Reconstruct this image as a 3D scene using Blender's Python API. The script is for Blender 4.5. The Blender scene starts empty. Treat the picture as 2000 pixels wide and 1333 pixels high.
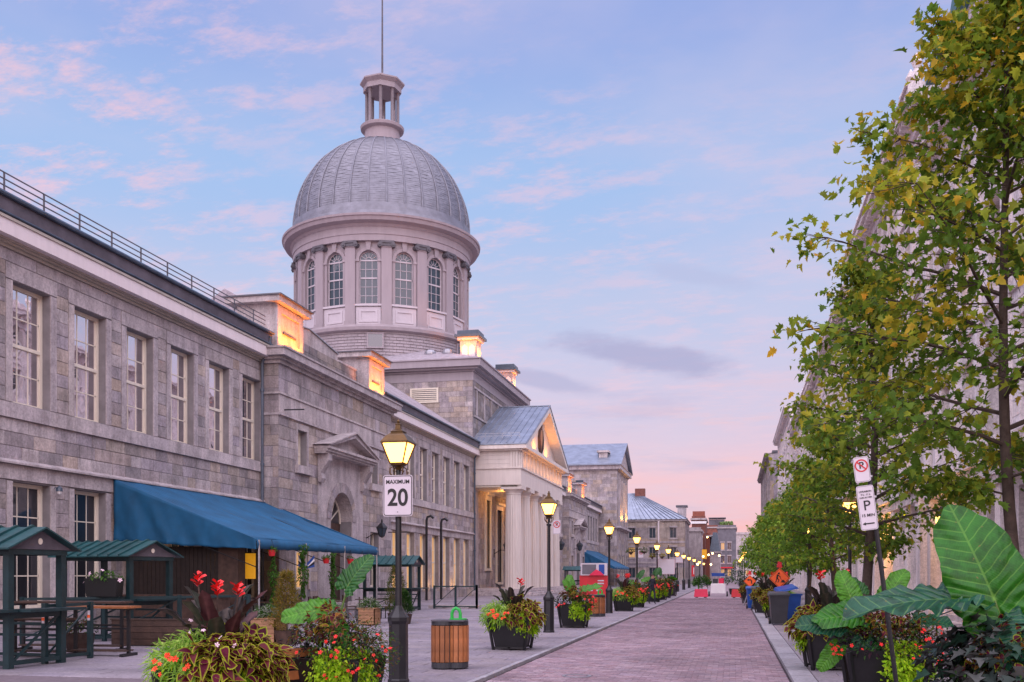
import bpy, math, random
import numpy as np
from mathutils import Vector, Matrix, noise
R = math.radians
random.seed(7); rng = np.random.default_rng(11)
scn = bpy.context.scene
COL = scn.collection
# ------------------------------------------------------------------ camera
cam = bpy.data.cameras.new('camera'); camo = bpy.data.objects.new('camera', cam); COL.objects.link(camo)
camo.location = (0, 0, 1.7); camo.rotation_euler = (R(90), 0, R(12.47))
cam.sensor_width = 36; cam.lens = 35; cam.shift_y = 0.2278; cam.clip_start = .1; cam.clip_end = 6000
scn.camera = camo
scn.view_settings.view_transform = 'Standard'; scn.view_settings.look = 'None'
scn.view_settings.exposure = 0; scn.view_settings.gamma = 1
# ------------------------------------------------------------------ sky
def lin(c):
    return tuple(((v/255)/12.92 if v/255 <= .04045 else ((v/255+.055)/1.055)**2.4) for v in c)
W = bpy.data.worlds.new('World'); scn.world = W; W.use_nodes = True
nt = W.node_tree; nd = nt.nodes; lk = nt.links; nd.clear()
def N(t, **k):
    n = nd.new(t)
    for a, b in k.items(): setattr(n, a, b)
    return n
def wmath(op, a, b=None, c=None, clamp=False):
    n = N('ShaderNodeMath', operation=op, use_clamp=clamp)
    for i, v in enumerate((a, b, c)):
        if v is None: continue
        if isinstance(v, (int, float)): n.inputs[i].default_value = v
        else: lk.new(v, n.inputs[i])
    return n.outputs[0]
tc = N('ShaderNodeTexCoord'); sep = N('ShaderNodeSeparateXYZ'); lk.new(tc.outputs['Generated'], sep.inputs[0])
ramp = N('ShaderNodeValToRGB'); cr = ramp.color_ramp; cr.interpolation = 'EASE'
stops = [(0, (226,158,172)), (.035, (241,180,190)), (.09, (232,188,206)), (.16, (206,192,220)), (.25, (184,192,226)), (.36, (160,187,232)), (.5, (143,165,224)), (1, (112,136,205))]
cr.elements[0].position = 0; cr.elements[0].color = (*lin(stops[0][1]), 1)
cr.elements[1].position = 1; cr.elements[1].color = (*lin(stops[-1][1]), 1)
for p, c in stops[1:-1]:
    e = cr.elements.new(p); e.color = (*lin(c), 1)
lk.new(sep.outputs[2], ramp.inputs[0])
zz = wmath('ADD', sep.outputs[2], .12)
zz = wmath('MAXIMUM', zz, .03)
comb = N('ShaderNodeCombineXYZ'); lk.new(wmath('DIVIDE', sep.outputs[0], zz), comb.inputs[0]); lk.new(wmath('DIVIDE', sep.outputs[1], zz), comb.inputs[1])
def wnoise(scale, detail, rough, vec, loc=(0,0,0), sc=(1,1,1), rot=0):
    m = N('ShaderNodeMapping'); m.inputs['Location'].default_value = loc; m.inputs['Scale'].default_value = sc; m.inputs['Rotation'].default_value = (0,0,rot)
    lk.new(vec, m.inputs[0]); n = N('ShaderNodeTexNoise'); n.inputs['Scale'].default_value = scale; n.inputs['Detail'].default_value = detail; n.inputs['Roughness'].default_value = rough
    lk.new(m.outputs[0], n.inputs[0]); return n.outputs[0]
def wmap(v, a, b, c=0., d=1.):
    n = N('ShaderNodeMapRange', interpolation_type='SMOOTHSTEP'); n.inputs[1].default_value = a; n.inputs[2].default_value = b; n.inputs[3].default_value = c; n.inputs[4].default_value = d
    lk.new(v, n.inputs[0]); return n.outputs[0]
def wmix(f, a, b):
    n = N('ShaderNodeMix', data_type='RGBA'); lk.new(f, n.inputs[0])
    for s, v in ((6, a), (7, b)):
        if isinstance(v, tuple): n.inputs[s].default_value = (*lin(v), 1)
        else: lk.new(v, n.inputs[s])
    return n.outputs[2]
puffs = wmap(wnoise(7.5, 9, .68, comb.outputs[0], sc=(.75,1.3,1), rot=.5), .45, .66)
patch = wmap(wnoise(.9, 3, .5, comb.outputs[0], loc=(1.3,.4,0)), .30, .54)
leftm = wmap(sep.outputs[0], .15, -.55, .35, 1.)
c1 = wmath('MULTIPLY', wmath('MULTIPLY', puffs, patch), leftm)
col = wmix(wmath('MULTIPLY', c1, .82), ramp.outputs[0], (236,194,210))
veil = wmap(wnoise(1.3, 5, .55, comb.outputs[0], loc=(4,2,0), rot=.9), .42, .72, 0, .4)
col = wmix(veil, col, (206,196,224))
# long low band of pink and grey streaks near the horizon
az = wmath('ARCTAN2', sep.outputs[0], sep.outputs[1]); el = wmath('ARCSINE', sep.outputs[2])
cb = N('ShaderNodeCombineXYZ'); lk.new(az, cb.inputs[0]); lk.new(el, cb.inputs[1])
st = wmap(wnoise(3, 6, .6, cb.outputs[0], sc=(2.2,14,1)), .5, .7, 0, .55)
lowm = wmap(sep.outputs[2], .26, .08)
col = wmix(wmath('MULTIPLY', st, lowm), col, (246,186,188))
st2 = wmap(wnoise(3, 6, .6, cb.outputs[0], loc=(7,3,0), sc=(2.,11,1)), .55, .72, 0, .5)
col = wmix(wmath('MULTIPLY', st2, wmap(sep.outputs[2], .32, .14)), col, (184,176,212))
# one lens-shaped grey cloud
wob = wmath('MULTIPLY', wmath('SUBTRACT', wnoise(9, 6, .6, cb.outputs[0], sc=(1,3,1)), .5), 2.4)
def lens(a0, e0, wa, we, amt, c):
    global col
    da = wmath('DIVIDE', wmath('SUBTRACT', az, R(a0)), R(wa)); de = wmath('DIVIDE', wmath('SUBTRACT', el, wmath('ADD', R(e0), wmath('MULTIPLY', wmath('SUBTRACT', az, R(a0)), -.18))), R(we))
    d = wmath('ADD', wmath('SQRT', wmath('ADD', wmath('MULTIPLY', da, da), wmath('MULTIPLY', de, de))), wob)
    col = wmix(wmap(d, 1.15, .35, 0, amt), col, c)
lens(-5.4, 12.3, 5.2, 1.0, .75, (164,160,200))
lens(-10.6, 11.0, 3.6, .55, .7, (172,168,206))
lens(-1.2, 2+14.3, 3.4, .6, .35, (172,176,214))
nish = N('ShaderNodeTexSky', sky_type='NISHITA'); nish.sun_disc = False; nish.sun_elevation = R(4); nish.sun_rotation = R(150)
add = N('ShaderNodeMix', data_type='RGBA', blend_type='ADD'); add.inputs[0].default_value = .03
lk.new(col, add.inputs[6]); lk.new(nish.outputs[0], add.inputs[7])
bg = N('ShaderNodeBackground'); bg.inputs[1].default_value = 1.0; lk.new(add.outputs[2], bg.inputs[0])
wo = N('ShaderNodeOutputWorld'); lk.new(bg.outputs[0], wo.inputs[0])
# broad soft dawn light from the bright sky behind the camera
sun = bpy.data.lights.new('sun', 'SUN'); sun.energy = 5.0; sun.angle = R(120); sun.color = (1, .86, .93)
suno = bpy.data.objects.new('sun', sun); COL.objects.link(suno)
suno.rotation_euler = Vector((-.08, .42, -.86)).to_track_quat('-Z', 'Y').to_euler()

# ------------------------------------------------------------------ materials
def newmat(name):
    m = bpy.data.materials.new(name); m.use_nodes = True; t = m.node_tree; t.nodes.clear()
    o = t.nodes.new('ShaderNodeOutputMaterial'); return m, t, o
def pm(name, c, rough=.7, var=.2, scale=3., bump=.15, metal=0., c2=None, streak=False, emit=None, es=0., coord='Object', objvar=0., bscale=None, spec=.5):
    m, t, o = newmat(name); n = t.nodes; L = t.links
    b = n.new('ShaderNodeBsdfPrincipled'); L.new(b.outputs[0], o.inputs[0])
    b.inputs['Roughness'].default_value = rough; b.inputs['Metallic'].default_value = metal; b.inputs['Specular IOR Level'].default_value = spec
    tc = n.new('ShaderNodeTexCoord'); mp = n.new('ShaderNodeMapping'); L.new(tc.outputs[coord], mp.inputs[0])
    if streak: mp.inputs['Scale'].default_value = (3, 3, .35)
    nz = n.new('ShaderNodeTexNoise'); nz.inputs['Scale'].default_value = scale; nz.inputs['Detail'].default_value = 8; nz.inputs['Roughness'].default_value = .62
    L.new(mp.outputs[0], nz.inputs[0])
    r = n.new('ShaderNodeMapRange'); r.inputs[1].default_value = .3; r.inputs[2].default_value = .7; L.new(nz.outputs[0], r.inputs[0])
    mx = n.new('ShaderNodeMix'); mx.data_type = 'RGBA'; L.new(r.outputs[0], mx.inputs[0])
    if c2 is None: c2 = tuple(min(1, v*(1+var)) for v in c); c = tuple(v*(1-var) for v in c)
    mx.inputs[6].default_value = (*c, 1); mx.inputs[7].default_value = (*c2, 1)
    out = mx.outputs[2]
    if objvar:
        oi = n.new('ShaderNodeObjectInfo'); r2 = n.new('ShaderNodeMapRange'); r2.inputs[3].default_value = 1-objvar; r2.inputs[4].default_value = 1+objvar; L.new(oi.outputs['Random'], r2.inputs[0])
        vm = n.new('ShaderNodeVectorMath'); vm.operation = 'SCALE'; L.new(out, vm.inputs[0]); L.new(r2.outputs[0], vm.inputs['Scale']); out = vm.outputs[0]
    L.new(out, b.inputs['Base Color'])
    if bump:
        nb = n.new('ShaderNodeTexNoise'); nb.inputs['Scale'].default_value = bscale or scale*6; nb.inputs['Detail'].default_value = 6; L.new(mp.outputs[0], nb.inputs[0])
        bp = n.new('ShaderNodeBump'); bp.inputs['Strength'].default_value = bump; bp.inputs['Distance'].default_value = .03; L.new(nb.outputs[0], bp.inputs['Height']); L.new(bp.outputs[0], b.inputs['Normal'])
    if emit:
        b.inputs['Emission Color'].default_value = (*emit, 1); b.inputs['Emission Strength'].default_value = es
    return m
def stonemat(name, cols, dirt=.42, noise_s=1.2, streak=True):
    """colour per stone from the 'tint' attribute plus the object's own random number, weathering from noise"""
    m, t, o = newmat(name); n = t.nodes; L = t.links
    b = n.new('ShaderNodeBsdfPrincipled'); L.new(b.outputs[0], o.inputs[0]); b.inputs['Roughness'].default_value = .85
    at = n.new('ShaderNodeAttribute'); at.attribute_name = 'tint'; oi = n.new('ShaderNodeObjectInfo')
    ad = n.new('ShaderNodeMath'); ad.operation = 'ADD'; L.new(at.outputs['Fac'], ad.inputs[0]); L.new(oi.outputs['Random'], ad.inputs[1])
    fr = n.new('ShaderNodeMath'); fr.operation = 'FRACT'; L.new(ad.outputs[0], fr.inputs[0])
    cr = n.new('ShaderNodeValToRGB'); e = cr.color_ramp.elements; k = len(cols)
    e[0].color = (*cols[0], 1); e[1].color = (*cols[-1], 1)
    for i in range(1, k-1):
        q = e.new(i/(k-1)); q.color = (*cols[i], 1)
    L.new(fr.outputs[0], cr.inputs[0])
    ge = n.new('ShaderNodeNewGeometry')
    a = n.new('ShaderNodeTexNoise'); a.inputs['Scale'].default_value = noise_s; a.inputs['Detail'].default_value = 10; a.inputs['Roughness'].default_value = .7; L.new(ge.outputs['Position'], a.inputs[0])
    f = n.new('ShaderNodeTexNoise'); f.inputs['Scale'].default_value = 14; f.inputs['Detail'].default_value = 8; f.inputs['Roughness'].default_value = .75; L.new(ge.outputs['Position'], f.inputs[0])
    r = n.new('ShaderNodeMapRange'); r.inputs[1].default_value = .32; r.inputs[2].default_value = .62; r.inputs[3].default_value = 1-dirt; r.inputs[4].default_value = 1.08; L.new(a.outputs[0], r.inputs[0])
    r2 = n.new('ShaderNodeMapRange'); r2.inputs[1].default_value = .3; r2.inputs[2].default_value = .62; r2.inputs[3].default_value = .60; r2.inputs[4].default_value = 1.12; L.new(f.outputs[0], r2.inputs[0])
    mu0 = n.new('ShaderNodeMath'); mu0.operation = 'MULTIPLY'; L.new(r.outputs[0], mu0.inputs[0]); L.new(r2.outputs[0], mu0.inputs[1])
    mp = n.new('ShaderNodeMapping'); mp.inputs['Scale'].default_value = (1, 1, .14) if streak else (1, 1, 1); L.new(ge.outputs['Position'], mp.inputs[0])
    sk = n.new('ShaderNodeTexNoise'); sk.inputs['Scale'].default_value = 2.6 if streak else .28; sk.inputs['Detail'].default_value = 9; sk.inputs['Roughness'].default_value = .68; L.new(mp.outputs[0], sk.inputs[0])
    r3 = n.new('ShaderNodeMapRange'); r3.inputs[1].default_value = .36; r3.inputs[2].default_value = .56; r3.inputs[3].default_value = .74; r3.inputs[4].default_value = 1.05; L.new(sk.outputs[0], r3.inputs[0])
    mu = n.new('ShaderNodeMath'); mu.operation = 'MULTIPLY'; L.new(mu0.outputs[0], mu.inputs[0]); L.new(r3.outputs[0], mu.inputs[1])
    vm = n.new('ShaderNodeVectorMath'); vm.operation = 'SCALE'; L.new(cr.outputs[0], vm.inputs[0]); L.new(mu.outputs[0], vm.inputs['Scale']); L.new(vm.outputs[0], b.inputs['Base Color'])
    bp = n.new('ShaderNodeBump'); bp.inputs['Strength'].default_value = .45; bp.inputs['Distance'].default_value = .02; L.new(f.outputs[0], bp.inputs['Height']); L.new(bp.outputs[0], b.inputs['Normal'])
    return m
def glassmat(name, refl=.55, c=(.012,.015,.02), emit=None, es=0):
    m, t, o = newmat(name); n = t.nodes; L = t.links
    b = n.new('ShaderNodeBsdfPrincipled'); b.inputs['Base Color'].default_value = (*c, 1); b.inputs['Roughness'].default_value = .3; b.inputs['Specular IOR Level'].default_value = .25
    if emit: b.inputs['Emission Color'].default_value = (*emit, 1); b.inputs['Emission Strength'].default_value = es
    g = n.new('ShaderNodeBsdfGlossy'); g.inputs['Roughness'].default_value = .015; g.inputs['Color'].default_value = (.95,.9,.95,1)
    ge = n.new('ShaderNodeNewGeometry'); nz = n.new('ShaderNodeTexNoise'); nz.inputs['Scale'].default_value = .9; L.new(ge.outputs['Position'], nz.inputs[0])
    bp = n.new('ShaderNodeBump'); bp.inputs['Strength'].default_value = .12; bp.inputs['Distance'].default_value = .05; L.new(nz.outputs[0], bp.inputs['Height']); L.new(bp.outputs[0], g.inputs['Normal'])
    mx = n.new('ShaderNodeMixShader'); mx.inputs[0].default_value = refl; L.new(b.outputs[0], mx.inputs[1]); L.new(g.outputs[0], mx.inputs[2]); L.new(mx.outputs[0], o.inputs[0])
    return m
def leafmat(name, gloss=.5, trans=.48):
    m, t, o = newmat(name); n = t.nodes; L = t.links
    b = n.new('ShaderNodeBsdfPrincipled'); b.inputs['Roughness'].default_value = gloss; b.inputs['Specular IOR Level'].default_value = .18
    at = n.new('ShaderNodeAttribute'); at.attribute_name = 'Col'
    tc = n.new('ShaderNodeTexCoord'); nz = n.new('ShaderNodeTexNoise'); nz.inputs['Scale'].default_value = 9; nz.inputs['Detail'].default_value = 5; L.new(tc.outputs['Object'], nz.inputs[0])
    r = n.new('ShaderNodeMapRange'); r.inputs[1].default_value = .3; r.inputs[2].default_value = .7; r.inputs[3].default_value = .75; r.inputs[4].default_value = 1.25; L.new(nz.outputs[0], r.inputs[0])
    vm = n.new('ShaderNodeVectorMath'); vm.operation = 'SCALE'; L.new(at.outputs['Color'], vm.inputs[0]); L.new(r.outputs[0], vm.inputs['Scale']); L.new(vm.outputs[0], b.inputs['Base Color'])
    tr = n.new('ShaderNodeBsdfTranslucent'); L.new(vm.outputs[0], tr.inputs[0])
    mx = n.new('ShaderNodeMixShader'); mx.inputs[0].default_value = trans; L.new(b.outputs[0], mx.inputs[1]); L.new(tr.outputs[0], mx.inputs[2]); L.new(mx.outputs[0], o.inputs[0])
    return m
def emat(name, c, s):
    m, t, o = newmat(name); e = t.nodes.new('ShaderNodeEmission'); e.inputs[0].default_value = (*c, 1); e.inputs[1].default_value = s; t.links.new(e.outputs[0], o.inputs[0]); return m
M = {}
STC = [(.44,.375,.37), (.325,.28,.285), (.52,.45,.44), (.50,.39,.31), (.39,.34,.365), (.56,.49,.48), (.30,.265,.27), (.52,.425,.35), (.43,.375,.41), (.39,.32,.285)]
M['ashlar'] = stonemat('weathered_ashlar', STC)
M['ashlar_dark'] = stonemat('dark_ashlar', [tuple(v*.72 for v in c) for c in STC], dirt=.55, noise_s=.7)  # ashlar colours scaled darker, with stronger noise blotches
M['dressed'] = stonemat('dressed_limestone', [(.50,.435,.44), (.55,.48,.47), (.46,.40,.395), (.52,.455,.465), (.53,.46,.435)], dirt=.3)
M['mortar'] = pm('lime_mortar', (.23,.21,.215), .95, .2, 2)
M['cream'] = pm('cream_painted_wood', (.74,.66,.54), .5, .08, 2, .04, streak=True)
M['pinkwhite'] = pm('white_painted_fascia', (.74,.65,.64), .55, .07, 1.5, .03, streak=True)
M['beige'] = pm('beige_painted_moulding', (.42,.37,.31), .6, .15, 2, .05)
M['porch'] = pm('off_white_painted_porch', (.68,.60,.54), .6, .1, 1.2, .05, streak=True)
M['domewall'] = pm('greyish_painted_drum', (.33,.285,.305), .65, .1, .8, .05, streak=True)
M['drumpanel'] = pm('pale_panel_paint', (.50,.46,.49), .6, .08, 1, .03)
M['lead'] = pm('dark_lead', (.09,.085,.10), .5, .3, 2, .1)
M['gutter'] = pm('blue_grey_gutter_paint', (.06,.085,.12), .35, .3, 2, .05)
M['darkfascia'] = pm('weathered_dark_fascia', (.10,.085,.10), .7, .4, 1.2, .1)
M['metalroof'] = pm('grey_standing_seam_metal', (.27,.31,.38), .38, .25, .9, .1, metal=.55)
M['domemetal'] = pm('silver_dome_metal', (.20,.205,.24), .46, .22, 1.3, .08, metal=.35, objvar=.05)
M['tileroof'] = pm('grey_pink_slate', (.36,.32,.35), .7, .25, 3, .2)
M['glass'] = glassmat('window_glass', .78)
M['glass_dim'] = glassmat('drum_window_glass', .05, (.03,.05,.065))
M['glass_dark'] = glassmat('dark_window_glass', .12)
M['glass_warm'] = glassmat('warm_lit_glass', .12, (.3,.18,.08), (1,.55,.2), .6)
M['black'] = pm('black_painted_iron', (.012,.012,.014), .4, .3, 6, .1)
M['brass'] = pm('lamp_brass_bronze', (.12,.065,.02), .4, .3, 8, .1, metal=.6)
M['lampglow'] = emat('lit_lamp_glass', (1, .47, .10), 7.5)
M['lampfar'] = emat('far_lit_lamp_glass', (1, .55, .14), 5)
M['bulb'] = emat('bulb_glow', (1, .62, .22), 14)
M['green'] = pm('dark_green_painted_timber', (.007,.028,.032), .5, .3, 5, .1)
M['greenroof'] = pm('green_sheet_roof', (.011,.066,.07), .45, .4, 4, .08)
M['shadeboards'] = pm('shade_black_boards', (.022,.013,.010), .7, .4, 6, .2)  # nearly black, so the terrace boards carry the shade of an open interior
M['brownwood'] = pm('dark_brown_timber', (.06,.032,.022), .6, .4, 6, .2, streak=False)
M['orangewood'] = pm('varnished_orange_wood', (.36,.13,.045), .45, .3, 5, .1)
M['cedar'] = pm('cedar_planter_boards', (.40,.21,.11), .6, .2, 4, .15, objvar=.1)
M['bluecloth'] = pm('blue_awning_canvas', (.004,.085,.185), .75, .28, 1.1, .1)
M['potblack'] = pm('black_plastic_pot', (.012,.012,.014), .38, .3, 3, .04)
M['soil'] = pm('dark_soil', (.03,.02,.014), .95, .3, 20, .4)
M['leaf'] = leafmat('leaf'); M['leafgloss'] = leafmat('glossy_leaf', .38, .10)
def earmat():
    m, t, o = newmat('elephant_ear_leaf'); n = t.nodes; L = t.links
    b = n.new('ShaderNodeBsdfPrincipled'); b.inputs['Roughness'].default_value = .36; b.inputs['Specular IOR Level'].default_value = .3
    tc = n.new('ShaderNodeTexCoord'); sp = n.new('ShaderNodeSeparateXYZ'); L.new(tc.outputs['Object'], sp.inputs[0])
    def mt(op, a, b_=None):
        q = n.new('ShaderNodeMath'); q.operation = op
        for i, v in enumerate((a, b_)):
            if v is None: continue
            if isinstance(v, (int, float)): q.inputs[i].default_value = v
            else: L.new(v, q.inputs[i])
        return q.outputs[0]
    def mr(v, a, b_, c=0., d=1.):
        q = n.new('ShaderNodeMapRange'); q.interpolation_type = 'SMOOTHSTEP'
        for i, w in enumerate((a, b_, c, d)): q.inputs[i+1].default_value = w
        L.new(v, q.inputs[0]); return q.outputs[0]
    wz = n.new('ShaderNodeTexNoise'); wz.inputs['Scale'].default_value = 5; L.new(tc.outputs['Object'], wz.inputs[0])
    ay = mt('ABSOLUTE', sp.outputs[1]); s_ = mt('SUBTRACT', mt('ADD', sp.outputs[0], mt('MULTIPLY', mt('SUBTRACT', wz.outputs[0], .5), .05)), mt('MULTIPLY', ay, .62))
    d = mt('ABSOLUTE', mt('SUBTRACT', mt('FRACT', mt('MULTIPLY', s_, 9.5)), .5))
    fine = mt('ABSOLUTE', mt('SUBTRACT', mt('FRACT', mt('MULTIPLY', mt('ADD', s_, mt('MULTIPLY', ay, 1.9)), 30)), .5))
    v = mt('MAXIMUM', mr(d, .09, .02), mr(ay, .014, .005)); v = mt('MAXIMUM', v, mt('MULTIPLY', mr(fine, .12, .03), .16))
    at = n.new('ShaderNodeAttribute'); at.attribute_name = 'Col'
    nz = n.new('ShaderNodeTexNoise'); nz.inputs['Scale'].default_value = 6; nz.inputs['Detail'].default_value = 8; nz.inputs['Roughness'].default_value = .7; L.new(tc.outputs['Object'], nz.inputs[0])
    vm = n.new('ShaderNodeVectorMath'); vm.operation = 'SCALE'; L.new(at.outputs['Color'], vm.inputs[0]); L.new(mr(nz.outputs[0], .3, .7, .55, 1.35), vm.inputs['Scale'])
    vc = n.new('ShaderNodeMix'); vc.data_type = 'RGBA'; vc.blend_type = 'ADD'; vc.inputs[0].default_value = 1; L.new(vm.outputs[0], vc.inputs[6]); vc.inputs[7].default_value = (.07,.12,.02,1)
    mx = n.new('ShaderNodeMix'); mx.data_type = 'RGBA'; L.new(mt('MULTIPLY', v, .8), mx.inputs[0]); L.new(vm.outputs[0], mx.inputs[6]); L.new(vc.outputs[2], mx.inputs[7])
    sp2 = n.new('ShaderNodeTexNoise'); sp2.inputs['Scale'].default_value = 22; L.new(tc.outputs['Object'], sp2.inputs[0]); m2 = n.new('ShaderNodeMix'); m2.data_type = 'RGBA'; L.new(mr(sp2.outputs[0], .70, .76), m2.inputs[0]); L.new(mx.outputs[2], m2.inputs[6]); m2.inputs[7].default_value = (.16,.12,.03,1)
    L.new(m2.outputs[2], b.inputs['Base Color']); bp = n.new('ShaderNodeBump'); bp.inputs['Strength'].default_value = .4; bp.inputs['Distance'].default_value = .015; L.new(mt('ADD', mt('MULTIPLY', d, 1.6), mt('MULTIPLY', fine, .15)), bp.inputs['Height']); L.new(bp.outputs[0], b.inputs['Normal'])
    tr = n.new('ShaderNodeBsdfTranslucent'); L.new(m2.outputs[2], tr.inputs[0]); ms = n.new('ShaderNodeMixShader'); ms.inputs[0].default_value = .18; L.new(b.outputs[0], ms.inputs[1]); L.new(tr.outputs[0], ms.inputs[2]); L.new(ms.outputs[0], o.inputs[0]); return m
M['earleaf'] = earmat()
M['bark'] = pm('bark', (.075,.052,.04), .9, .35, 8, .5)
M['stem'] = pm('green_stem', (.09,.16,.03), .5, .2, 5, .05)
M['petal'] = pm('red_petal', (.78,.012,.01), .5, .2, 9, .03)
M['petalor'] = pm('orange_red_petal', (.85,.055,.008), .5, .2, 9, .03)
M['petalpink'] = pm('pale_pink_petal', (.75,.55,.62), .5, .1, 9, .03)
M['signwhite'] = pm('reflective_sign_white', (.62,.56,.60), .4, .05, 3, .02)
M['signblack'] = pm('sign_black_print', (.01,.01,.01), .5, .1, 3, 0)
M['signred'] = pm('sign_red_print', (.55,.02,.025), .5, .1, 3, 0)
M['signorange'] = pm('orange_work_sign', (.95,.13,.02), .45, .08, 3, .02)
M['white'] = pm('white_paint', (.8,.77,.76), .55, .06, 2, .03)
M['redpaint'] = pm('red_paint', (.62,.02,.03), .45, .1, 3, .03)
M['pinkred'] = pm('red_pink_plastic', (.75,.02,.08), .45, .1, 3, .03)
M['bluebin'] = pm('blue_plastic', (.01,.07,.33), .4, .15, 4, .04)
M['greybin'] = pm('charcoal_plastic', (.035,.037,.043), .45, .2, 4, .05)
M['limegreen'] = pm('bright_green_lid', (.02,.42,.06), .4, .1, 4, .03)
M['brick'] = pm('red_brick', (.20,.075,.055), .85, .3, 2, .2)
M['brickbright'] = pm('bright_red_brick', (.27,.085,.055), .85, .2, 2, .2)
M['greyslate'] = pm('dark_grey_stone', (.16,.15,.17), .85, .25, 1, .2)
M['greymetal'] = pm('dull_grey_metal', (.20,.175,.19), .6, .15, 2, .05)
M['whitestone'] = stonemat('pale_limestone', [(.74,.66,.66), (.80,.73,.73), (.70,.62,.60), (.78,.70,.67), (.82,.75,.76)], dirt=.1, noise_s=.6)
M['copper'] = pm('green_copper_roof', (.06,.16,.17), .55, .3, 2, .1)
M['cloth'] = pm('dark_navy_cloth', (.02,.022,.035), .85, .3, 8, .2)
M['skin'] = pm('skin', (.50,.27,.19), .6, .08, 10, .02)
M['hair'] = pm('dark_hair', (.03,.02,.015), .6, .3, 30, .3)
M['asphalt_cover'] = pm('rusty_iron_cover', (.11,.055,.045), .7, .3, 10, .3)
M['steel'] = pm('galvanised_steel', (.35,.35,.38), .35, .15, 5, .05, metal=.7)
M['paver'] = stonemat('red_grey_street_paver', [(.27,.18,.215), (.33,.23,.26), (.225,.16,.195), (.42,.32,.35), (.29,.175,.195), (.32,.25,.30), (.245,.17,.205)], dirt=.25, noise_s=.5, streak=False)
M['slab'] = stonemat('grey_pavement_slab', [(.285,.25,.29), (.245,.215,.255), (.315,.275,.305), (.265,.235,.265), (.28,.24,.255)], dirt=.25, noise_s=.35, streak=False)
M['kerb'] = stonemat('granite_kerb', [(.34,.33,.37), (.39,.37,.40), (.32,.31,.34)], dirt=.2, streak=False)
M['joint'] = pm('dark_joint_sand', (.14,.11,.125), .95, .2, 6, .2)

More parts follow.
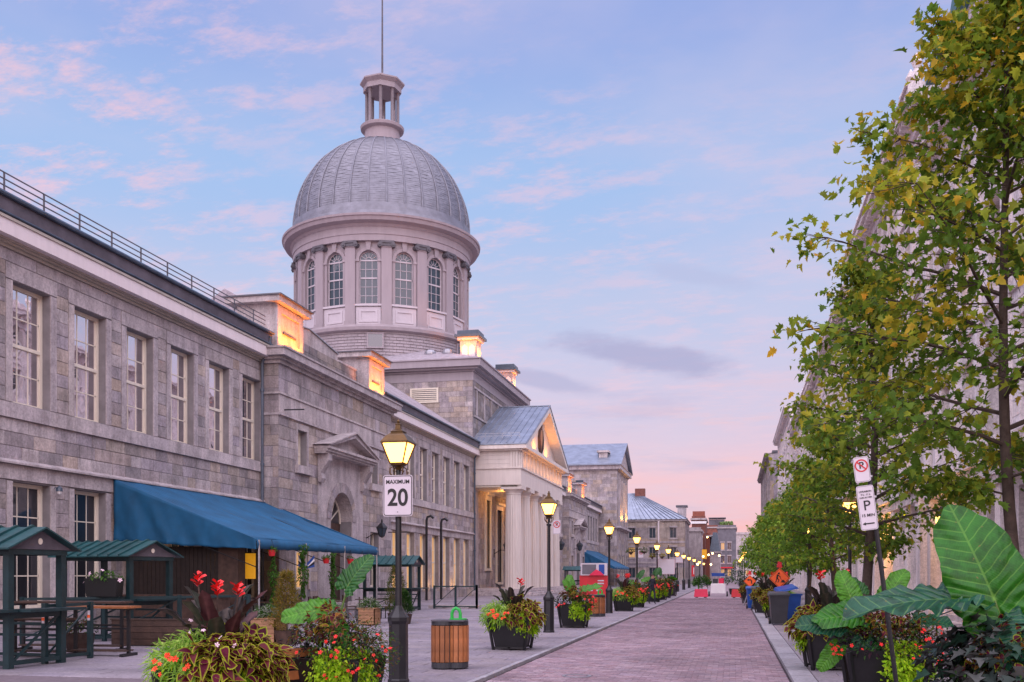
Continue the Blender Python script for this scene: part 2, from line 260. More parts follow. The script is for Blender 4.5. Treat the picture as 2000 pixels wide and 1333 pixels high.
# ------------------------------------------------------------------ mesh building
class MB:
    def __init__(s): s.v = []; s.f = []; s.t = []; s.tv = []
    def add(s, vs, fs, tint=None):
        o = len(s.v); s.v.extend(vs); s.f.extend([tuple(i+o for i in f) for f in fs])
        s.tv.extend([random.random() if tint is None else tint]*len(vs))
        return s
    def box(s, x0, y0, z0, x1, y1, z1, tint=None):
        return s.add([(x0,y0,z0),(x1,y0,z0),(x1,y1,z0),(x0,y1,z0),(x0,y0,z1),(x1,y0,z1),(x1,y1,z1),(x0,y1,z1)],
              [(0,3,2,1),(4,5,6,7),(0,1,5,4),(1,2,6,5),(2,3,7,6),(3,0,4,7)], tint)
    def bar(s, a, b, w, h, up=(0,0,1)):
        a = Vector(a); b = Vector(b); d = (b-a).normalized(); u = Vector(up)
        if abs(d.dot(u)) > .99: u = Vector((1,0,0))
        sd = d.cross(u).normalized(); u = sd.cross(d)
        vs = []
        for p in (a, b):
            for i, j in ((-1,-1),(1,-1),(1,1),(-1,1)): vs.append(tuple(p+sd*i*w/2+u*j*h/2))
        return s.add(vs, [(3,2,1,0),(4,5,6,7),(0,1,5,4),(1,2,6,5),(2,3,7,6),(3,0,4,7)])
    def tube(s, pts, rs, n=8, cap=True):
        pts = [Vector(p) for p in pts]
        if isinstance(rs, (int, float)): rs = [rs]*len(pts)
        vs = []; fs = []; pu = None
        for i, p in enumerate(pts):
            d = (pts[min(i+1, len(pts)-1)]-pts[max(i-1, 0)]).normalized()
            u = pu if pu is not None else (Vector((1,0,0)) if abs(d.x) < .9 else Vector((0,1,0)))
            u = (u-d*u.dot(d)).normalized(); pu = u; w = d.cross(u)
            for k in range(n):
                a = 2*math.pi*k/n; vs.append(tuple(p+(u*math.cos(a)+w*math.sin(a))*rs[i]))
        for i in range(len(pts)-1):
            for k in range(n):
                k2 = (k+1) % n; fs.append((i*n+k, i*n+k2, (i+1)*n+k2, (i+1)*n+k))
        if cap: fs += [tuple(range(n))[::-1], tuple((len(pts)-1)*n+k for k in range(n))]
        return s.add(vs, fs)
    def lathe(s, prof, n=24, c=(0,0), a0=0., a1=360., flute=None, rot=0):
        full = abs(a1-a0) >= 359.9; m = n if full else n+1; vs = []; fs = []
        for r, z in prof:
            for k in range(m):
                a = R(a0+(a1-a0)*k/n+rot); rr = r*(flute(k) if flute else 1); vs.append((c[0]+rr*math.cos(a), c[1]+rr*math.sin(a), z))
        for i in range(len(prof)-1):
            for k in range(n):
                k2 = (k+1) % m; fs.append((i*m+k, i*m+k2, (i+1)*m+k2, (i+1)*m+k))
        if full:
            fs.append(tuple(range(m))[::-1]); fs.append(tuple((len(prof)-1)*m+k for k in range(m)))
        return s.add(vs, fs)
    def prism(s, poly, axis, a, b):
        """poly in the two other axes (in xyz order) extruded along axis from a to b"""
        def mk(u, v, w): return {'x': (w, u, v), 'y': (u, w, v), 'z': (u, v, w)}[axis]
        n = len(poly); vs = [mk(u, v, a) for u, v in poly]+[mk(u, v, b) for u, v in poly]
        fs = [tuple(range(n)), tuple(range(2*n-1, n-1, -1))]+[(i, i+n, (i+1) % n+n, (i+1) % n) for i in range(n)]
        return s.add(vs, fs)
    def ball(s, c, r, sz=1., n=10, m=6, jit=0):
        vs = []; fs = []
        for i in range(m+1):
            p = math.pi*i/m
            for k in range(n):
                a = 2*math.pi*k/n; q = 1+(random.random()-.5)*jit
                vs.append((c[0]+r*q*math.sin(p)*math.cos(a), c[1]+r*q*math.sin(p)*math.sin(a), c[2]+r*sz*q*math.cos(p)))
        for i in range(m):
            for k in range(n):
                fs.append((i*n+k, (i+1)*n+k, (i+1)*n+(k+1) % n, i*n+(k+1) % n))
        return s.add(vs, fs)
    def mesh(s, name, mat, org=(0,0,0), smooth=False, bev=0):
        me = bpy.data.meshes.new(name); v = np.array(s.v, dtype=float)-np.array(org)
        me.from_pydata(v.tolist(), [], s.f); me.materials.append(M[mat] if isinstance(mat, str) else mat)
        at = me.attributes.new('tint', 'FLOAT', 'POINT'); at.data.foreach_set('value', s.tv)
        if smooth:
            me.polygons.foreach_set('use_smooth', [True]*len(me.polygons))
            try: me.set_sharp_from_angle(angle=R(38))
            except Exception: pass
        me.update(); return me
    def build(s, name, mat, parent=None, label=None, kind=None, smooth=False, org=None, cat=None, group=None):
        if org is None: org = wl(parent) if parent else (0,0,0)
        o = bpy.data.objects.new(name, s.mesh(name, mat, org, smooth)); COL.objects.link(o)
        if parent: o.parent = parent
        if label: o['label'] = label
        if kind: o['kind'] = kind
        if cat: o['category'] = cat
        if group: o['group'] = group
        return o
def wl(o):
    p = Vector((0,0,0))
    while o: p += o.location; o = o.parent
    return p
def thing(name, label, cat, loc=(0,0,0), rz=0, group=None):
    o = bpy.data.objects.new(name, None); COL.objects.link(o); o.location = loc; o.rotation_euler = (0,0,rz); o.empty_display_size = .2
    o['label'] = label; o['category'] = cat
    if group: o['group'] = group
    return o
def copy_tree(o, parent=None, **kw):
    c = o.copy(); COL.objects.link(c); c.parent = parent
    for ch in o.children: copy_tree(ch, c)
    for a, b in kw.items():
        if a == 'loc': c.location = b
        elif a == 'rz': c.rotation_euler = (0,0,b)
        elif a == 'sc': c.scale = (b,b,b) if isinstance(b, (int, float)) else b
        else: c[a] = b
    return c
def inst(name, me, parent, loc, rot=(0,0,0), sc=(1,1,1), label=None):
    o = bpy.data.objects.new(name, me); COL.objects.link(o); o.parent = parent; o.location = loc; o.rotation_euler = rot
    o.scale = sc if not isinstance(sc, (int, float)) else (sc,)*3
    if label: o['label'] = label
    return o
def light(name, loc, e, c, r, parent=None, typ='POINT', rot=None, size=None, spot=None):
    l = bpy.data.lights.new(name, typ); l.energy = e; l.color = c
    if typ in ('POINT', 'SPOT'): l.shadow_soft_size = r
    if spot: l.spot_size = R(spot); l.spot_blend = .6
    o = bpy.data.objects.new(name, l); COL.objects.link(o); o.location = Vector(loc)-(wl(parent) if parent else Vector())
    if parent: o.parent = parent
    if rot is not None: o.rotation_euler = Vector(rot).to_track_quat('-Z', 'Y').to_euler()
    return o
def text_mesh(txt, size, mat, depth=.002, bold=0.0):
    cu = bpy.data.curves.new('lettering', 'FONT'); cu.body = txt; cu.size = size; cu.extrude = depth; cu.align_x = 'CENTER'; cu.align_y = 'CENTER'; cu.offset = bold
    ob = bpy.data.objects.new('lettering', cu); COL.objects.link(ob); dg = bpy.context.evaluated_depsgraph_get(); dg.update()
    me = bpy.data.meshes.new_from_object(ob.evaluated_get(dg)); me.materials.clear(); me.materials.append(M[mat])
    bpy.data.objects.remove(ob); return me
def lettering(txt, size, mat, parent, loc, rz=0, sx=1, bold=0.0, depth=.002):
    return inst('lettering', text_mesh(txt, size, mat, depth, bold), parent, loc, (R(90), 0, rz), (sx,1,1))

# ------------------------------------------------------------------ leaves
def tmpl(outline, inner=None, fold=.12, droop=.15):
    """leaf along +x; returns verts, tris, mix (0 centre, 1 rim)"""
    n = len(outline); cx = sum(p[0] for p in outline)/n
    f = lambda x, y: (x, y, abs(y)*fold-droop*x*x)
    if inner is None:
        vs = [f(cx, 0)]+[f(*p) for p in outline]; tr = [(0, 1+i, 1+(i+1) % n) for i in range(n)]; mx = [0]+[1]*n
    else:
        vs = [f(cx, 0)]+[f(cx+(p[0]-cx)*inner, p[1]*inner) for p in outline]+[f(*p) for p in outline]
        tr = [(0, 1+i, 1+(i+1) % n) for i in range(n)]
        for i in range(n):
            j = (i+1) % n; tr += [(1+i, 1+n+i, 1+n+j), (1+i, 1+n+j, 1+j)]
        mx = [0]*(1+n)+[1]*n
    return np.array(vs, float), np.array(tr), np.array(mx, float)
T_OVAL = tmpl([(0,0),(.3,.2),(.65,.17),(1,0),(.65,-.17),(.3,-.2)])
T_LANCE = tmpl([(0,0),(.3,.12),(.7,.09),(1.1,0),(.7,-.09),(.3,-.12)], droop=.4)
T_HEART = tmpl([(0,0),(-.12,.2),(.05,.38),(.35,.34),(.7,.16),(1,0),(.7,-.16),(.35,-.34),(.05,-.38),(-.12,-.2)])
T_COLEUS = tmpl([(0,0),(.1,.22),(.3,.36),(.55,.33),(.8,.17),(1.05,0),(.8,-.17),(.55,-.33),(.3,-.36),(.1,-.22)], inner=.68, fold=.18, droop=.3)
T_MAPLE = tmpl([(0,0),(-.08,.22),(.06,.2),(.12,.55),(.27,.33),(.5,.58),(.52,.28),(.72,.26),(1.0,0),(.72,-.26),(.52,-.28),(.5,-.58),(.27,-.33),(.12,-.55),(.06,-.2),(-.08,-.22)], fold=.15, droop=.2)
T_MAPLE_S = tmpl([(0,0),(.1,.45),(.35,.25),(.5,.5),(.6,.2),(1.0,0),(.6,-.2),(.5,-.5),(.35,-.25),(.1,-.45)], fold=.15, droop=.2)
def scatter_mesh(name, T, P, D, size, c0, c1, mat='leaf', up=None):
    """P points, D tip directions, size per leaf, c0/c1 colours (centre / rim) per leaf"""
    V, F, mx = T; n = len(P); k = len(V)
    D = D/np.maximum(np.linalg.norm(D, axis=1, keepdims=True), 1e-6)
    U = rng.normal(0, .45, (n,3)); U[:, 2] += 1
    if up is not None: U = U*.4+up
    Y = np.cross(U, D); Y /= np.maximum(np.linalg.norm(Y, axis=1, keepdims=True), 1e-6); Z = np.cross(D, Y)
    S = np.asarray(size).reshape(n,1,1)
    x_, y_, z_ = V[None,:,0:1], V[None,:,1:2], V[None,:,2:3]
    wdt = rng.uniform(.72, 1.12, (n,1,1)); curl = rng.normal(-.05, .28, (n,1,1)); tw = rng.normal(0, .5, (n,1,1)); fo = rng.uniform(-.1, .55, (n,1,1)); bend = rng.normal(0, .18, (n,1,1))
    zz_ = z_+curl*x_*x_+tw*x_*y_+fo*np.abs(y_)
    vs = P[:,None,:]+S*(x_*D[:,None,:]+(y_*wdt+bend*x_*x_)*Y[:,None,:]+zz_*Z[:,None,:])
    fs = (F[None,:,:]+(np.arange(n)*k)[:,None,None]).reshape(-1)
    me = bpy.data.meshes.new(name); me.vertices.add(n*k); me.vertices.foreach_set('co', vs.reshape(-1))
    nt = n*len(F); me.loops.add(nt*3); me.loops.foreach_set('vertex_index', fs.astype(np.int32)); me.polygons.add(nt)
    me.polygons.foreach_set('loop_start', np.arange(0, nt*3, 3, dtype=np.int32)); me.update(calc_edges=True)
    m = mx[None,:,None]; cc = c0[:,None,:]*(1-m)+c1[:,None,:]*m
    cc = np.concatenate([cc, np.ones((n,k,1))], axis=2)
    at = me.color_attributes.new('Col', 'FLOAT_COLOR', 'POINT'); at.data.foreach_set('color', cc.reshape(-1).astype(np.float32))
    me.materials.append(M[mat]); me.validate(); return me
def pick(n, cols, jit=.25):
    c = np.array(cols)[rng.integers(0, len(cols), n)]; return c*(1+rng.uniform(-jit, jit, (n,1)))
# ------------------------------------------------------------------ ground
def tinted(mat, amt):
    t = M[mat].node_tree; b = [n for n in t.nodes if n.type == 'BSDF_PRINCIPLED'][0]; src = b.inputs['Base Color'].links[0].from_socket
    at = t.nodes.new('ShaderNodeAttribute'); at.attribute_name = 'tint'
    r = t.nodes.new('ShaderNodeMapRange'); r.inputs[3].default_value = 1-amt; r.inputs[4].default_value = 1+amt; t.links.new(at.outputs['Fac'], r.inputs[0])
    v = t.nodes.new('ShaderNodeVectorMath'); v.operation = 'SCALE'; t.links.new(src, v.inputs[0]); t.links.new(r.outputs[0], v.inputs['Scale']); t.links.new(v.outputs[0], b.inputs['Base Color'])
for k_, a_ in (('domemetal', .05), ('metalroof', .12), ('tileroof', .2), ('cedar', .15), ('orangewood', .3), ('brownwood', .3), ('domewall', .05), ('porch', .05), ('brick', .2), ('brickbright', .15), ('greyslate', .15), ('greenroof', .15)): tinted(k_, a_)
MB().box(-1500, -60, -.4, 1500, 2500, -.16, 0).build('ground', 'joint', kind='structure')
def pave(name, base_mat, piece, mat, x0, x1, y0, y1, ztop, lx, ly, gap, far_y, base=None, thick=.06, bond=.5, n_ind=300, jit=.0022, chy=30):
    """sheet with joints plus paving pieces: nearest ones single parts, the rest one part"""
    if base is None:
        base = MB().box(x0, -30, ztop-.3, x1, 420, ztop-.012, .3).build(name, base_mat, kind='structure', org=(0,0,0))
    e = MB(); c = .035
    e.add([(-.5,-.5,-1),(.5,-.5,-1),(.5,.5,-1),(-.5,.5,-1),(-.5,-.5,-.12),(.5,-.5,-.12),(.5,.5,-.12),(-.5,.5,-.12),(-.5+c,-.5+c,0),(.5-c,-.5+c,0),(.5-c,.5-c,0),(-.5+c,.5-c,0)],
          [(0,1,5,4),(1,2,6,5),(2,3,7,6),(3,0,4,7),(4,5,9,8),(5,6,10,9),(6,7,11,10),(7,4,8,11),(8,9,10,11)], 0)
    me = e.mesh(piece, mat)
    items = []; r = 0; y = y0
    while y < y1:
        x = x0-(lx*bond if r % 2 else 0)
        while x < x1:
            a, b = max(x, x0), min(x+lx, x1)
            if b-a > .04: items.append((a+gap/2, b-gap/2, y+gap/2, y+ly-gap/2))
            x += lx
        y += ly; r += 1
    # visible wedge only
    def vis(i): 
        X, Y = (i[0]+i[1])/2, (i[2]+i[3])/2; D = -X*.216+Y*.9764; u = (X*.9764+Y*.216)/max(D, .1)
        return D > 14.6 and abs(u) < .56
    items = [i for i in items if vis(i)]
    items.sort(key=lambda i: i[2]*.976-i[0]*.216)
    for i in items[:n_ind]:
        w, h = i[1]-i[0], i[3]-i[2]
        o = inst(piece, me, base, ((i[0]+i[1])/2, (i[2]+i[3])/2, ztop+random.uniform(-jit, jit)), (random.uniform(-.006,.006), random.uniform(-.004,.004), 0), (w, h, thick))
    m = MB()
    for i in items[n_ind:]:
        z = ztop+random.uniform(-jit, jit); t = random.random()
        if i[2] < chy:
            k = .006
            m.add([(i[0],i[2],z-.03),(i[1],i[2],z-.03),(i[1],i[3],z-.03),(i[0],i[3],z-.03),(i[0],i[2],z-.005),(i[1],i[2],z-.005),(i[1],i[3],z-.005),(i[0],i[3],z-.005),(i[0]+k,i[2]+k,z),(i[1]-k,i[2]+k,z),(i[1]-k,i[3]-k,z),(i[0]+k,i[3]-k,z)],
              [(0,1,5,4),(1,2,6,5),(2,3,7,6),(3,0,4,7),(4,5,9,8),(5,6,10,9),(6,7,11,10),(7,4,8,11),(8,9,10,11)], t)
        else:
            m.add([(i[0],i[2],z-.02),(i[1],i[2],z-.02),(i[1],i[3],z-.02),(i[0],i[3],z-.02),(i[0],i[2],z),(i[1],i[2],z),(i[1],i[3],z),(i[0],i[3],z)],
              [(0,1,5,4),(1,2,6,5),(2,3,7,6),(3,0,4,7),(4,5,6,7)], t)
    m.build(piece, mat, base, kind='stuff')
    return base
pave('road', 'joint', 'paving_brick', 'paver', -3.93, .92, 13.6, 74, -.045, .21, .105, .008, 74, jit=.004)
MB().box(-3.93, 74, -.36, .92, 420, -.05, .4).build('road_far', 'paver', kind='structure')
pave('pavement', 'joint', 'paving_slab', 'slab', -20, -4.1, 14.6, 80, 0, .82, .46, .014, 80, chy=34, jit=.0015)
MB().box(-22, 80, -.3, -4.1, 420, -.004, .4).build('pavement_far', 'slab', kind='structure')
pave('right_pavement', 'joint', 'paving_slab', 'slab', 1.34, 7.0, 11.5, 80, 0, .82, .46, .014, 80, chy=34, n_ind=160)
MB().box(1.34, 80, -.3, 9, 420, -.004, .4).build('right_pavement_far', 'slab', kind='structure')
# kerbs: long granite stones, each its own piece
for nm, x0, x1, z in (('left_kerb', -4.07, -3.96, .012), ('right_kerb', .95, 1.32, .012)):
    kb = MB().box(x0, -30, -.3, x1, 420, -.05, .2).build(nm, 'joint', kind='structure', org=(0,0,0))
    y = 12.2; i = 0; far = MB()
    while y < 130:
        L = random.uniform(1.0, 1.5)
        m = MB().box(x0+.004, y+.008, -.2, x1-.004, y+L-.008, z+random.uniform(-.003, .003), random.random())
        if y < 66: m.build('kerb_stone', 'kerb', kb)
        else: far.v += []; far.add(m.v, m.f, random.random())
        y += L
    far.build('kerb_stone', 'kerb', kb, kind='stuff')
# iron covers
for x, y, z, r, lb in ((2.05, 15.3, .006, .33, 'round rusty manhole cover in the right pavement beside the tall planter'), (-2.6, 16.9, -.035, .2, 'small brown iron cover in the left side of the paved road'),):
    c = MB().lathe([(r, z-.03), (r, z), (r-.03, z+.004), (r-.05, z+.001), (.01, z+.002)], 28, (x, y)).build('manhole_cover', 'asphalt_cover', label=lb, cat='manhole cover', org=(x, y, 0))
    MB().lathe([(r+.05, z-.03), (r+.05, z-.001), (r+.004, z-.001), (r+.004, z-.03)], 28, (x, y)).build('rim', 'steel', c)

# ------------------------------------------------------------------ windows (prototypes, facing +x, origin at lower near corner of the opening)
protos = []
def mk_window(w, h, cols=3, rows=4, glass='glass', frame='cream', detail=True, meet=None, cas=.11, arch=False):
    f = MB(); d = .13
    f.box(-d, 0, 0, .0, cas, h); f.box(-d, w-cas, 0, .0, w, h); f.box(-d, cas, h-cas, -.002, w-cas, h); f.box(-d, cas, 0, .03, w-cas, cas*.8)
    o = f.build('window', frame)
    b = MB(); iw, ih = w-2*cas, h-1.8*cas; z0 = cas*.8
    for i in range(1, cols):
        y = cas+iw*i/cols; b.box(-.07, y-.017, z0, -.035, y+.017, z0+ih)
    for i in range(1, rows):
        z = z0+ih*i/rows; t = .05 if i == rows//2 and rows > 2 else .017; b.box(-.08 if t < .05 else -.085, cas, z-t, -.03 if t < .05 else .012, w-cas, z+t)
    b.box(-.075, cas, z0, -.03, cas+.05, z0+ih); b.box(-.075, w-cas-.05, z0, -.03, w-cas, z0+ih)
    b.build('sash', frame, o)
    gs = glass if isinstance(glass, (list, tuple)) else [glass]
    if detail:
        for i in range(cols):
            for j in range(rows):
                y = cas+iw*i/cols; z = z0+ih*j/rows
                MB().box(-.058, y+.01, z+.01, -.05, y+iw/cols-.01, z+ih/rows-.01).build('pane', gs[(i*5+j*3) % len(gs)], o)
    else:
        MB().box(-.058, cas, z0, -.05, w-cas, z0+ih).build('pane', gs[0], o)
    protos.append(o); return o
def hide_protos():
    def rm(o):
        for c in list(o.children): rm(c)
        bpy.data.objects.remove(o)
    for o in protos: rm(o)
    protos.clear()
# ------------------------------------------------------------------ walls
def wall_grid(mb, axis, c, back, u0, u1, z0, z1, holes=()):
    """wall between coordinate c (face) and back, with rectangular holes (u0,u1,z0,z1)"""
    zs = sorted({z0, z1, *[q for h in holes for q in h[2:] if z0 < q < z1]})
    for a, b in zip(zs, zs[1:]):
        hs = sorted([h for h in holes if h[2] < b-1e-6 and h[3] > a+1e-6]); u = u0
        for h in hs+[(u1, u1, 0, 0)]:
            if h[0] > u+1e-4:
                lo, hi = min(c, back), max(c, back)
                if axis == 'x': mb.box(lo, u, a, hi, h[0], b)
                else: mb.box(u, lo, a, h[0], hi, b)
            u = max(u, h[1])
class Ashlar:
    def __init__(s): s.b = []
    def area(s, axis, c, sg, u0, u1, z0, z1, ch=.38, l0=.5, l1=1.1, holes=(), mat='ashlar', t=.025):
        n = max(1, round((z1-z0)/ch)); zs = [z0+(z1-z0)*i/n for i in range(n+1)]
        for h in holes:
            for q in h[2:]:
                if z0 < q < z1:
                    i = min(range(len(zs)), key=lambda k: abs(zs[k]-q))
                    if 0 < i < len(zs)-1 and abs(zs[i]-q) < ch*.55: zs[i] = q
                    else: zs.append(q); zs.sort()
        zs = sorted(set(round(z, 4) for z in zs))
        for a, b in zip(zs, zs[1:]):
            if b-a < .05: continue
            hs = sorted([h for h in holes if h[2] < b-1e-3 and h[3] > a+1e-3]); iv = []; u = u0
            for h in hs:
                if h[0] > u: iv.append((u, h[0]))
                u = max(u, h[1])
            if u < u1: iv.append((u, u1))
            for p, q in iv:
                u = p
                while u < q-.02:
                    L = random.uniform(l0, l1)
                    if q-u-L < l0*.6: L = q-u
                    s.b.append((axis, c, sg, u, min(u+L, q), a, b, t+random.uniform(-.006, .007), mat)); u += L
    def finish(s, parent, n=300, name='stone'):
        pl = wl(parent)
        def key(b):
            um = (b[3]+b[4])/2; X, Y = (b[1], um) if b[0] == 'x' else (um, b[1])
            D = -X*.216+Y*.9764; u = (X*.9764+Y*.216)/max(D, .1)
            if D < 5 or abs(u) > .53: return 0
            zz = (b[5]+b[6])/2
            if 1122-1944*(zz-1.7)/D < -20: return 0
            fore = 1 if b[0] == 'y' else abs(X)/math.hypot(X, Y)
            return (b[4]-b[3])*fore*(b[6]-b[5])/D/D
        s.b.sort(key=key, reverse=True); g = .007; prot = {}
        c1, c2 = .018, .035
        def proto(mat):
            if mat not in prot:
                prot[mat] = MB().add([(0,-.5,-.5),(0,.5,-.5),(0,.5,.5),(0,-.5,.5),(.7,-.5,-.5),(.7,.5,-.5),(.7,.5,.5),(.7,-.5,.5),(1,-.5+c1,-.5+c2),(1,.5-c1,-.5+c2),(1,.5-c1,.5-c2),(1,-.5+c1,.5-c2)],
                    [(0,1,5,4),(1,2,6,5),(2,3,7,6),(3,0,4,7),(4,5,9,8),(5,6,10,9),(6,7,11,10),(7,4,8,11),(8,9,10,11)], 0).mesh(name, mat)
            return prot[mat]
        for b in s.b[:n]:
            um, zm = (b[3]+b[4])/2, (b[5]+b[6])/2; w, h = b[4]-b[3]-2*g, b[6]-b[5]-2*g
            if b[0] == 'x': loc = (b[1]-pl.x, um-pl.y, zm-pl.z); rz = 0 if b[2] > 0 else math.pi
            else: loc = (um-pl.x, b[1]-pl.y, zm-pl.z); rz = -math.pi/2 if b[2] < 0 else math.pi/2
            inst(name, proto(b[8]), parent, loc, (0,0,rz), (b[7], w, h))
        ms = {}
        for b in s.b[n:]:
            m = ms.setdefault(b[8], MB()); lo, hi = sorted((b[1], b[1]+b[2]*b[7]))
            if b[0] == 'x': m.box(lo, b[3]+g, b[5]+g, hi, b[4]-g, b[6]-g)
            else: m.box(b[3]+g, lo, b[5]+g, b[4]-g, hi, b[6]-g)
        for k, m in ms.items(): m.build(name, k, parent, kind='stuff')

# ================================================================== the market hall
H = thing('market_hall', 'long grey stone market hall with a silver dome and white columned porch on the left', 'building', (-20, 86, 0))
HO = Vector((-20, 86, 0))
AS = Ashlar()
XW = -20.0
w_up = mk_window(1.62, 3.45, glass=['glass', 'glass', 'glass'], detail=True)
w_lo = mk_window(1.62, 3.65, glass=['glass_dark'], detail=True)
w_up_far = mk_window(1.62, 3.45, detail=False)
w_lo_far = mk_window(1.62, 3.65, glass='glass_warm', detail=False)
w_sm = mk_window(1.0, 1.6, cols=2, rows=3, detail=False)
jamb_me = MB().box(0, 0, 0, .035, .27, 3.45).mesh('jamb', 'dressed'); lint_me = MB().box(0, 0, 0, .04, 2.18, .45).mesh('lintel', 'dressed')
jamb2_me = MB().box(0, 0, 0, .035, .24, 3.65).mesh('jamb', 'dressed')
def wing(y0, y1, wins, near=True, pitch=20, dark=False):
    core = MB(); holes = []
    for w in wins: holes += [(w, w+1.62, 6.6, 10.05), (w, w+1.62, .7, 4.35)]
    wall_grid(core, 'x', XW, XW-.5, y0, y1, 0, 11.0, holes)
    core.build('wall', 'mortar', H)
    # backing so that rooms are dark, far wall
    MB().box(-39.5, y0, 0, -38.9, y1, 11, 0).build('back_wall', 'ashlar', H)
    MB().box(-38.9, y0, 5.3, -20.6, y1, 5.6, 0).build('floor', 'lead', H)
    sh = [(w-.28, w+1.9, 6.55, 10.55) for w in wins]+[(w-.25, w+1.87, .7, 4.4) for w in wins]
    AS.area('x', XW, 1, y0, y1, 4.95, 6.14, .395, .5, 1.25)
    AS.area('x', XW, 1, y0, y1, 6.6, 10.55, .4, .3, .9, sh)
    AS.area('x', XW, 1, y0, y1, .55, 4.4, .42, .3, .9, sh)
    AS.area('x', XW+.03, 1, y0, y1, 0, .55, .55, .9, 1.5, t=.04)
    AS.area('x', XW, 1, y0, y1, 10.55, 10.9, .35, 1.2, 2.2, mat='dressed')
    for w in wins:
        for z, pr, jm, hh in ((6.6, w_up if near else w_up_far, jamb_me, 3.45), (.7, w_lo if near else w_lo_far, jamb2_me, 3.65)):
            copy_tree(pr, H, loc=Vector((XW-.26, w, z))-HO)
            inst('jamb', jm, H, Vector((XW, w-(.27 if hh == 3.45 else .24), z))-HO); inst('jamb', jm, H, Vector((XW, w+1.62, z))-HO)
        inst('lintel', lint_me, H, Vector((XW, w-.28, 10.08))-HO)
    # string courses
    m = MB(); y = y0
    while y < y1:
        L = min(random.uniform(1.6, 2.6), y1-y); m.box(XW, y+.004, 6.14, XW+.11, y+L-.004, 6.56, random.random()); y += L
    m.build('sill_band', 'dressed', H)
    m = MB(); y = y0
    while y < y1:
        L = min(random.uniform(1.6, 2.6), y1-y); m.box(XW, y+.004, 4.4, XW+.06, y+L-.004, 4.82, random.random()); y += L
    m.build('lintel_band', 'dressed', H)
    MB().prism([(XW, 4.83), (XW+.2, 4.83), (XW+.2, 4.88), (XW, 4.99)], 'y', y0, y1).build('ledge', 'dressed', H)
    # cornice: timber moulding, painted fascia, gutter
    m = MB()
    for i, (dx, za, zb) in enumerate(((.10, 10.9, 10.98), (.2, 10.98, 11.04), (.28, 11.04, 11.09))): m.box(XW, y0, za, XW+dx, y1, zb)
    m.build('cornice_moulding', 'beige', H)
    MB().box(XW-.2, y0, 11.09, XW+.5, y1, 11.5).build('fascia', 'pinkwhite', H)
    MB().box(XW-.2, y0, 11.5, XW+.54, y1, 11.58).build('fascia_cap', 'beige', H)
    MB().box(XW-.2, y0, 11.58, XW+.50, y1, 12.12).build('roof_edge_board', 'darkfascia', H)
    m = MB(); m.tube([(XW+.54, y0, 11.64), (XW+.54, y1, 11.64)], .035, 6); m.tube([(XW+.55, y0, 12.14), (XW+.55, y1, 12.14)], .075, 8); m.build('gutter', 'gutter', H)
    t = math.tan(R(pitch)); zr = 12.12+t*10.2
    m = MB(); m.prism([(XW+.52, 12.12), (XW-9.7, zr), (-39.9, 12.12)], 'y', y0, y1); m.build('roof', 'tileroof', H)
    if pitch > 25:
        m = MB(); y = y0+.15
        while y < y1:
            m.bar((XW+.5, y, 12.18), (XW-9.7, y, zr+.05), .12, .06); y += .42
        m.build('roof_tile_ribs', 'tileroof', H)
wing(8.5, 39.95, [8.25+2.72*k for k in range(1, 12)], True, 20)
wing(54.4, 76.4, [56.9+2.72*k for k in range(7)], False, 33)
wing(96.6, 118.6, [97.6+2.72*k for k in range(7)], False, 33)
wing(133.2, 152.0, [134.6+2.72*k for k in range(6)], False, 20)
# roof railing of the first wing
y = 17.3
while y < 39.5:
    MB().box(XW+.33, y, 12.13, XW+.37, y+.04, 12.82).build('rail_post', 'lead', H); y += 1.63
for z in (12.8, 12.62, 12.44): MB().box(XW+.335, 12, z, XW+.365, 39.6, z+.03).build('rail', 'lead', H)
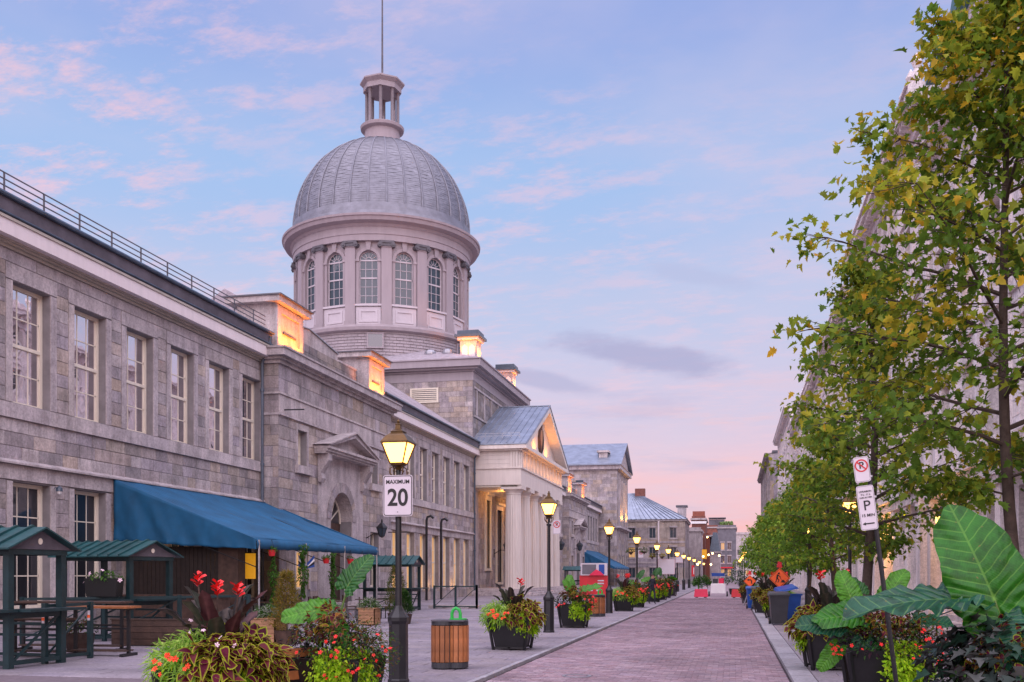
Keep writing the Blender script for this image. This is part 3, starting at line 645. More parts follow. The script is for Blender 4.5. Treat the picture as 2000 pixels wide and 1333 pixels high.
# pavilions with floodlit chimney stacks and a pedimented doorway
def pavilion(y0, far=False):
    XP = -19.2; y1 = y0+14.5; Y = lambda v: y0+v
    core = MB(); ym = y0+7.0
    holes = [(Y(1.9), Y(2.9), 6.65, 8.25), (Y(11.3), Y(12.3), 6.65, 8.25), (Y(1.7), Y(3.1), 1.0, 4.0), (Y(11.1), Y(12.5), 1.0, 4.0), (ym-1.4, ym+1.4, .2, 5.9)]
    wall_grid(core, 'x', XP, XP-.7, y0, y1, 0, 10.85, holes)
    core.box(-20.6, y0, 0, XP-.7, y0+.5, 10.85); core.box(-20.6, y1-.5, 0, XP-.7, y1, 10.85); core.box(-40, y0, 10.4, XP-.7, y1, 10.85)
    core.build('wall', 'mortar', H)
    sh = [(h[0]-.16, h[1]+.16, h[2]-.4, h[3]+.3) for h in holes[:4]]+[(ym-2.9, ym+2.9, 0, 7.6)]
    AS.area('x', XP, 1, y0, y1, 0, 8.65, .45, .6, 1.4, sh)
    AS.area('x', XP, 1, y0, y1, 8.72, 9.55, .83, 1.2, 2.4, mat='dressed', t=.06)
    AS.area('x', XP, 1, y0, y1, 9.62, 10.85, .62, .7, 1.5)
    AS.area('y', y0, -1, -20, XP, 0, 8.65, .45, .4, .8); AS.area('y', y0, -1, -20, XP, 8.72, 10.85, .55, .5, .9)
    m = MB()
    for a, b in ((8.62, 8.72), (9.53, 9.62)): m.box(-20, y0-.08, a, XP+.12, y1+.08, b)
    m.build('string_course', 'dressed', H)
    m = MB()
    for dx, a, b in ((.15, 10.85, 11.0), (.3, 11.0, 11.12), (.5, 11.12, 11.42), (.56, 11.42, 11.5)): m.box(-21, y0-dx, a, XP+dx, y1+dx, b)
    m.build('cornice', 'dressed', H)
    m = MB().box(-20.9, y0, 11.5, -19.9, y1, 12.0)
    m.build('attic_base', 'ashlar_dark', H)
    for i, (a, b) in enumerate(((0, 3.0), (11.2, 14.0))):
        st = MB().box(-21.3, Y(a)+.25, 11.5, -19.45, Y(b)-.1, 13.55, .8)
        s_ = st.build('chimney_stack', 'dressed', H)
        MB().box(-21.7, Y(a)-.12, 13.55, -19.1, Y(b)+.25, 13.8, .5).build('chimney_cap', 'dressed', s_)
        MB().box(-21.78, Y(a)-.2, 13.8, -19.0, Y(b)+.33, 13.86, .5).build('cap_flashing', 'lead', s_)
        p = MB()
        wall_grid(p, 'x', -19.36, -19.45, Y(a)+.25, Y(b)-.1, 11.7, 13.5, [(Y(a)+.65, Y(b)-.5, 12.0, 13.2)])
        p.build('raised_panel', 'dressed', s_)
        MB().box(-19.44, Y(a)+.9, 12.35, -19.38, Y(b)-.8, 12.42).build('slot', 'lead', s_)
        fx = MB().box(-19.0, Y((a+b)/2)-.25, 11.5, -18.85, Y((a+b)/2)+.25, 11.62).build('floodlight', 'lead', s_)
        for dy in (-.7, .7): light('flood_lamp', (-18.72, Y((a+b)/2)+dy, 11.66), 330, (1, .24, .006), .12, s_, 'SPOT', rot=(-.5, 0, 1), spot=135)
    # parapet between the stacks
    AS.area('x', -20.0, 1, Y(3), Y(11.2), 12.0, 12.75, .38, .6, 1.2, mat='ashlar_dark')
    MB().box(-20.6, Y(3), 12, -20, Y(11.2), 12.75).build('parapet', 'mortar', H)
    MB().prism([(Y(3.2), 12.75), (Y(3.2), 13.35), (Y(5.0), 13.55), (Y(8.6), 13.1), (Y(8.6), 12.75)], 'x', -20.6, -20.02).build('raised_gable_parapet', 'dressed', H)
    MB().bar((-20.3, Y(3.1), 13.38), (-20.3, Y(5.0), 13.58), .7, .05).bar((-20.3, Y(5.0), 13.58), (-20.3, Y(8.65), 13.13), .7, .05).build('parapet_flashing', 'steel', H)
    MB().box(-20.62, Y(8.6), 12.75, -19.95, Y(11.2), 12.85).build('parapet_coping', 'dressed', H)
    MB().prism([(-21, 11.6), (-30, 15.2), (-39, 11.6)], 'y', y0+.2, y1-.2).build('roof', 'tileroof', H)
    # small windows, sills, surrounds
    for h in holes[:2]:
        copy_tree(w_sm, H, loc=Vector((XP-.3, h[0], h[2]))-HO)
        m = MB(); m.box(XP, h[0]-.16, h[2], XP+.045, h[0], h[3]); m.box(XP, h[1], h[2], XP+.045, h[1]+.16, h[3]); m.box(XP, h[0]-.16, h[3], XP+.05, h[1]+.16, h[3]+.28); m.build('window_surround', 'dressed', H)
        MB().box(XP, h[0]-.3, h[2]-.38, XP+.2, h[1]+.3, h[2]-.02).build('window_sill', 'dressed', H)
    for h in holes[2:4]:
        MB().box(XP-.5, h[0], h[2], XP-.4, h[1], h[3]).build('window', 'glass_warm' if h[0] < ym else 'glass_dark', H)
        m = MB(); wall_grid(m, 'x', XP-.28, XP-.38, h[0], h[1], h[2], h[3], [(h[0]+.1, (h[0]+h[1])/2-.03, h[2]+.1, h[3]-1.3), ((h[0]+h[1])/2+.03, h[1]-.1, h[2]+.1, h[3]-1.3), (h[0]+.1, (h[0]+h[1])/2-.03, h[3]-1.2, h[3]-.1), ((h[0]+h[1])/2+.03, h[1]-.1, h[3]-1.2, h[3]-.1)]); m.build('window_frame', 'cream', H)
        m = MB(); m.box(XP, h[0]-.16, h[2], XP+.045, h[0], h[3]); m.box(XP, h[1], h[2], XP+.045, h[1]+.16, h[3]); m.box(XP, h[0]-.16, h[3], XP+.05, h[1]+.16, h[3]+.28); m.build('window_surround', 'dressed', H)
    # doorway: smooth surround slab with arch, door, consoles and pediment
    r = 1.4; zs = 4.4; n = 16
    arc = [(ym+r*math.cos(math.pi*i/n), zs+r*math.sin(math.pi*i/n)) for i in range(n+1)]
    m = MB(); m.prism([(ym+2.9, zs), (ym+2.9, 7.4), (ym-2.9, 7.4), (ym-2.9, zs)]+arc[::-1], 'x', XP-.7, XP+.07)
    m.box(XP-.02, ym-2.9, 0, XP+.07, ym-r, zs, .4); m.box(XP-.02, ym+r, 0, XP+.07, ym+2.9, zs, .6)
    m.build('door_surround', 'dressed', H)
    m = MB()
    for i in range(n):
        a0, a1 = math.pi*i/n, math.pi*(i+1)/n-.012
        m.prism([(ym+r*math.cos(a), zs+r*math.sin(a)) for a in (a0, a1)]+[(ym+(r+.5)*math.cos(a), zs+(r+.5)*math.sin(a)) for a in (a1, a0)], 'x', XP+.07, XP+.11)
    m.build('arch_voussoirs', 'ashlar', H)
    d = MB().box(XP-.66, ym-1.35, .2, XP-.58, ym+1.35, 4.3)
    for k in (-1, 1): d.box(XP-.58, ym+k*.68-.5, .5, XP-.55, ym+k*.68+.5, 2.2)
    dr = d.build('door', 'brownwood', H)
    m = MB(); m.prism([(ym+r*math.cos(math.pi*i/n), 4.3+r*math.sin(math.pi*i/n)) for i in range(n+1)], 'x', XP-.66, XP-.62); m.build('fanlight', 'glass_dark', H)
    m = MB()
    for i in range(1, 6):
        a = math.pi*i/6; m.bar((XP-.6, ym, 4.35), (XP-.6, ym+1.35*math.cos(a), 4.35+1.35*math.sin(a)), .05, .05, (1,0,0))
    m.tube([(XP-.6, ym+1.38*math.cos(math.pi*i/n), 4.3+1.38*math.sin(math.pi*i/n)) for i in range(n+1)], .06, 6); m.build('fanlight_bars', 'cream', H)
    for k in (-1, 1):
        yc = ym+k*2.75
        m = MB(); m.prism([(XP+.07, 6.1), (XP+.2, 6.05), (XP+.3, 6.25), (XP+.22, 6.5), (XP+.42, 6.8), (XP+.62, 7.1), (XP+.62, 7.4), (XP+.07, 7.4)], 'y', yc-.22, yc+.22); m.build('console_bracket', 'dressed', H)
    m = MB()
    for dx, a, b in ((.6, 7.4, 7.5), (.7, 7.5, 7.62), (.8, 7.62, 7.74)): m.box(XP, ym-3.1-dx*.3, a, XP+dx, ym+3.1+dx*.3, b)
    m.prism([(ym-3.0, 7.74), (ym+3.0, 7.74), (ym, 8.55)], 'x', XP, XP+.35)
    for k in (-1, 1):
        m.prism([(ym+k*3.4, 7.74), (ym+k*3.1, 7.74), (ym, 8.5), (ym, 8.72)], 'x', XP, XP+.8)
        m.prism([(ym+k*3.48, 7.80), (ym+k*3.3, 7.78), (ym, 8.72), (ym, 8.80)], 'x', XP, XP+.9)
    m.build('door_pediment', 'dressed', H)
    MB().box(XP, ym-2.2, -.02, XP+.9, ym+2.2, .16).box(XP, ym-1.9, .16, XP+.5, ym+1.9, .3).build('door_step', 'dressed', H)
pavilion(39.95); pavilion(118.6, True)
# downspouts
def spout(y, x=XW+.1, zt=11.95):
    m = MB(); m.tube([(x+.45, y, zt), (x+.4, y, zt-.35), (x+.06, y, zt-1.1), (x+.06, y, .05)], .065, 8)
    for z in (9.6, 6.4, 3.5): m.tube([(x+.06, y, z), (x+.06, y, z+.12)], .09, 8)
    m.build('downspout', 'gutter', H)
spout(39.7); spout(76.1); spout(97.0); spout(132.9)
# iron arms on the wall
for y, z, L in ((40.4, 8.9, .95), (54.0, 4.1, 1.3), (53.5, 7.2, 1.2)):
    m = MB(); m.bar((XW+.8, y, z), (XW+.8+L, y+.1, z), .05, .05); m.box(XW+.75, y-.08, z-.12, XW+.82, y+.08, z+.12); m.build('iron_arm', 'black', H)
# tall vent pipes in front of the second wing
for y in (62.0, 65.3):
    p = MB().tube([(-19.4, y, 0), (-19.4, y, 5.2), (-19.35, y+.05, 5.42), (-19.15, y+.1, 5.5), (-18.95, y+.1, 5.35)], .085, 10)
    p.build('vent_pipe', 'black', H)

# ---- central block
BY0, BY1 = 77.4, 95.6; BX = -20.35
m = MB(); wall_grid(m, 'x', BX, BX-.6, BY0, BY1, 0, 17.3, [(81.5, 83.1, 2.2, 8), (85.5, 87.5, 1, 7.4), (90, 91.6, 2.2, 8)])
m.box(-43, BY0, 0, BX-.6, BY0+.6, 17.3); m.box(-43, BY1-.6, 0, BX-.6, BY1, 17.3); m.box(-43, BY0+.6, 0, -42.4, BY1-.6, 17.3); m.build('central_block_wall', 'mortar', H)
AS.area('y', BY0, -1, -43, BX, 11.4, 17.3, .42, .5, 1.3, [(-25.6, -23.2, 15.6, 16.8)], mat='ashlar')
AS.area('x', BX, 1, BY0, BY1, 11.4, 17.3, .42, .5, 1.3, mat='ashlar_dark')
AS.area('x', BX, 1, 76.5, 96.5, 0, 11.4, .42, .6, 1.3, [(81.3, 83.3, 1.8, 8.2), (85.3, 87.7, 0, 7.6), (89.8, 91.8, 1.8, 8.2)])
v = MB(); wall_grid(v, 'y', BY0-.1, BY0+.02, -25.6, -23.2, 15.6, 16.8, [(-25.45, -23.35, 15.72, 16.68)])
vo = v.build('louvre_vent', 'cream', H)
for i in range(6): MB().box(-25.45, BY0-.06, 15.76+i*.16, -23.35, BY0-.0, 15.84+i*.16).build('slat', 'cream', vo)
for i in range(4):
    z = 12.6+i*.9
m = MB()
for k in range(7):
    m.box(BX, BY0+1.0+k*2.5, 14.6, BX+.1, BY0+1.25+k*2.5, 16.7)
m.box(BX, BY0+.3, 14.4, BX+.12, BY1-.3, 14.55); m.box(BX, BY0+.3, 16.7, BX+.12, BY1-.3, 16.85); m.build('blind_panel_frames', 'dressed', H)
m = MB()
for dx, a, b in ((.06, 17.3, 18.0), (.2, 18.0, 18.15), (.55, 18.15, 18.3), (.85, 18.3, 18.85), (.95, 18.85, 18.95)): m.box(-43-dx, BY0-dx, a, BX+dx, BY1+dx, b)
m.build('block_cornice', 'domewall', H)
m = MB(); x0, x1, y0_, y1_ = -44, BX+.9, BY0-.9, BY1+.9; cx, cy = -31.3, 86.5
m.add([(x0,y0_,18.95),(x1,y0_,18.95),(x1,y1_,18.95),(x0,y1_,18.95),(cx-6,cy-6,20.6),(cx+6,cy-6,20.6),(cx+6,cy+6,20.6),(cx-6,cy+6,20.6)], [(0,1,5,4),(1,2,6,5),(2,3,7,6),(3,0,4,7),(4,5,6,7)])
m.build('block_roof', 'tileroof', H)
for k in range(2):
    yb = 79.2+k*13.6
    s_ = MB().box(-21.9, yb, 18.95, -20.5, yb+1.5, 21.0, .5).build('block_chimney', 'dressed', H)
    MB().box(-22.1, yb-.2, 21.0, -20.3, yb+1.7, 21.2, .3).build('chimney_cornice', 'pinkwhite', s_)
    MB().box(-22.3, yb-.4, 21.2, -20.1, yb+1.9, 21.4).box(-22.1, yb-.2, 21.4, -20.3, yb+1.7, 21.75).build('chimney_hood', 'gutter', s_)
    for d in range(2):
        for ax in range(2):
            if ax == 0: q = [(-21.75+d*.62, 19.3), (-21.25+d*.62, 19.3), (-21.25+d*.62, 20.4), (-21.5+d*.62, 20.65), (-21.75+d*.62, 20.4)]; MB().prism(q, 'y', yb-.04, yb+.0).build('arched_panel', 'pinkwhite', s_)
            else: q = [(yb+.12+d*.66, 19.3), (yb+.62+d*.66, 19.3), (yb+.62+d*.66, 20.4), (yb+.37+d*.66, 20.65), (yb+.12+d*.66, 20.4)]; MB().prism(q, 'x', -20.5, -20.46).build('arched_panel', 'pinkwhite', s_)
    light('flood_lamp', (-21.2, yb-.85, 19.75), 420 if k == 0 else 60, (1, .26, .010), .15, s_, 'SPOT', rot=(0, .55, 1), spot=120)
    light('flood_lamp', (-19.85, yb+.75, 19.4), 300, (1, .26, .010), .15, s_, 'SPOT', rot=(-.55, 0, 1), spot=120)
for x in (-22.9, -24.4):
    MB().tube([(x, 79, 19.2), (x, 79, 19.6)], .3, 12).ball((x, 79, 19.95), .5, .75, 14, 7).build('roof_ventilator', 'steel', H)

# ---- dome (built around its own axis)
CX, CY = -31.3, 86.5
def dloc(x=0, y=0, z=0): return Vector((CX+x, CY+y, z))-HO
LD = lambda prof, name, mat, n=64, smooth=True: MB().lathe(prof, n, (CX, CY)).build(name, mat, H, smooth=smooth)
# shingled lower drum
m = MB()
for j in range(12):
    z = 19.0+j*.25
    for k in range(90):
        a = 360/90*(k+.5*(j % 2)); a0, a1 = R(a), R(a+3.85); r0, r1 = 8.42, 8.36
        m.add([(CX+r0*math.cos(a0), CY+r0*math.sin(a0), z), (CX+r0*math.cos(a1), CY+r0*math.sin(a1), z), (CX+r1*math.cos(a1), CY+r1*math.sin(a1), z+.245), (CX+r1*math.cos(a0), CY+r1*math.sin(a0), z+.245)], [(0,1,2,3)])
m.build('drum_shingles', 'domewall', H, kind='stuff')
LD([(8.3, 18.9), (8.3, 22.0)], 'lower_drum', 'domewall')
LD([(8.4, 21.9), (8.75, 22.0), (8.8, 22.25), (8.55, 22.3), (8.5, 22.5), (7.2, 22.55)], 'drum_ledge', 'domewall')
wn = MB().box(8.3, -.6, 20.6, 8.47, .6, 21.7); w_ = wn.mesh('vent_window', 'glass_dark'); fr = MB(); wall_grid(fr, 'x', 8.52, 8.4, -.7, .7, 20.5, 21.8, [(-.58, .58, 20.62, 21.68)]); fm = fr.mesh('vent_window_frame', 'domewall')
for a in (-74, -16): 
    inst('vent_window', w_, H, dloc(), (0,0,R(a))); inst('vent_window_frame', fm, H, dloc(), (0,0,R(a)))
LD([(7.0, 22.5), (7.0, 30.2)], 'inner_drum', 'lead')
n = 14; r = .8; zs = 28.1; xw = 7.62
arc = [(r*math.cos(math.pi*i/n), zs+r*math.sin(math.pi*i/n)) for i in range(n+1)]
bay = MB(); hw = 7.75*math.tan(R(11.25))
bay.prism([(hw, zs), (hw, 29.7), (-hw, 29.7), (-hw, zs)]+arc[::-1], 'x', xw-.35, xw); bay.box(xw-.35, -hw, 22.5, xw, -r, zs); bay.box(xw-.35, r, 22.5, xw, hw, zs); bay.box(xw-.35, -r, 22.5, xw, r, 24.4)
bay_me = bay.mesh('bay_wall', 'domewall')
pan = MB(); pan.box(xw, -1.05, 22.62, xw+.1, 1.05, 24.15); wall_grid(pan, 'x', xw+.16, xw+.1, -.78, .78, 22.85, 23.9, [(-.6, .6, 23.02, 23.73)]); pan.box(xw, -1.12, 24.2, xw+.22, 1.12, 24.36)
pan_me = pan.mesh('window_apron', 'drumpanel')
sur = MB()
for i in range(n):
    a0, a1 = math.pi*i/n, math.pi*(i+1)/n
    sur.prism([(q*math.cos(a), zs+q*math.sin(a)) for q, a in ((r, a0), (r, a1), (r+.26, a1), (r+.26, a0))], 'x', xw, xw+.1)
for k in (-1, 1):
    sur.box(xw, min(k*r, k*(r+.24)), 24.4, xw+.08, max(k*r, k*(r+.24)), zs-.12); sur.box(xw, min(k*(r-.03), k*(r+.32)), zs-.14, xw+.16, max(k*(r-.03), k*(r+.32)), zs+.02)
sur.prism([(-.16, zs+.8), (.16, zs+.8), (.24, 29.65), (-.24, 29.65)], 'x', xw, xw+.2)
sur_me = sur.mesh('arch_surround', 'domewall')
gl = MB(); gl.prism([(-r, 24.4), (r, 24.4)]+arc, 'x', xw-.26, xw-.24); gl_me = gl.mesh('pane', 'glass_dim')
ba = MB()
for y in (-.27, .27): ba.box(xw-.24, y-.02, 24.45, xw-.2, y+.02, zs)
for j in range(1, 6): z = 24.4+(zs-24.4)*j/5.; ba.box(xw-.24, -r, z-(.06 if j == 3 or j == 5 else .02), xw-(.18 if j in (3, 5) else .2), r, z+(.06 if j in (3, 5) else .02))
for i in range(1, 6): a = math.pi*i/6; ba.bar((xw-.22, .25*math.cos(a), zs+.25*math.sin(a)), (xw-.22, .78*math.cos(a), zs+.78*math.sin(a)), .035, .035, (1,0,0))
ba.tube([(xw-.22, .27*math.cos(math.pi*i/8), zs+.27*math.sin(math.pi*i/8)) for i in range(9)], .025, 5); ba.tube([(xw-.22, .76*math.cos(math.pi*i/14), zs+.76*math.sin(math.pi*i/14)) for i in range(15)], .05, 5)
ba.box(xw-.26, -r, 24.4, xw-.18, -r+.08, zs); ba.box(xw-.26, r-.08, 24.4, xw-.18, r, zs); ba.box(xw-.26, -r, 24.4, xw-.16, r, 24.5)
ba_me = ba.mesh('window', 'drumpanel')
pil = MB(); pil.box(xw-.1, -.5, 22.55, xw+.42, .5, 22.95); pil.box(xw-.1, -.44, 22.95, xw+.3, .44, 29.1); pil.box(xw-.1, -.5, 29.1, xw+.34, .5, 29.2); pil_me = pil.mesh('pilaster', 'domewall')
cap = MB(); cap.box(xw-.05, -.62, 29.45, xw+.48, .62, 29.64)
for k in (-1, 1): cap.tube([(xw-.05, k*.55, 29.3), (xw+.5, k*.55, 29.3)], .21, 12); cap.tube([(xw+.4, k*.55, 29.3), (xw+.56, k*.55, 29.3)], .09, 8)
cap.box(xw-.05, -.5, 29.2, xw+.42, .5, 29.45); cap_me = cap.mesh('capital', 'lead')
for k in range(16):
    a = R(22.5*k)
    p = inst('pilaster', pil_me, H, dloc(), (0,0,a)); inst('capital', cap_me, p, (0,0,0))
    a += R(11.25)
    inst('bay_wall', bay_me, H, dloc(), (0,0,a)); inst('arch_surround', sur_me, H, dloc(), (0,0,a)); inst('window_apron', pan_me, H, dloc(), (0,0,a))
    w = inst('window', ba_me, H, dloc(), (0,0,a)); inst('pane', gl_me, w, (0,0,0))
LD([(7.3, 29.64), (8.0, 29.64), (8.0, 30.15), (8.06, 30.17), (8.06, 30.75), (8.2, 30.85), (8.25, 31.0), (8.75, 31.12), (8.85, 31.4), (8.95, 31.45), (8.98, 31.62), (8.4, 31.8)], 'drum_entablature', 'domewall', 96)
# stepped base rings of the dome
LD([(8.4, 31.75), (8.35, 32.1), (8.22, 32.12), (8.2, 32.45), (8.1, 32.47), (8.06, 32.85), (7.9, 32.9)], 'dome_base', 'domemetal', 96)
def rd(z, a=7.95, b=8.3, z0=32.8): return a*math.sqrt(max(0, 1-((z-z0)/b)**2))
gore = MB(); rows = 60; t1 = math.asin((40.95-32.8)/8.3)
for j in range(rows):
    ta, tb = t1*j/rows, t1*(j+1)/rows
    za, zb = 32.8+8.3*math.sin(ta), 32.8+8.3*math.sin(tb); ra, rb = rd(za)+.012, rd(zb)
    cuts = [-5.625, -5.625+random.uniform(2, 9), 5.625]
    for c0_, c1_ in zip(cuts, cuts[1:]):
        A, B = R(c0_), R(c1_)
        gore.add([(ra*math.cos(A), ra*math.sin(A), za), (ra*math.cos(B), ra*math.sin(B), za), (rb*math.cos(B), rb*math.sin(B), zb), (rb*math.cos(A), rb*math.sin(A), zb)], [(0,1,2,3)])
gore_me = gore.mesh('roof_panel', 'domemetal')
rib = MB(); rib.tube([(rd(32.8+8.3*math.sin(t1*j/24))+.03, 0, 32.8+8.3*math.sin(t1*j/24)) for j in range(25)], [.085-.0016*j for j in range(25)], 6); rib_me = rib.mesh('roof_rib', 'domemetal', smooth=True)
LD([(rd(32.8+8.3*math.sin(t1*j/20))-.03, 32.8+8.3*math.sin(t1*j/20)) for j in range(21)], 'dome', 'domemetal')
for k in range(32):
    inst('roof_panel', gore_me, H, dloc(), (0,0,R(11.25*k+5.6))); inst('roof_rib', rib_me, H, dloc(), (0,0,R(11.25*k)))
LD([(1.9, 41.0), (1.6, 41.15), (1.6, 42.1), (1.95, 42.25), (2.0, 42.5), (1.85, 42.6), (1.0, 42.65)], 'lantern_base', 'domewall', 32)
for k in range(8):
    a = R(45*k+14); x, y = 1.42*math.cos(a), 1.42*math.sin(a)
    MB().lathe([(.22, 42.6), (.16, 42.75), (.15, 45.6), (.22, 45.75)], 10, (CX+x, CY+y)).build('lantern_column', 'greymetal', H, smooth=True)
MB().lathe([(1.25, 45.75), (1.75, 45.75), (1.75, 46.2), (1.85, 46.3), (2.05, 46.5), (2.05, 46.62), (1.8, 46.7), (.5, 47.0), (.35, 47.3), (.1, 47.6)], 8, (CX, CY), rot=14).build('lantern_roof', 'domewall', H)
m = MB()
for k in range(8):
    a, b = R(45*k+14), R(45*k+59)
    if k % 2 == 0: m.bar((CX+1.1*math.cos(a), CY+1.1*math.sin(a), 44.2), (CX+1.1*math.cos(a), CY+1.1*math.sin(a), 42.6), .12, .12)
m.build('lantern_inner_posts', 'domewall', H)
MB().tube([(CX, CY, 47.4), (CX, CY, 52), (CX, CY, 60)], [.1, .08, .05], 8).build('flagpole', 'lead', H)

# ---- portico
PX0, PX1, PY0, PY1 = -20.35, -16.2, 76.6, 95.9
m = MB(); m.box(PX0, PY0-.1, 8.75, PX1, PY1+.1, 10.05); m.build('architrave', 'porch', H)
m = MB()
for i in range(4): m.box(PX0, PY0-.02, 10.12+i*.33, PX1-.08, PY1+.02, 10.12+i*.33+.32)
m.build('frieze', 'porch', H)
MB().box(PX0, PY0-.2, 10.03, PX1+.12, PY1+.2, 10.13).build('taenia', 'porch', H)
tg = MB()
for i in range(3): tg.box(0, -.3+i*.22, 0, .12, -.14+i*.22, 1.22)
tg.box(0, -.34, 1.22, .14, .34, 1.32); tg.box(-.01, -.3, 0, .05, .3, 1.22); tg_me = tg.mesh('triglyph', 'porch')
for k in range(13): inst('triglyph', tg_me, H, Vector((PX1-.08, PY0+.45+k*(PY1-PY0-.9)/12, 10.13))-HO)
inst('triglyph', tg_me, H, Vector((PX1-.55, PY0-.02, 10.13))-HO, (0,0,-math.pi/2))
m = MB()
for k in range(26):
    y = PY0+.3+k*(PY1-PY0-.6)/25; m.box(PX1, y-.12, 11.45, PX1+.35, y+.12, 11.55)
m.build('mutules', 'porch', H)
MB().box(PX0, PY0-.35, 11.44, PX1+.15, PY1+.35, 11.56).box(PX0, PY0-.55, 11.56, PX1+.55, PY1+.55, 11.85).build('cornice', 'porch', H)
pm_ = (PY0+PY1)/2; za = 16.35
MB().prism([(PY0+.2, 11.85), (PY1-.2, 11.85), (pm_, 16.0)], 'x', PX0, PX1-.35).build('tympanum', 'porch', H)
m = MB()
for k in (-1, 1):
    e = pm_+k*(PY1-PY0+1.1)/2
    m.prism([(e, 11.86), (e-k*.9, 11.86), (pm_, 15.95), (pm_, za)], 'x', PX1-.35, PX1+.55)
m.build('raking_cornice', 'porch', H)
m = MB(); m.ball((0,0,0), .5, 1.4, 12, 8); em = MB()
em.prism([(pm_-.55, 14.6), (pm_+.55, 14.6), (pm_+.6, 13.6), (pm_+.35, 12.9), (pm_, 12.5), (pm_-.35, 12.9), (pm_-.6, 13.6)], 'x', PX1-.36, PX1-.22); e_ = em.build('shield_relief', 'brick', H)
MB().prism([(pm_-.4, 14.4), (pm_+.4, 14.4), (pm_+.42, 13.6), (pm_, 12.8), (pm_-.42, 13.6)], 'x', PX1-.22, PX1-.18).build('shield_field', 'cedar', e_)
m = MB()
for k in (-1, 1): m.tube([(PX1-.28, pm_+k*.5, 14.4), (PX1-.28, pm_+k*.95, 13.6), (PX1-.28, pm_+k*.8, 12.8), (PX1-.28, pm_+k*.2, 12.3)], [.14, .12, .12, .08], 6)
m.box(PX1-.36, pm_-.4, 14.65, PX1-.2, pm_+.4, 15.0); m.build('wreath_relief', 'brownwood', H)
# roof with standing seams
for k in (-1, 1):
    e = pm_+k*(PY1-PY0+1.2)/2; m = MB()
    m.add([(PX1+.6, e, 11.88), (PX0-.1, e, 11.88), (PX0-.1, pm_, za+.05), (PX1+.6, pm_, za+.05), (PX1+.6, e, 11.98), (PX0-.1, e, 11.98), (PX0-.1, pm_, za+.16), (PX1+.6, pm_, za+.16)], [(0,1,2,3),(4,5,6,7),(0,1,5,4),(1,2,6,5),(2,3,7,6),(3,0,4,7)])
    ro = m.build('portico_roof', 'metalroof', H)
    for i in range(9):
        x = PX1+.55-i*.53; MB().bar((x, e, 12.0), (x, pm_, za+.19), .05, .07).build('standing_seam', 'metalroof', ro)
    m = MB()
    for i in range(6):
        x = PX1-.2-i*.7; m.bar((x, e-k*1.0, 12.5), (x, e-k*1.0, 12.95), .03, .03)
    m.bar((PX1-.2, e-k*1.0, 12.9), (PX1-3.7, e-k*1.0, 12.9), .03, .03); m.bar((PX1-.2, e-k*1.0, 12.7), (PX1-3.7, e-k*1.0, 12.7), .03, .03); m.build('snow_guard', 'steel', ro)
MB().bar((PX1+.6, pm_, za+.2), (PX0, pm_, za+.2), .2, .08).build('ridge_cap', 'metalroof', H)
fl = lambda k: 1.0 if k % 2 else .94
col = MB(); H0, H1 = .55, 8.75
col.lathe([(.70, H0), (.70, H0+.02), (.69, 3.5), (.655, 5.8), (.60, 8.0)], 40, flute=fl)
col.lathe([(.60, 8.0), (.62, 8.05), (.62, 8.12), (.6, 8.14), (.66, 8.25), (.8, 8.42)], 40); col.box(-.85, -.85, 8.42, .85, .85, 8.75); col_me = col.mesh('column', 'porch')
for k in range(6): inst('column', col_me, H, Vector((-17.0, PY0+.85+k*(PY1-PY0-1.7)/5, 0))-HO)
pl = MB().box(0, -.5, .3, .3, .5, 8.4).box(0, -.6, 8.4, .36, .6, 8.75); pl_me = pl.mesh('pilaster', 'dressed')
for k in (0, 5): inst('pilaster', pl_me, H, Vector((PX0+.02, PY0+.85+k*(PY1-PY0-1.7)/5, 0))-HO)
for i, (d, z) in enumerate(((2.0, .14), (1.6, .28), (1.2, .42), (.8, .56))): MB().box(PX0, PY0-d*.6, z-.14, PX1+d-.6, PY1+d*.6, z, .2*i+.1).build('step', 'dressed', H)
MB().box(PX0, PY0, 8.6, PX1-.3, PY1, 8.74).build('porch_ceiling', 'cream', H)
# doors and windows inside the portico
for y0_, y1_, z0_, z1_, dm in ((81.5, 83.1, 2.2, 8, 0), (85.5, 87.5, 1, 7.4, 1), (90, 91.6, 2.2, 8, 0)):
    m = MB(); wall_grid(m, 'x', BX+.14, BX-.1, y0_-.3, y1_+.3, z0_-.2, z1_+.4, [(y0_, y1_, z0_, z1_)]); m.box(BX, y0_-.45, z1_+.4, BX+.35, y1_+.45, z1_+.6); m.build('opening_surround', 'cream', H)
    MB().box(BX-.4, y0_, z0_, BX-.35, y1_, z1_).build('door' if dm else 'window', 'brownwood' if dm else 'glass_warm', H)
    m = MB()
    for t in (1/3, 2/3): m.box(BX-.35, y0_+(y1_-y0_)*t-.03, z0_, BX-.3, y0_+(y1_-y0_)*t+.03, z1_)
    for t in (.25, .5, .75): m.box(BX-.35, y0_, z0_+(z1_-z0_)*t-.03, BX-.3, y1_, z0_+(z1_-z0_)*t+.03)
    m.build('sash', 'cream', H)
light('porch_lamp', (-18.6, 80.5, 8.1), 70, (1, .42, .08), .2, H); light('porch_lamp', (-18.6, 88, 8.1), 90, (1, .42, .08), .2, H)
# warm floodlight under the raking cornice and frieze
for y in (83.5, 89.0): light('flood_lamp', (PX1+.15, y, 12.0), 260, (1, .36, .03), .1, H, 'SPOT', rot=(-.05, 0, 1), spot=150)
for i in range(13): light('flood_lamp', (PX1+.42, PY0+.45+(i+.5)*(PY1-PY0-.9)/13, 10.2), 26, (1, .38, .04), .25, H, 'SPOT', rot=(-.25, 0, 1), spot=160)

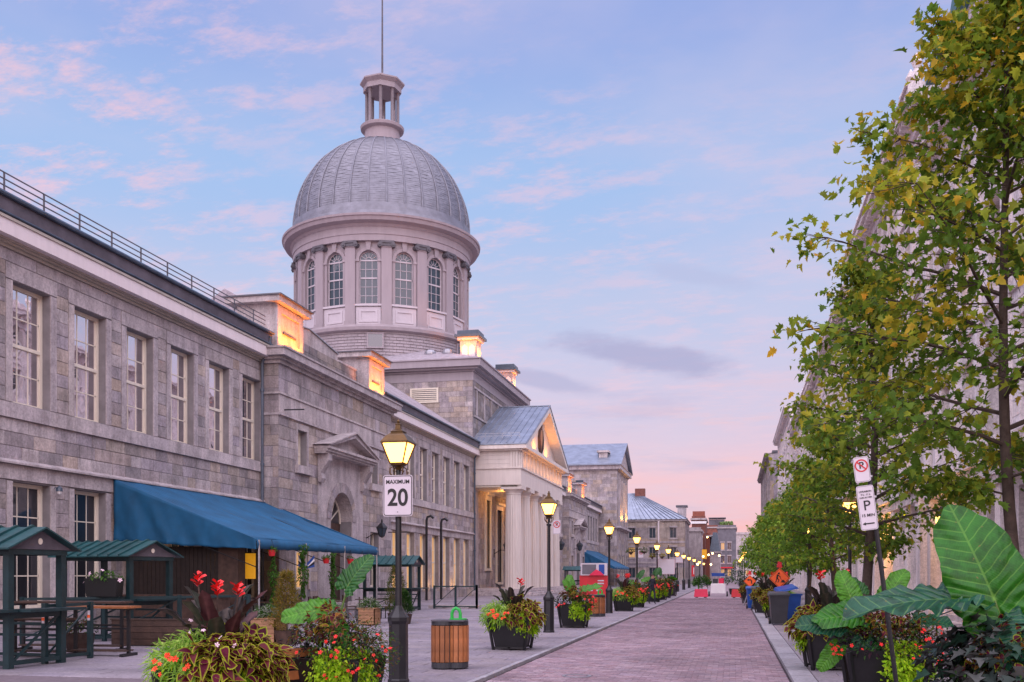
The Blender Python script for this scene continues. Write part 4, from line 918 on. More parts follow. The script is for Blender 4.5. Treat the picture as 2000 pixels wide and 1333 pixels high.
# ---- far end pavilion (gable to the street)
EX, EY0, EY1 = -17.2, 152.2, 168
m = MB(); wall_grid(m, 'x', EX, EX-.5, EY0, EY1, 0, 17.6, [(154.5+i*3.4, 156.2+i*3.4, z, z+h) for i in range(4) for z, h in ((1.4, 3.2), (10.6, 5.4))])
m.box(-40, EY0, 0, EX-.5, EY0+.5, 17.6); m.box(-40, EY1-.5, 0, EX-.5, EY1, 17.6); m.build('end_pavilion_wall', 'mortar', H)
AS.area('y', EY0, -1, -40, EX, 9.0, 17.6, .5, .8, 1.6, [(-23.6, -22.4, 14.4, 16.2)]); AS.area('y', EY0, -1, -20, EX, 0, 8.6, .5, .8, 1.6)
MB().box(-23.6, EY0-.02, 14.4, -22.4, EY0+.1, 16.2).build('window', 'glass_dim', H)
AS.area('x', EX, 1, EY0, EY1, 0, 17.6, .5, .8, 1.6, [(154.3+i*3.4, 156.4+i*3.4, z, z+h) for i in range(4) for z, h in ((1.2, 3.6), (10.4, 5.8))])
for i in range(4):
    for z, h in ((1.4, 3.2), (10.6, 5.4)):
        w = MB(); wall_grid(w, 'x', EX-.1, EX-.2, 154.5+i*3.4, 156.2+i*3.4, z, z+h, [(154.62+i*3.4, 155.3+i*3.4, z+.12, z+h-.12), (155.4+i*3.4, 156.08+i*3.4, z+.12, z+h-.12)]); w = w.build('window', 'cream', H)
        MB().box(EX-.18, 154.6+i*3.4, z+.1, EX-.15, 156.1+i*3.4, z+h-.1).build('pane', 'glass_warm' if i < 2 and z > 5 else 'glass_dim', w)
        if z > 5: MB().box(EX, 153.9+i*3.4, z-.6, EX+.3, 154.3+i*3.4, z+h+.4).build('pilaster', 'dressed', H)
m = MB()
for dx, a, b in ((.15, 8.6, 8.8), (.6, 8.8, 9.1), (.15, 17.6, 17.8), (.6, 17.8, 18.4), (.7, 18.4, 18.5)): m.box(-20 if a < 10 else -40, EY0-dx, a, EX+dx, EY1+dx, b)
m.build('cornice', 'dressed', H)
em_ = (EY0+EY1)/2
MB().prism([(EY0-.4, 18.5), (EY1+.4, 18.5), (em_, 22.2)], 'x', -40, EX+.2).build('gable', 'dressed', H)
for k in (-1, 1): 
    m = MB(); e = em_+k*8.9; m.add([(EX+.8, e, 18.4), (-40, e, 18.4), (-40, em_, 22.5), (EX+.8, em_, 22.5), (EX+.8, e, 18.6), (-40, e, 18.6), (-40, em_, 22.75), (EX+.8, em_, 22.75)], [(0,1,2,3),(4,5,6,7),(0,1,5,4),(1,2,6,5),(2,3,7,6),(3,0,4,7)]); m.build('gable_roof', 'metalroof', H)
s_ = MB().box(-20.2, 153.8, 18.6, -18.9, 155.2, 20.6, .5).build('chimney_stack', 'dressed', H); MB().box(-20.5, 153.5, 20.6, -18.6, 155.5, 20.9).build('chimney_cap', 'dressed', s_)
light('flood_lamp', (EX+.9, 157, 10.0), 700, (1, .50, .12), .2, H, 'SPOT', rot=(-.3, 0, 1), spot=140); light('flood_lamp', (EX+.9, 163, 10.0), 700, (1, .50, .12), .2, H, 'SPOT', rot=(-.3, 0, 1), spot=140)
AS.finish(H, 300)
# warm wash on the lower windows of the second wing
for y in (58, 64, 70): light('wall_wash_lamp', (-19.2, y, .5), 60, (1, .55, .16), .15, H, 'SPOT', rot=(-.35, 0, 1), spot=140)
# ================================================================== other buildings
def block(name, label, x0, x1, y0, y1, h, wall, roof='flat', rmat='lead', wins=None, trim='dressed', wmat='glass_dim', rh=3, street=1, parapet=True):
    t = thing(name, label, 'building', ((x0+x1)/2, y0, 0)); 
    fr, sd = [], []
    wins = wins or []
    for (u, z, w, hh) in wins: fr.append((x0+u, x0+u+w, z, z+hh))
    xs = x1 if street > 0 else x0
    ny = max(1, int((y1-y0)/3.2))
    for i in range(ny):
        for z in sorted({w[1] for w in wins}): sd.append((y0+1+i*3.2, y0+2.1+i*3.2, z, z+1.9))
    sd = [s for s in sd if s[1] < y1-.3]
    m = MB(); wall_grid(m, 'y', y0, y0+.5, x0, x1, 0, h, fr); wall_grid(m, 'x', xs, xs-.5*street, y0+.5, y1, 0, h, sd)
    xo = x0 if street > 0 else x1; m.box(min(xo, xo+.5*street), y0+.5, 0, max(xo, xo+.5*street), y1, h); m.box(x0, y1, 0, x1, y1+.4, h); m.build('wall', wall, t)
    for a, b, c, d in fr:
        f = MB(); wall_grid(f, 'y', y0+.12, y0+.2, a, b, c, d, [(a+.1, (a+b)/2-.03, c+.1, d-.1), ((a+b)/2+.03, b-.1, c+.1, d-.1)]); f.box(a-.15, y0-.08, c-.2, b+.15, y0+.05, c); f.box(a-.1, y0-.04, d, b+.1, y0+.05, d+.25); w = f.build('window', trim, t)
        MB().box(a+.05, y0+.22, c+.05, b-.05, y0+.25, d-.05).build('pane', wmat if random.random() > .15 else 'glass_warm', w)
    for a, b, c, d in sd:
        f = MB(); wall_grid(f, 'x', xs-.12*street, xs-.2*street, a, b, c, d, [(a+.1, (a+b)/2-.03, c+.1, d-.1), ((a+b)/2+.03, b-.1, c+.1, d-.1)]); w = f.build('window', trim, t)
        q = sorted((xs-.22*street, xs-.25*street)); MB().box(q[0], a+.05, c+.05, q[1], b-.05, d-.05).build('pane', wmat, w)
    MB().box(x0-.25, y0-.25, h, x1+.25, y1+.4, h+.35).build('cornice', trim, t)
    if roof == 'hip':
        m = MB(); xr0, xr1 = x0+(x1-x0)*.1, x0+(x1-x0)*.28; ym = (y0+y1)/2; z = h+.35
        m.add([(x0-.4,y0-.4,z),(x1+.4,y0-.4,z),(x1+.4,y1+.4,z),(x0-.4,y1+.4,z),(xr0,ym,z+rh),(xr1,ym,z+rh)], [(0,1,5,4),(1,2,5),(2,3,4,5),(3,0,4),(0,3,2,1)]); rf = m.build('roof', rmat, t)
        for i in range(16):
            u = i/15; a = Vector((x0-.4+(x1-x0+.8)*u, y0-.42, z+.04)); b = Vector((xr0+(xr1-xr0)*u, ym, z+rh+.05)); MB().bar(a, b, .12, .1).build('standing_seam', rmat, rf)
    elif roof == 'gable':
        MB().prism([(x0-.2, h+.35), (x1+.2, h+.35), ((x0+x1)/2, h+rh)], 'y', y0-.1, y1+.2).build('roof', rmat, t)
    elif roof == 'mansard':
        MB().add([(x0-.1,y0-.1,h+.35),(x1+.1,y0-.1,h+.35),(x1+.1,y1,h+.35),(x0-.1,y1,h+.35),(x0+.6,y0+.8,h+rh),(x1-.6,y0+.8,h+rh),(x1-.6,y1-.8,h+rh),(x0+.6,y1-.8,h+rh)], [(0,1,5,4),(1,2,6,5),(2,3,7,6),(3,0,4,7),(4,5,6,7)]).build('roof', rmat, t)
    else: MB().box(x0, y0, h+.35, x1, y0+.3, h+.8).box(x0, y0+.3, h+.3, x1, y1, h+.5).build('parapet', wall, t)
    return t
g1 = [(1.6+i*4.0, z, 1.3, 1.9) for i in range(3) for z in (1.2, 4.7, 8.1)]
t = block('stone_house', 'square grey stone house with a hipped metal roof just beyond the market hall', -20.5, -8, 176, 192, 11, 'ashlar', 'hip', 'metalroof', [(2.6+i*3.6, z, 1.25, 1.9) for i in range(3) for z in (1.0, 4.6, 8.0)], rh=5.2)
for a, b in ((3.6, 3.9), (7.2, 7.5)): MB().box(-20.5, 175.9, a, -8, 176, b).build('string_course', 'dressed', t)
MB().tube([(-12.6, 175.8, .3), (-12.6, 175.8, 11)], .16, 8).build('downspout', 'pinkwhite', t)
MB().box(-17.4, 183, 15.6, -15.6, 184.4, 17.4).build('chimney', 'brick', t); s_ = MB().box(-9.9, 187, 11.2, -8.4, 189.4, 14.2).build('chimney', 'dressed', t); MB().box(-10.2, 186.8, 14.2, -8.1, 189.6, 14.5).build('chimney_cap', 'lead', s_)
def grid(w, h, z0=1.2, dx=2.6, dz=3.3, ww=1.1, hh=1.8): return [(.7+i*dx, z0+j*dz, ww, hh) for i in range(int((w-.6)/dx)) for j in range(int((h-1.2)/dz))]
block('corner_house', 'narrow pale stone house lit from below past the hipped roof house', -8.6, -5.9, 196, 208, 10.0, 'dressed', 'flat', 'lead', grid(2.7, 10))
t = block('brick_house', 'tall red brick house with a white coping behind the narrow stone house', -8.2, -5.4, 210, 224, 13.0, 'brick', 'flat', 'lead', grid(2.8, 12.6, 4.5)); MB().box(-8.4, 209.8, 12.2, -5.2, 210.0, 12.7).build('coping', 'white', t); MB().box(-8.1, 212, 13.4, -5.6, 214, 14.9).build('chimney', 'brickbright', t)
t = block('mansard_house', 'small house with a steep dark slate mansard above a pale stone front', -4.6, -2.5, 215, 226, 6.2, 'dressed', 'mansard', 'gutter', grid(2.1, 6.6), rh=4.4); 
block('orange_house', 'orange brick house beside the dark mansard', -5.4, -4.6, 214, 226, 9.6, 'brickbright', 'flat')
t = block('terrace_house', 'large red brick block with a planted roof terrace closing the street', -6.4, .6, 262, 285, 13.6, 'brick', 'flat', 'lead', grid(7, 13, 3.2), trim='dressed')
m = MB(); 
for x in (-5.9, -3.9, -1.9): m.box(x, 263, 13.9, x+.12, 263.12, 16.2)
m.box(-6, 262.8, 16.2, -1.6, 268, 16.4); m.box(-5.9, 263.4, 13.9, -2.0, 267, 15.9); m.build('roof_pavilion', 'greyslate', t)
m = MB(); 
for i in range(30): m.ball((-3.2+random.random()*3.2, 262.7, 14.3+random.random()*.9), .35, .8, 6, 4, .4)
m.build('roof_garden', 'stem', t)
MB().box(-.9, 263, 14, .3, 265, 15.0).build('penthouse', 'brickbright', t)
t = block('grey_house', 'four storey dark grey stone house standing at the bend of the street', -3.3, .9, 238, 256, 12.4, 'greyslate', 'flat', 'lead', grid(4.2, 12, 1.2, 1.5, 3.1, .9, 1.7), trim='dressed', wmat='glass_dark'); MB().box(-3.1, 236.8, 3.1, .4, 238, 3.4).build('red_shop_awning', 'redpaint', t)
block('lilac_house', 'distant pale lilac block seen past the bend behind the trees', .9, 8.5, 330, 345, 14.5, 'dressed', 'flat', 'lead', grid(7, 13), wmat='glass_dim')
# ---- right side of the street
wr = mk_window(1.3, 2.7, cols=2, rows=4, glass='glass_dark', frame='white', detail=False)
wr2 = mk_window(1.3, 2.7, cols=2, rows=4, glass='glass_warm', frame='cream', detail=False)
def right_row(name, label, X, y0, y1, h, storeys, bay, mat='whitestone', attic=None, warm=(), orn=False):
    t = thing(name, label, 'building', (X, y0, 0)); O = Vector((X, y0, 0)); nb = int((y1-y0)/bay); bay = (y1-y0)/nb
    sh = (h-4.9)/storeys; holes = []; ws = []
    for i in range(nb):
        yc = y0+bay*(i+.5); holes.append((yc-.85, yc+.85, .5, 4.0))
        for s in range(storeys):
            z = 5.3+s*sh; holes.append((yc-.65, yc+.65, z+.25, z+2.95)); ws.append((yc+.65, z+.25))
    m = MB(); wall_grid(m, 'x', X, X+.5, y0, y1, 0, h, holes); m.box(X+.5, y0, 0, X+12, y0+.4, h); m.box(X+.5, y1-.4, 0, X+12, y1, h); m.box(X+11, y0, 0, X+11.4, y1, h); m.build('wall', mat, t)
    A = Ashlar(); A.area('x', X, -1, y0, y1, 4.95, h-1.0, .42, .6, 1.3, holes, mat=mat); A.finish(t, 60)
    for y, z in ws: copy_tree(wr2 if ws.index((y, z)) % 9 == 4 else wr, t, loc=Vector((X+.3, y, z))-O, rz=math.pi)
    g = MB(); fr = MB()
    for i in range(nb):
        yc = y0+bay*(i+.5); g.box(X+.32, yc-.8, .5, X+.36, yc+.8, 3.9); wall_grid(fr, 'x', X+.22, X+.3, yc-.85, yc+.85, .5, 4.0, [(yc-.75, yc-.03, 1.0, 3.2), (yc+.03, yc+.75, 1.0, 3.2), (yc-.75, yc+.75, 3.3, 3.9)])
    for i in range(nb):
        yc = y0+bay*(i+.5); MB().box(X+.32, yc-.8, .5, X+.36, yc+.8, 3.95).build('shop_window', 'glass_warm' if i in warm else 'glass_dark', t)
    fr.build('shop_frames', 'white', t)
    pl = MB(); pl.box(-.32, -.28, .4, 0, .28, 4.1); pl.box(-.4, -.36, 0, 0, .36, .45); pl.box(-.4, -.36, 4.1, 0, .36, 4.35); pme = pl.mesh('pilaster', mat)
    pl = MB(); pl.box(-.14, -.22, 5.3, 0, .22, h-1.1); p2 = pl.mesh('pilaster', mat)
    for i in range(nb+1):
        inst('pilaster', pme, t, (0, min(max(bay*i, .36), y1-y0-.36), 0)); inst('pilaster', p2, t, (0, min(max(bay*i, .3), y1-y0-.3), 0))
    m = MB(); m.box(X-.45, y0, 4.36, X, y1, 4.75); m.box(X-.6, y0, 4.75, X, y1, 4.92)
    for s in range(1, storeys): z = 5.3+s*sh; m.box(X-.12, y0, z-.25, X, y1, z-.05)
    m.build('string_course', mat, t)
    sl = MB()
    for y, z in ws: sl.box(X-.16, y-1.5, z-.16, X, y+.2, z); sl.box(X-.1, y-1.5, z+2.72, X, y+.2, z+2.95)
    sl.build('window_sills', mat, t)
    m = MB(); m.box(X-.15, y0, h-1.0, X, y1, h-.6); m.box(X-.3, y0, h-.6, X, y1, h-.4); m.box(X-.75, y0, h-.4, X, y1, h-.1); m.box(X-.85, y0, h-.1, X+1, y1, h)
    n = int((y1-y0)/(.5 if orn else .8))
    for i in range(n): y = y0+(y1-y0)*(i+.5)/n; m.box(X-.62, y-.1, h-.62, X-.3, y+.1, h-.4)
    m.build('cornice', mat, t)
    if orn:
        m = MB()
        for i in range(nb*2+1): y = y0+(y1-y0)*i/(nb*2); m.lathe([(.18, h), (.22, h+.3), (.1, h+.6), (.2, h+.85), (.02, h+1.2)], 8, (X-.4, min(max(y, y0+.3), y1-.3)))
        m.box(X-.5, y0, h, X-.3, y1, h+.35); m.build('roof_cresting', mat, t)
    if attic == 'mansard':
        m = MB(); m.prism([(X-.3, h), (X+1.0, h+3.6), (X+11, h+3.6), (X+11, h)], 'y', y0, y1); m.build('mansard', 'greyslate', t)
        for i in range(nb):
            yc = y0+bay*(i+.5)
            d = MB(); d.box(X-.1, yc-.85, h, X+1.6, yc+.85, h+2.3); dm = d.build('dormer', 'white', t)
            MB().prism([(yc-1.15, h+2.3), (yc+1.15, h+2.3), (yc, h+3.15)], 'x', X-.4, X+2.4).box(X-.45, yc-1.2, h+2.18, X+2.2, yc+1.2, h+2.32).build('dormer_roof', 'copper', dm)
            MB().box(X-.14, yc-.5, h+.4, X-.11, yc+.5, h+2.0).build('pane', 'glass', dm)
    else: MB().box(X+.3, y0, h, X+11, y1, h+.4).build('roof', 'lead', t)
    return t
right_row('stone_shop_row', 'pale stone building with green roofed dormers behind the nearest street tree', 7.2, 9, 38.4, 17.0, 3, 3.1, attic='mansard', warm=(1, 8, 9))
right_row('ornate_stone_building', 'ornate white stone building with a crested cornice behind the middle of the near tree', 7.0, 38.5, 60, 19.6, 4, 2.7, orn=True, warm=(2,))
right_row('tall_stone_warehouse', 'tall plain pale stone warehouse front behind the second tree', 7.0, 60.1, 88, 18.4, 4, 3.0)
right_row('pilastered_stone_building', 'pale stone building with close set pilasters beyond the warehouse front', 7.0, 88.1, 118, 18.2, 4, 2.6, orn=True)
right_row('cream_cornice_building', 'stone building with a cream bracketed cornice showing above the farther trees', 6.6, 118.1, 150, 21.0, 4, 3.2, mat='whitestone')
right_row('grey_gabled_building', 'grey building at the far right end of the street, lowest of the right hand row', 5.6, 155, 200, 20.0, 4, 3.4, mat='ashlar')
s = thing('entrance_steps', 'stone entrance steps with black handrails in front of the right hand shop row', 'steps', (6, 30.5, 0))
for i in range(3): MB().box(5.6+i*.35, 29.2, 0, 7.0, 32.2, .17*(i+1), .3*i).build('step', 'dressed', s)
for y in (29.3, 32.1):
    m = MB(); m.tube([(5.5, y, 0), (5.5, y, .95), (6.9, y, 1.5), (6.9, y, .5)], .025, 6); m.tube([(5.5, y, .55), (6.9, y, 1.1)], .018, 6); m.build('handrail', 'black', s)
hide_protos()
for i, (y, z) in enumerate(((34.2, 3.3), (46.5, 3.3))):
    t = thing('lit_wall_lantern', ['lit amber lantern on the pale right hand front behind the giant leaves', 'second lit amber lantern on the pale right hand fronts, farther along'][i], 'lantern', (6.55, y, z))
    MB().lathe([(.03, z-.42), (.13, z-.35), (.17, z+.25)], 6, (6.55, y)).build('glazing', 'lampfar', t); MB().lathe([(.22, z+.25), (.2, z+.3), (.05, z+.5), (.01, z+.6)], 6, (6.55, y)).build('cap', 'black', t); MB().bar((6.55, y, z+.3), (6.85, y, z+.35), .04, .04).bar((6.86, y, z-.1), (6.86, y, z+.5), .06, .06).build('arm', 'black', t)
    light('lantern_light', (6.3, y, z), 150, (1, .45, .08), .1, t)

# ================================================================== street trees
def maple(name_label, x, y, H_, rad, zb, seed, nleaf, leaf, cols, T=T_MAPLE, lean=(0,0), base_r=.1, group='maples along the right pavement', power=1.0, clear=None):
    rs = np.random.default_rng(seed); rd_ = random.Random(seed)
    t = thing('maple_tree', name_label, 'tree', (x, y, 0), group=group)
    m = MB(); trunk = []
    for i in range(12):
        q = i/11; trunk.append(Vector((x+lean[0]*q+.12*math.sin(q*5+seed), y+lean[1]*q+.1*math.cos(q*4+seed), H_*.93*q)))
    m.tube(trunk, [base_r*(1.25 if i == 0 else 1)*(1-i/12.5)+.012 for i in range(12)], 10)
    def env(z): 
        q = (z-zb)/(H_-zb)
        if q < 0: return 0
        return rad*min(1, (q/.14)**.6 if q < .14 else 1)*(1-max(0, (q-.22)/.78)**power*.86)
    ends = []; dirs = []; nb = 34
    for i in range(nb):
        z0 = zb-.35+(H_-zb-.5)*(i/nb)**.95; az = i*2.399+seed
        q = z0/(H_*.93)*11; j = min(int(q), 10); p = trunk[j].lerp(trunk[j+1], q-j)
        L = env(min(z0+.6, H_))*rd_.uniform(.85, 1.12); up = .35+.5*(z0-zb)/(H_-zb)
        pts = [p]; d = Vector((math.cos(az), math.sin(az), up)).normalized(); ns = 6
        for k in range(ns):
            d = (d+Vector((rd_.uniform(-.16,.16), rd_.uniform(-.16,.16), rd_.uniform(-.12,.06)))).normalized(); pts.append(pts[-1]+d*L/ns)
        r0 = max(.012, .045*L/rad*base_r/.1*.8); m.tube(pts, [r0*(1-k/(ns+.5))+.004 for k in range(ns+1)], 5)
        for k in range(1, ns+1):
            for s_ in range(4):
                a = rd_.uniform(-1.5, 1.5); d2 = Vector((d.x*math.cos(a)-d.y*math.sin(a), d.x*math.sin(a)+d.y*math.cos(a), rd_.uniform(-.25,.45))).normalized()
                l2 = L*rd_.uniform(.2,.42)*(1.1-.6*k/ns); pp = [pts[k]]
                for kk in range(3): d2 = (d2+Vector((rd_.uniform(-.25,.25), rd_.uniform(-.25,.25), rd_.uniform(-.2,.1)))).normalized(); pp.append(pp[-1]+d2*l2/3)
                m.tube(pp, [.008, .006, .005, .003], 4, cap=False)
                for kk in range(1, 4):
                    for z_ in range(2): ends.append(pp[kk]); dirs.append(d2)
    m.build('trunk', 'bark', t, smooth=True)
    E_ = np.array([tuple(e) for e in ends]); Dn = np.array([tuple(d) for d in dirs]); idx = rs.integers(0, len(E_), nleaf)
    spread = .115*rad/3+.05
    P = E_[idx]+rs.normal(0, 1, (nleaf,3))*np.array([spread, spread, spread*.75])
    if clear:
        x0, x1, y0, y1, zt = clear; P[:, 2] += 0; k_ = ~((P[:, 0] > x0) & (P[:, 0] < x1) & (P[:, 1] > y0) & (P[:, 1] < y1) & (P[:, 2] < zt)); P, idx = P[k_], idx[k_]; nleaf = len(P)
    D = Dn[idx]*.5+rs.normal(0, .6, (nleaf,3)); D[:, 2] -= .35
    # colour drifts in patches: some boughs turn yellow and orange before others
    bc = rs.random(len(E_)//6+1)[idx//6]; hgt = np.clip((P[:, 2]-zb)/(H_-zb), 0, 1)
    rr = np.hypot(P[:, 0]-x, P[:, 1]-y)/rad
    q = np.clip(bc*.75+hgt*.35+rr*.25-.40+rs.normal(0, .13, nleaf), 0, 1)[:, None]
    c = np.array(cols); k = q*(len(c)-1); i0 = np.clip(k.astype(int), 0, len(c)-2)[:, 0]; f = k[:, 0]-i0
    C_ = c[i0]*(1-f[:, None])+c[i0+1]*f[:, None]; C_ = C_*(1+rs.uniform(-.3, .35, (nleaf,1)))
    me = scatter_mesh('crown', T, P-np.array([x, y, 0]), D, leaf*rs.uniform(.7, 1.25, nleaf), C_*.9, C_)
    inst('crown', me, t, (0,0,0)); return t
AUT = [(.11,.21,.024), (.19,.28,.028), (.32,.36,.03), (.50,.41,.035), (.70,.42,.035), (.72,.31,.04)]
GRN = [(.12,.25,.028), (.17,.32,.032), (.25,.38,.036), (.36,.40,.04), (.52,.40,.04)]
maple('nearest maple with yellow and orange tinged leaves leaning over the right pavement', 3.8, 14.4, 10.3, 3.05, 3.1, 3, 10500, .118, AUT, base_r=.085, lean=(-.35, 0), power=1.1)
maple('second maple from the camera, green with rusty boughs, behind the parking sign', 3.1, 24.2, 9.6, 2.5, 2.5, 5, 9000, .108, [tuple(np.array(c)*.95) for c in AUT[:5]], base_r=.12)
maple('third maple along the right pavement, behind the second one', 3.3, 35.0, 7.4, 2.1, 2.2, 8, 6200, .135, GRN+[(.24,.13,.02)], T=T_MAPLE_S)
maple('fourth maple along the right pavement, above the black wheelie bin', 3.3, 46, 6.9, 2.0, 2.2, 12, 5000, .15, GRN, T=T_MAPLE_S)
maple('fifth maple, round green crown over the orange diamond signs', 3.0, 57, 7.0, 2.1, 2.0, 15, 4600, .19, GRN, T=T_OVAL)
maple('sixth maple, a green crown partly hidden by the fifth', 3.0, 70, 7.2, 2.2, 2.0, 18, 5000, .22, GRN, T=T_OVAL)
maple('farthest maple at the end of the right pavement', 2.8, 88, 7.4, 2.5, 2.0, 21, 5000, .28, GRN, T=T_OVAL)

# ================================================================== street lamps
def lamp_proto(label, glow='lampglow'):
    t = thing('street_lamp', label, 'street lamp', (0,0,0), group='lit street lamps down the left side of the street')
    MB().lathe([(.17, 0), (.17, .04), (.155, .06), (.15, .95), (.17, 1.0), (.17, 1.06), (.1, 1.16), (.055, 1.25)], 8, rot=22.5).build('base', 'black', t)
    MB().lathe([(.052, 1.2), (.047, 3.22), (.07, 3.24), (.07, 3.28), (.04, 3.3), (.035, 3.48)], 14).build('pole', 'black', t, smooth=True)
    for k in range(4):
        a = R(90*k+45); c, s = math.cos(a), math.sin(a)
        pts = [(.03, 3.32), (.09, 3.34), (.15, 3.41), (.145, 3.49), (.09, 3.515), (.065, 3.47), (.095, 3.445)]
        MB().tube([(r*c, r*s, z) for r, z in pts], .011, 6).build('scroll', 'brass', t, smooth=True)
    MB().lathe([(.035, 3.46), (.06, 3.51), (.125, 3.54), (.13, 3.57)], 12).build('collar', 'brass', t, smooth=True)
    zb_, zt_, rb_, rt_ = 3.57, 3.90, .105, .21
    f = MB(); sq = [(-1,-1), (1,-1), (1,1), (-1,1)]
    for i in range(4):
        a, b = sq[i], sq[(i+1) % 4]
        f.bar((a[0]*rb_, a[1]*rb_, zb_), (a[0]*rt_, a[1]*rt_, zt_), .018, .018)
        f.bar((a[0]*rb_, a[1]*rb_, zb_), (b[0]*rb_, b[1]*rb_, zb_), .022, .022); f.bar((a[0]*rt_, a[1]*rt_, zt_), (b[0]*rt_, b[1]*rt_, zt_), .03, .025)
    lan = f.build('lantern_frame', 'brass', t)
    for i in range(4):
        a, b = sq[i], sq[(i+1) % 4]; q = .93
        MB().add([(a[0]*rb_*q, a[1]*rb_*q, zb_), (b[0]*rb_*q, b[1]*rb_*q, zb_), (b[0]*rt_*q, b[1]*rt_*q, zt_), (a[0]*rt_*q, a[1]*rt_*q, zt_)], [(0,1,2,3)]).build('pane', glow, lan)
    MB().lathe([(.30, 3.905), (.315, 3.915), (.30, 3.932), (.22, 4.014), (.135, 4.068), (.13, 4.082), (.15, 4.089), (.08, 4.123), (.06, 4.136), (.05, 4.204), (.065, 4.211), (.02, 4.238), (.035, 4.259), (.005, 4.293)], 4, rot=45).build('lantern_roof', 'brass', t)
    return t
lp = lamp_proto('nearest lit street lamp, carrying the MAXIMUM 20 sign')
lp.location = (-5.14, 14.95, 0); lp.scale = (1,1,.965)
LL = ['second lit street lamp, with a small no parking sign, between two flower planters', 'third lit street lamp, standing in front of the second blue awning', 'fourth lit street lamp, with small white sign and basket, before the hipped roof house',
      'fifth lit street lamp down the left kerb, with a bright basket', 'sixth lit street lamp down the left kerb', 'seventh lit street lamp down the left kerb', 'eighth lit street lamp down the left kerb, before the narrow stone house', 'ninth lit street lamp, near the red concrete block',
      'tenth lit street lamp, small and far off on the left', 'eleventh lit street lamp, small and far off on the left', 'twelfth lit street lamp, farthest of the left kerb']
ly = [28.7, 43.3, 56.2, 71.5, 84.5, 98, 111, 125, 142, 165, 190]
def lamp_light(x, y, e=24): light('lamp_light', (x, y, 3.60), e, (1, .56, .17), .12)
for i, (l_, y_) in enumerate(zip(LL, ly)):
    c = copy_tree(lp, loc=(-5.24+.006*i, y_, 0), label=l_)
    if i < 6: l2 = light('lamp_light', (0,0,0), 60, (1, .56, .17), .1); l2.location = (0,0,3.73); l2.parent = c
    if i > 3: c.scale = (1.15, 1.15, .97)
l2 = light('lamp_light', (0,0,0), 60, (1, .56, .17), .1); l2.location = (0,0,3.73); l2.parent = lp
for i, y_ in enumerate((30, 46, 95, 112, 130, 150)):
    c = copy_tree(lp, loc=(3.3 if i < 2 else 1.1, y_, 0), label=['lit street lamp among the branches of the second maple on the right', 'lit street lamp in the leaves right of the black wheelie bin', 'nearest of the far lamps beside the bent arrow sign', 'second of the far lamps beside the bent arrow sign', 'third of the far lamps beside the bent arrow sign', 'last tiny lamp beside the bent arrow sign'][i], group='lit street lamps down the right side of the street')
# small far shop and terrace lights over the street
bl = MB().ball((0,0,0), .16, 1, 8, 5).mesh('glowing_bulb', 'bulb')
for i, (x, y, z, w) in enumerate([(-5.0, 150, 3.2, 'yellow bulb hanging lowest at the left end of the far terrace'), (-4.6, 165, 4.6, 'bulb in the middle of the far terrace cluster'), (-3.9, 172, 5.0, 'bulb beside the middle of the far terrace cluster'), (-3.4, 180, 5.4, 'topmost bulb of the far terrace cluster'), (-3.6, 176, 3.4, 'bulb under the far terrace cluster'), (-2.3, 185, 5.1, 'single bulb right of the far terrace cluster'), (-4.9, 205, 9.2, 'bulb high on the orange house')]):
    o = inst('hanging_bulb', bl, None, (x, y, z)); o['label'] = 'small '+w; o['category'] = 'light bulb'; o['group'] = 'warm bulbs at the far end of the street'

# ================================================================== signs
def sign_plate(name, w, h, parent, loc, mat='signwhite', r=.04, border='signblack', bw=.008, cat=None, label=None, back=True, t_=.006, rz=0):
    def rr(w, h, r, n=5):
        p = []
        for cx, cy, a0 in ((w/2-r, h/2-r, 0), (-w/2+r, h/2-r, 90), (-w/2+r, -h/2+r, 180), (w/2-r, -h/2+r, 270)):
            for i in range(n+1): a = R(a0+90*i/n); p.append((cx+r*math.cos(a), cy+r*math.sin(a)))
        return p
    o = inst(name, MB().prism(rr(w, h, r), 'y', -t_, 0).mesh(name, mat), parent, loc, (0,0,rz))
    if border:
        m = MB(); a, b = rr(w-.02, h-.02, r*.9), rr(w-.02-2*bw, h-.02-2*bw, r*.75)
        n = len(a); m.add([(p[0], -t_-.002, p[1]) for p in a]+[(p[0], -t_-.002, p[1]) for p in b], [(i, (i+1) % n, n+(i+1) % n, n+i) for i in range(n)]); inst('border', m.mesh('border', border), o, (0,0,0))
    return o
s = thing('speed_sign', 'white MAXIMUM 20 speed sign on the nearest lamp post', 'sign', (-5.11, 14.83, 2.93))
p = sign_plate('plate', .485, .645, s, (0,0,0), bw=.012)
lettering('MAXIMUM', .085, 'signblack', p, (0, -.008, .215), sx=.98, bold=.0018)
lettering('20', .37, 'signblack', p, (0, -.008, -.04), sx=.92, bold=.008)
MB().tube([(0, -.012, -.255), (0, -.004, -.255)], .008, 8).build('bolt', 'lead', p, org=(0,0,0)); m = MB(); m.box(-.07, .005, .18, .07, .09, .21); m.box(-.07, .005, -.2, .07, .09, -.17); inst('bracket', m.mesh('bracket', 'steel'), s, (0,0,0))
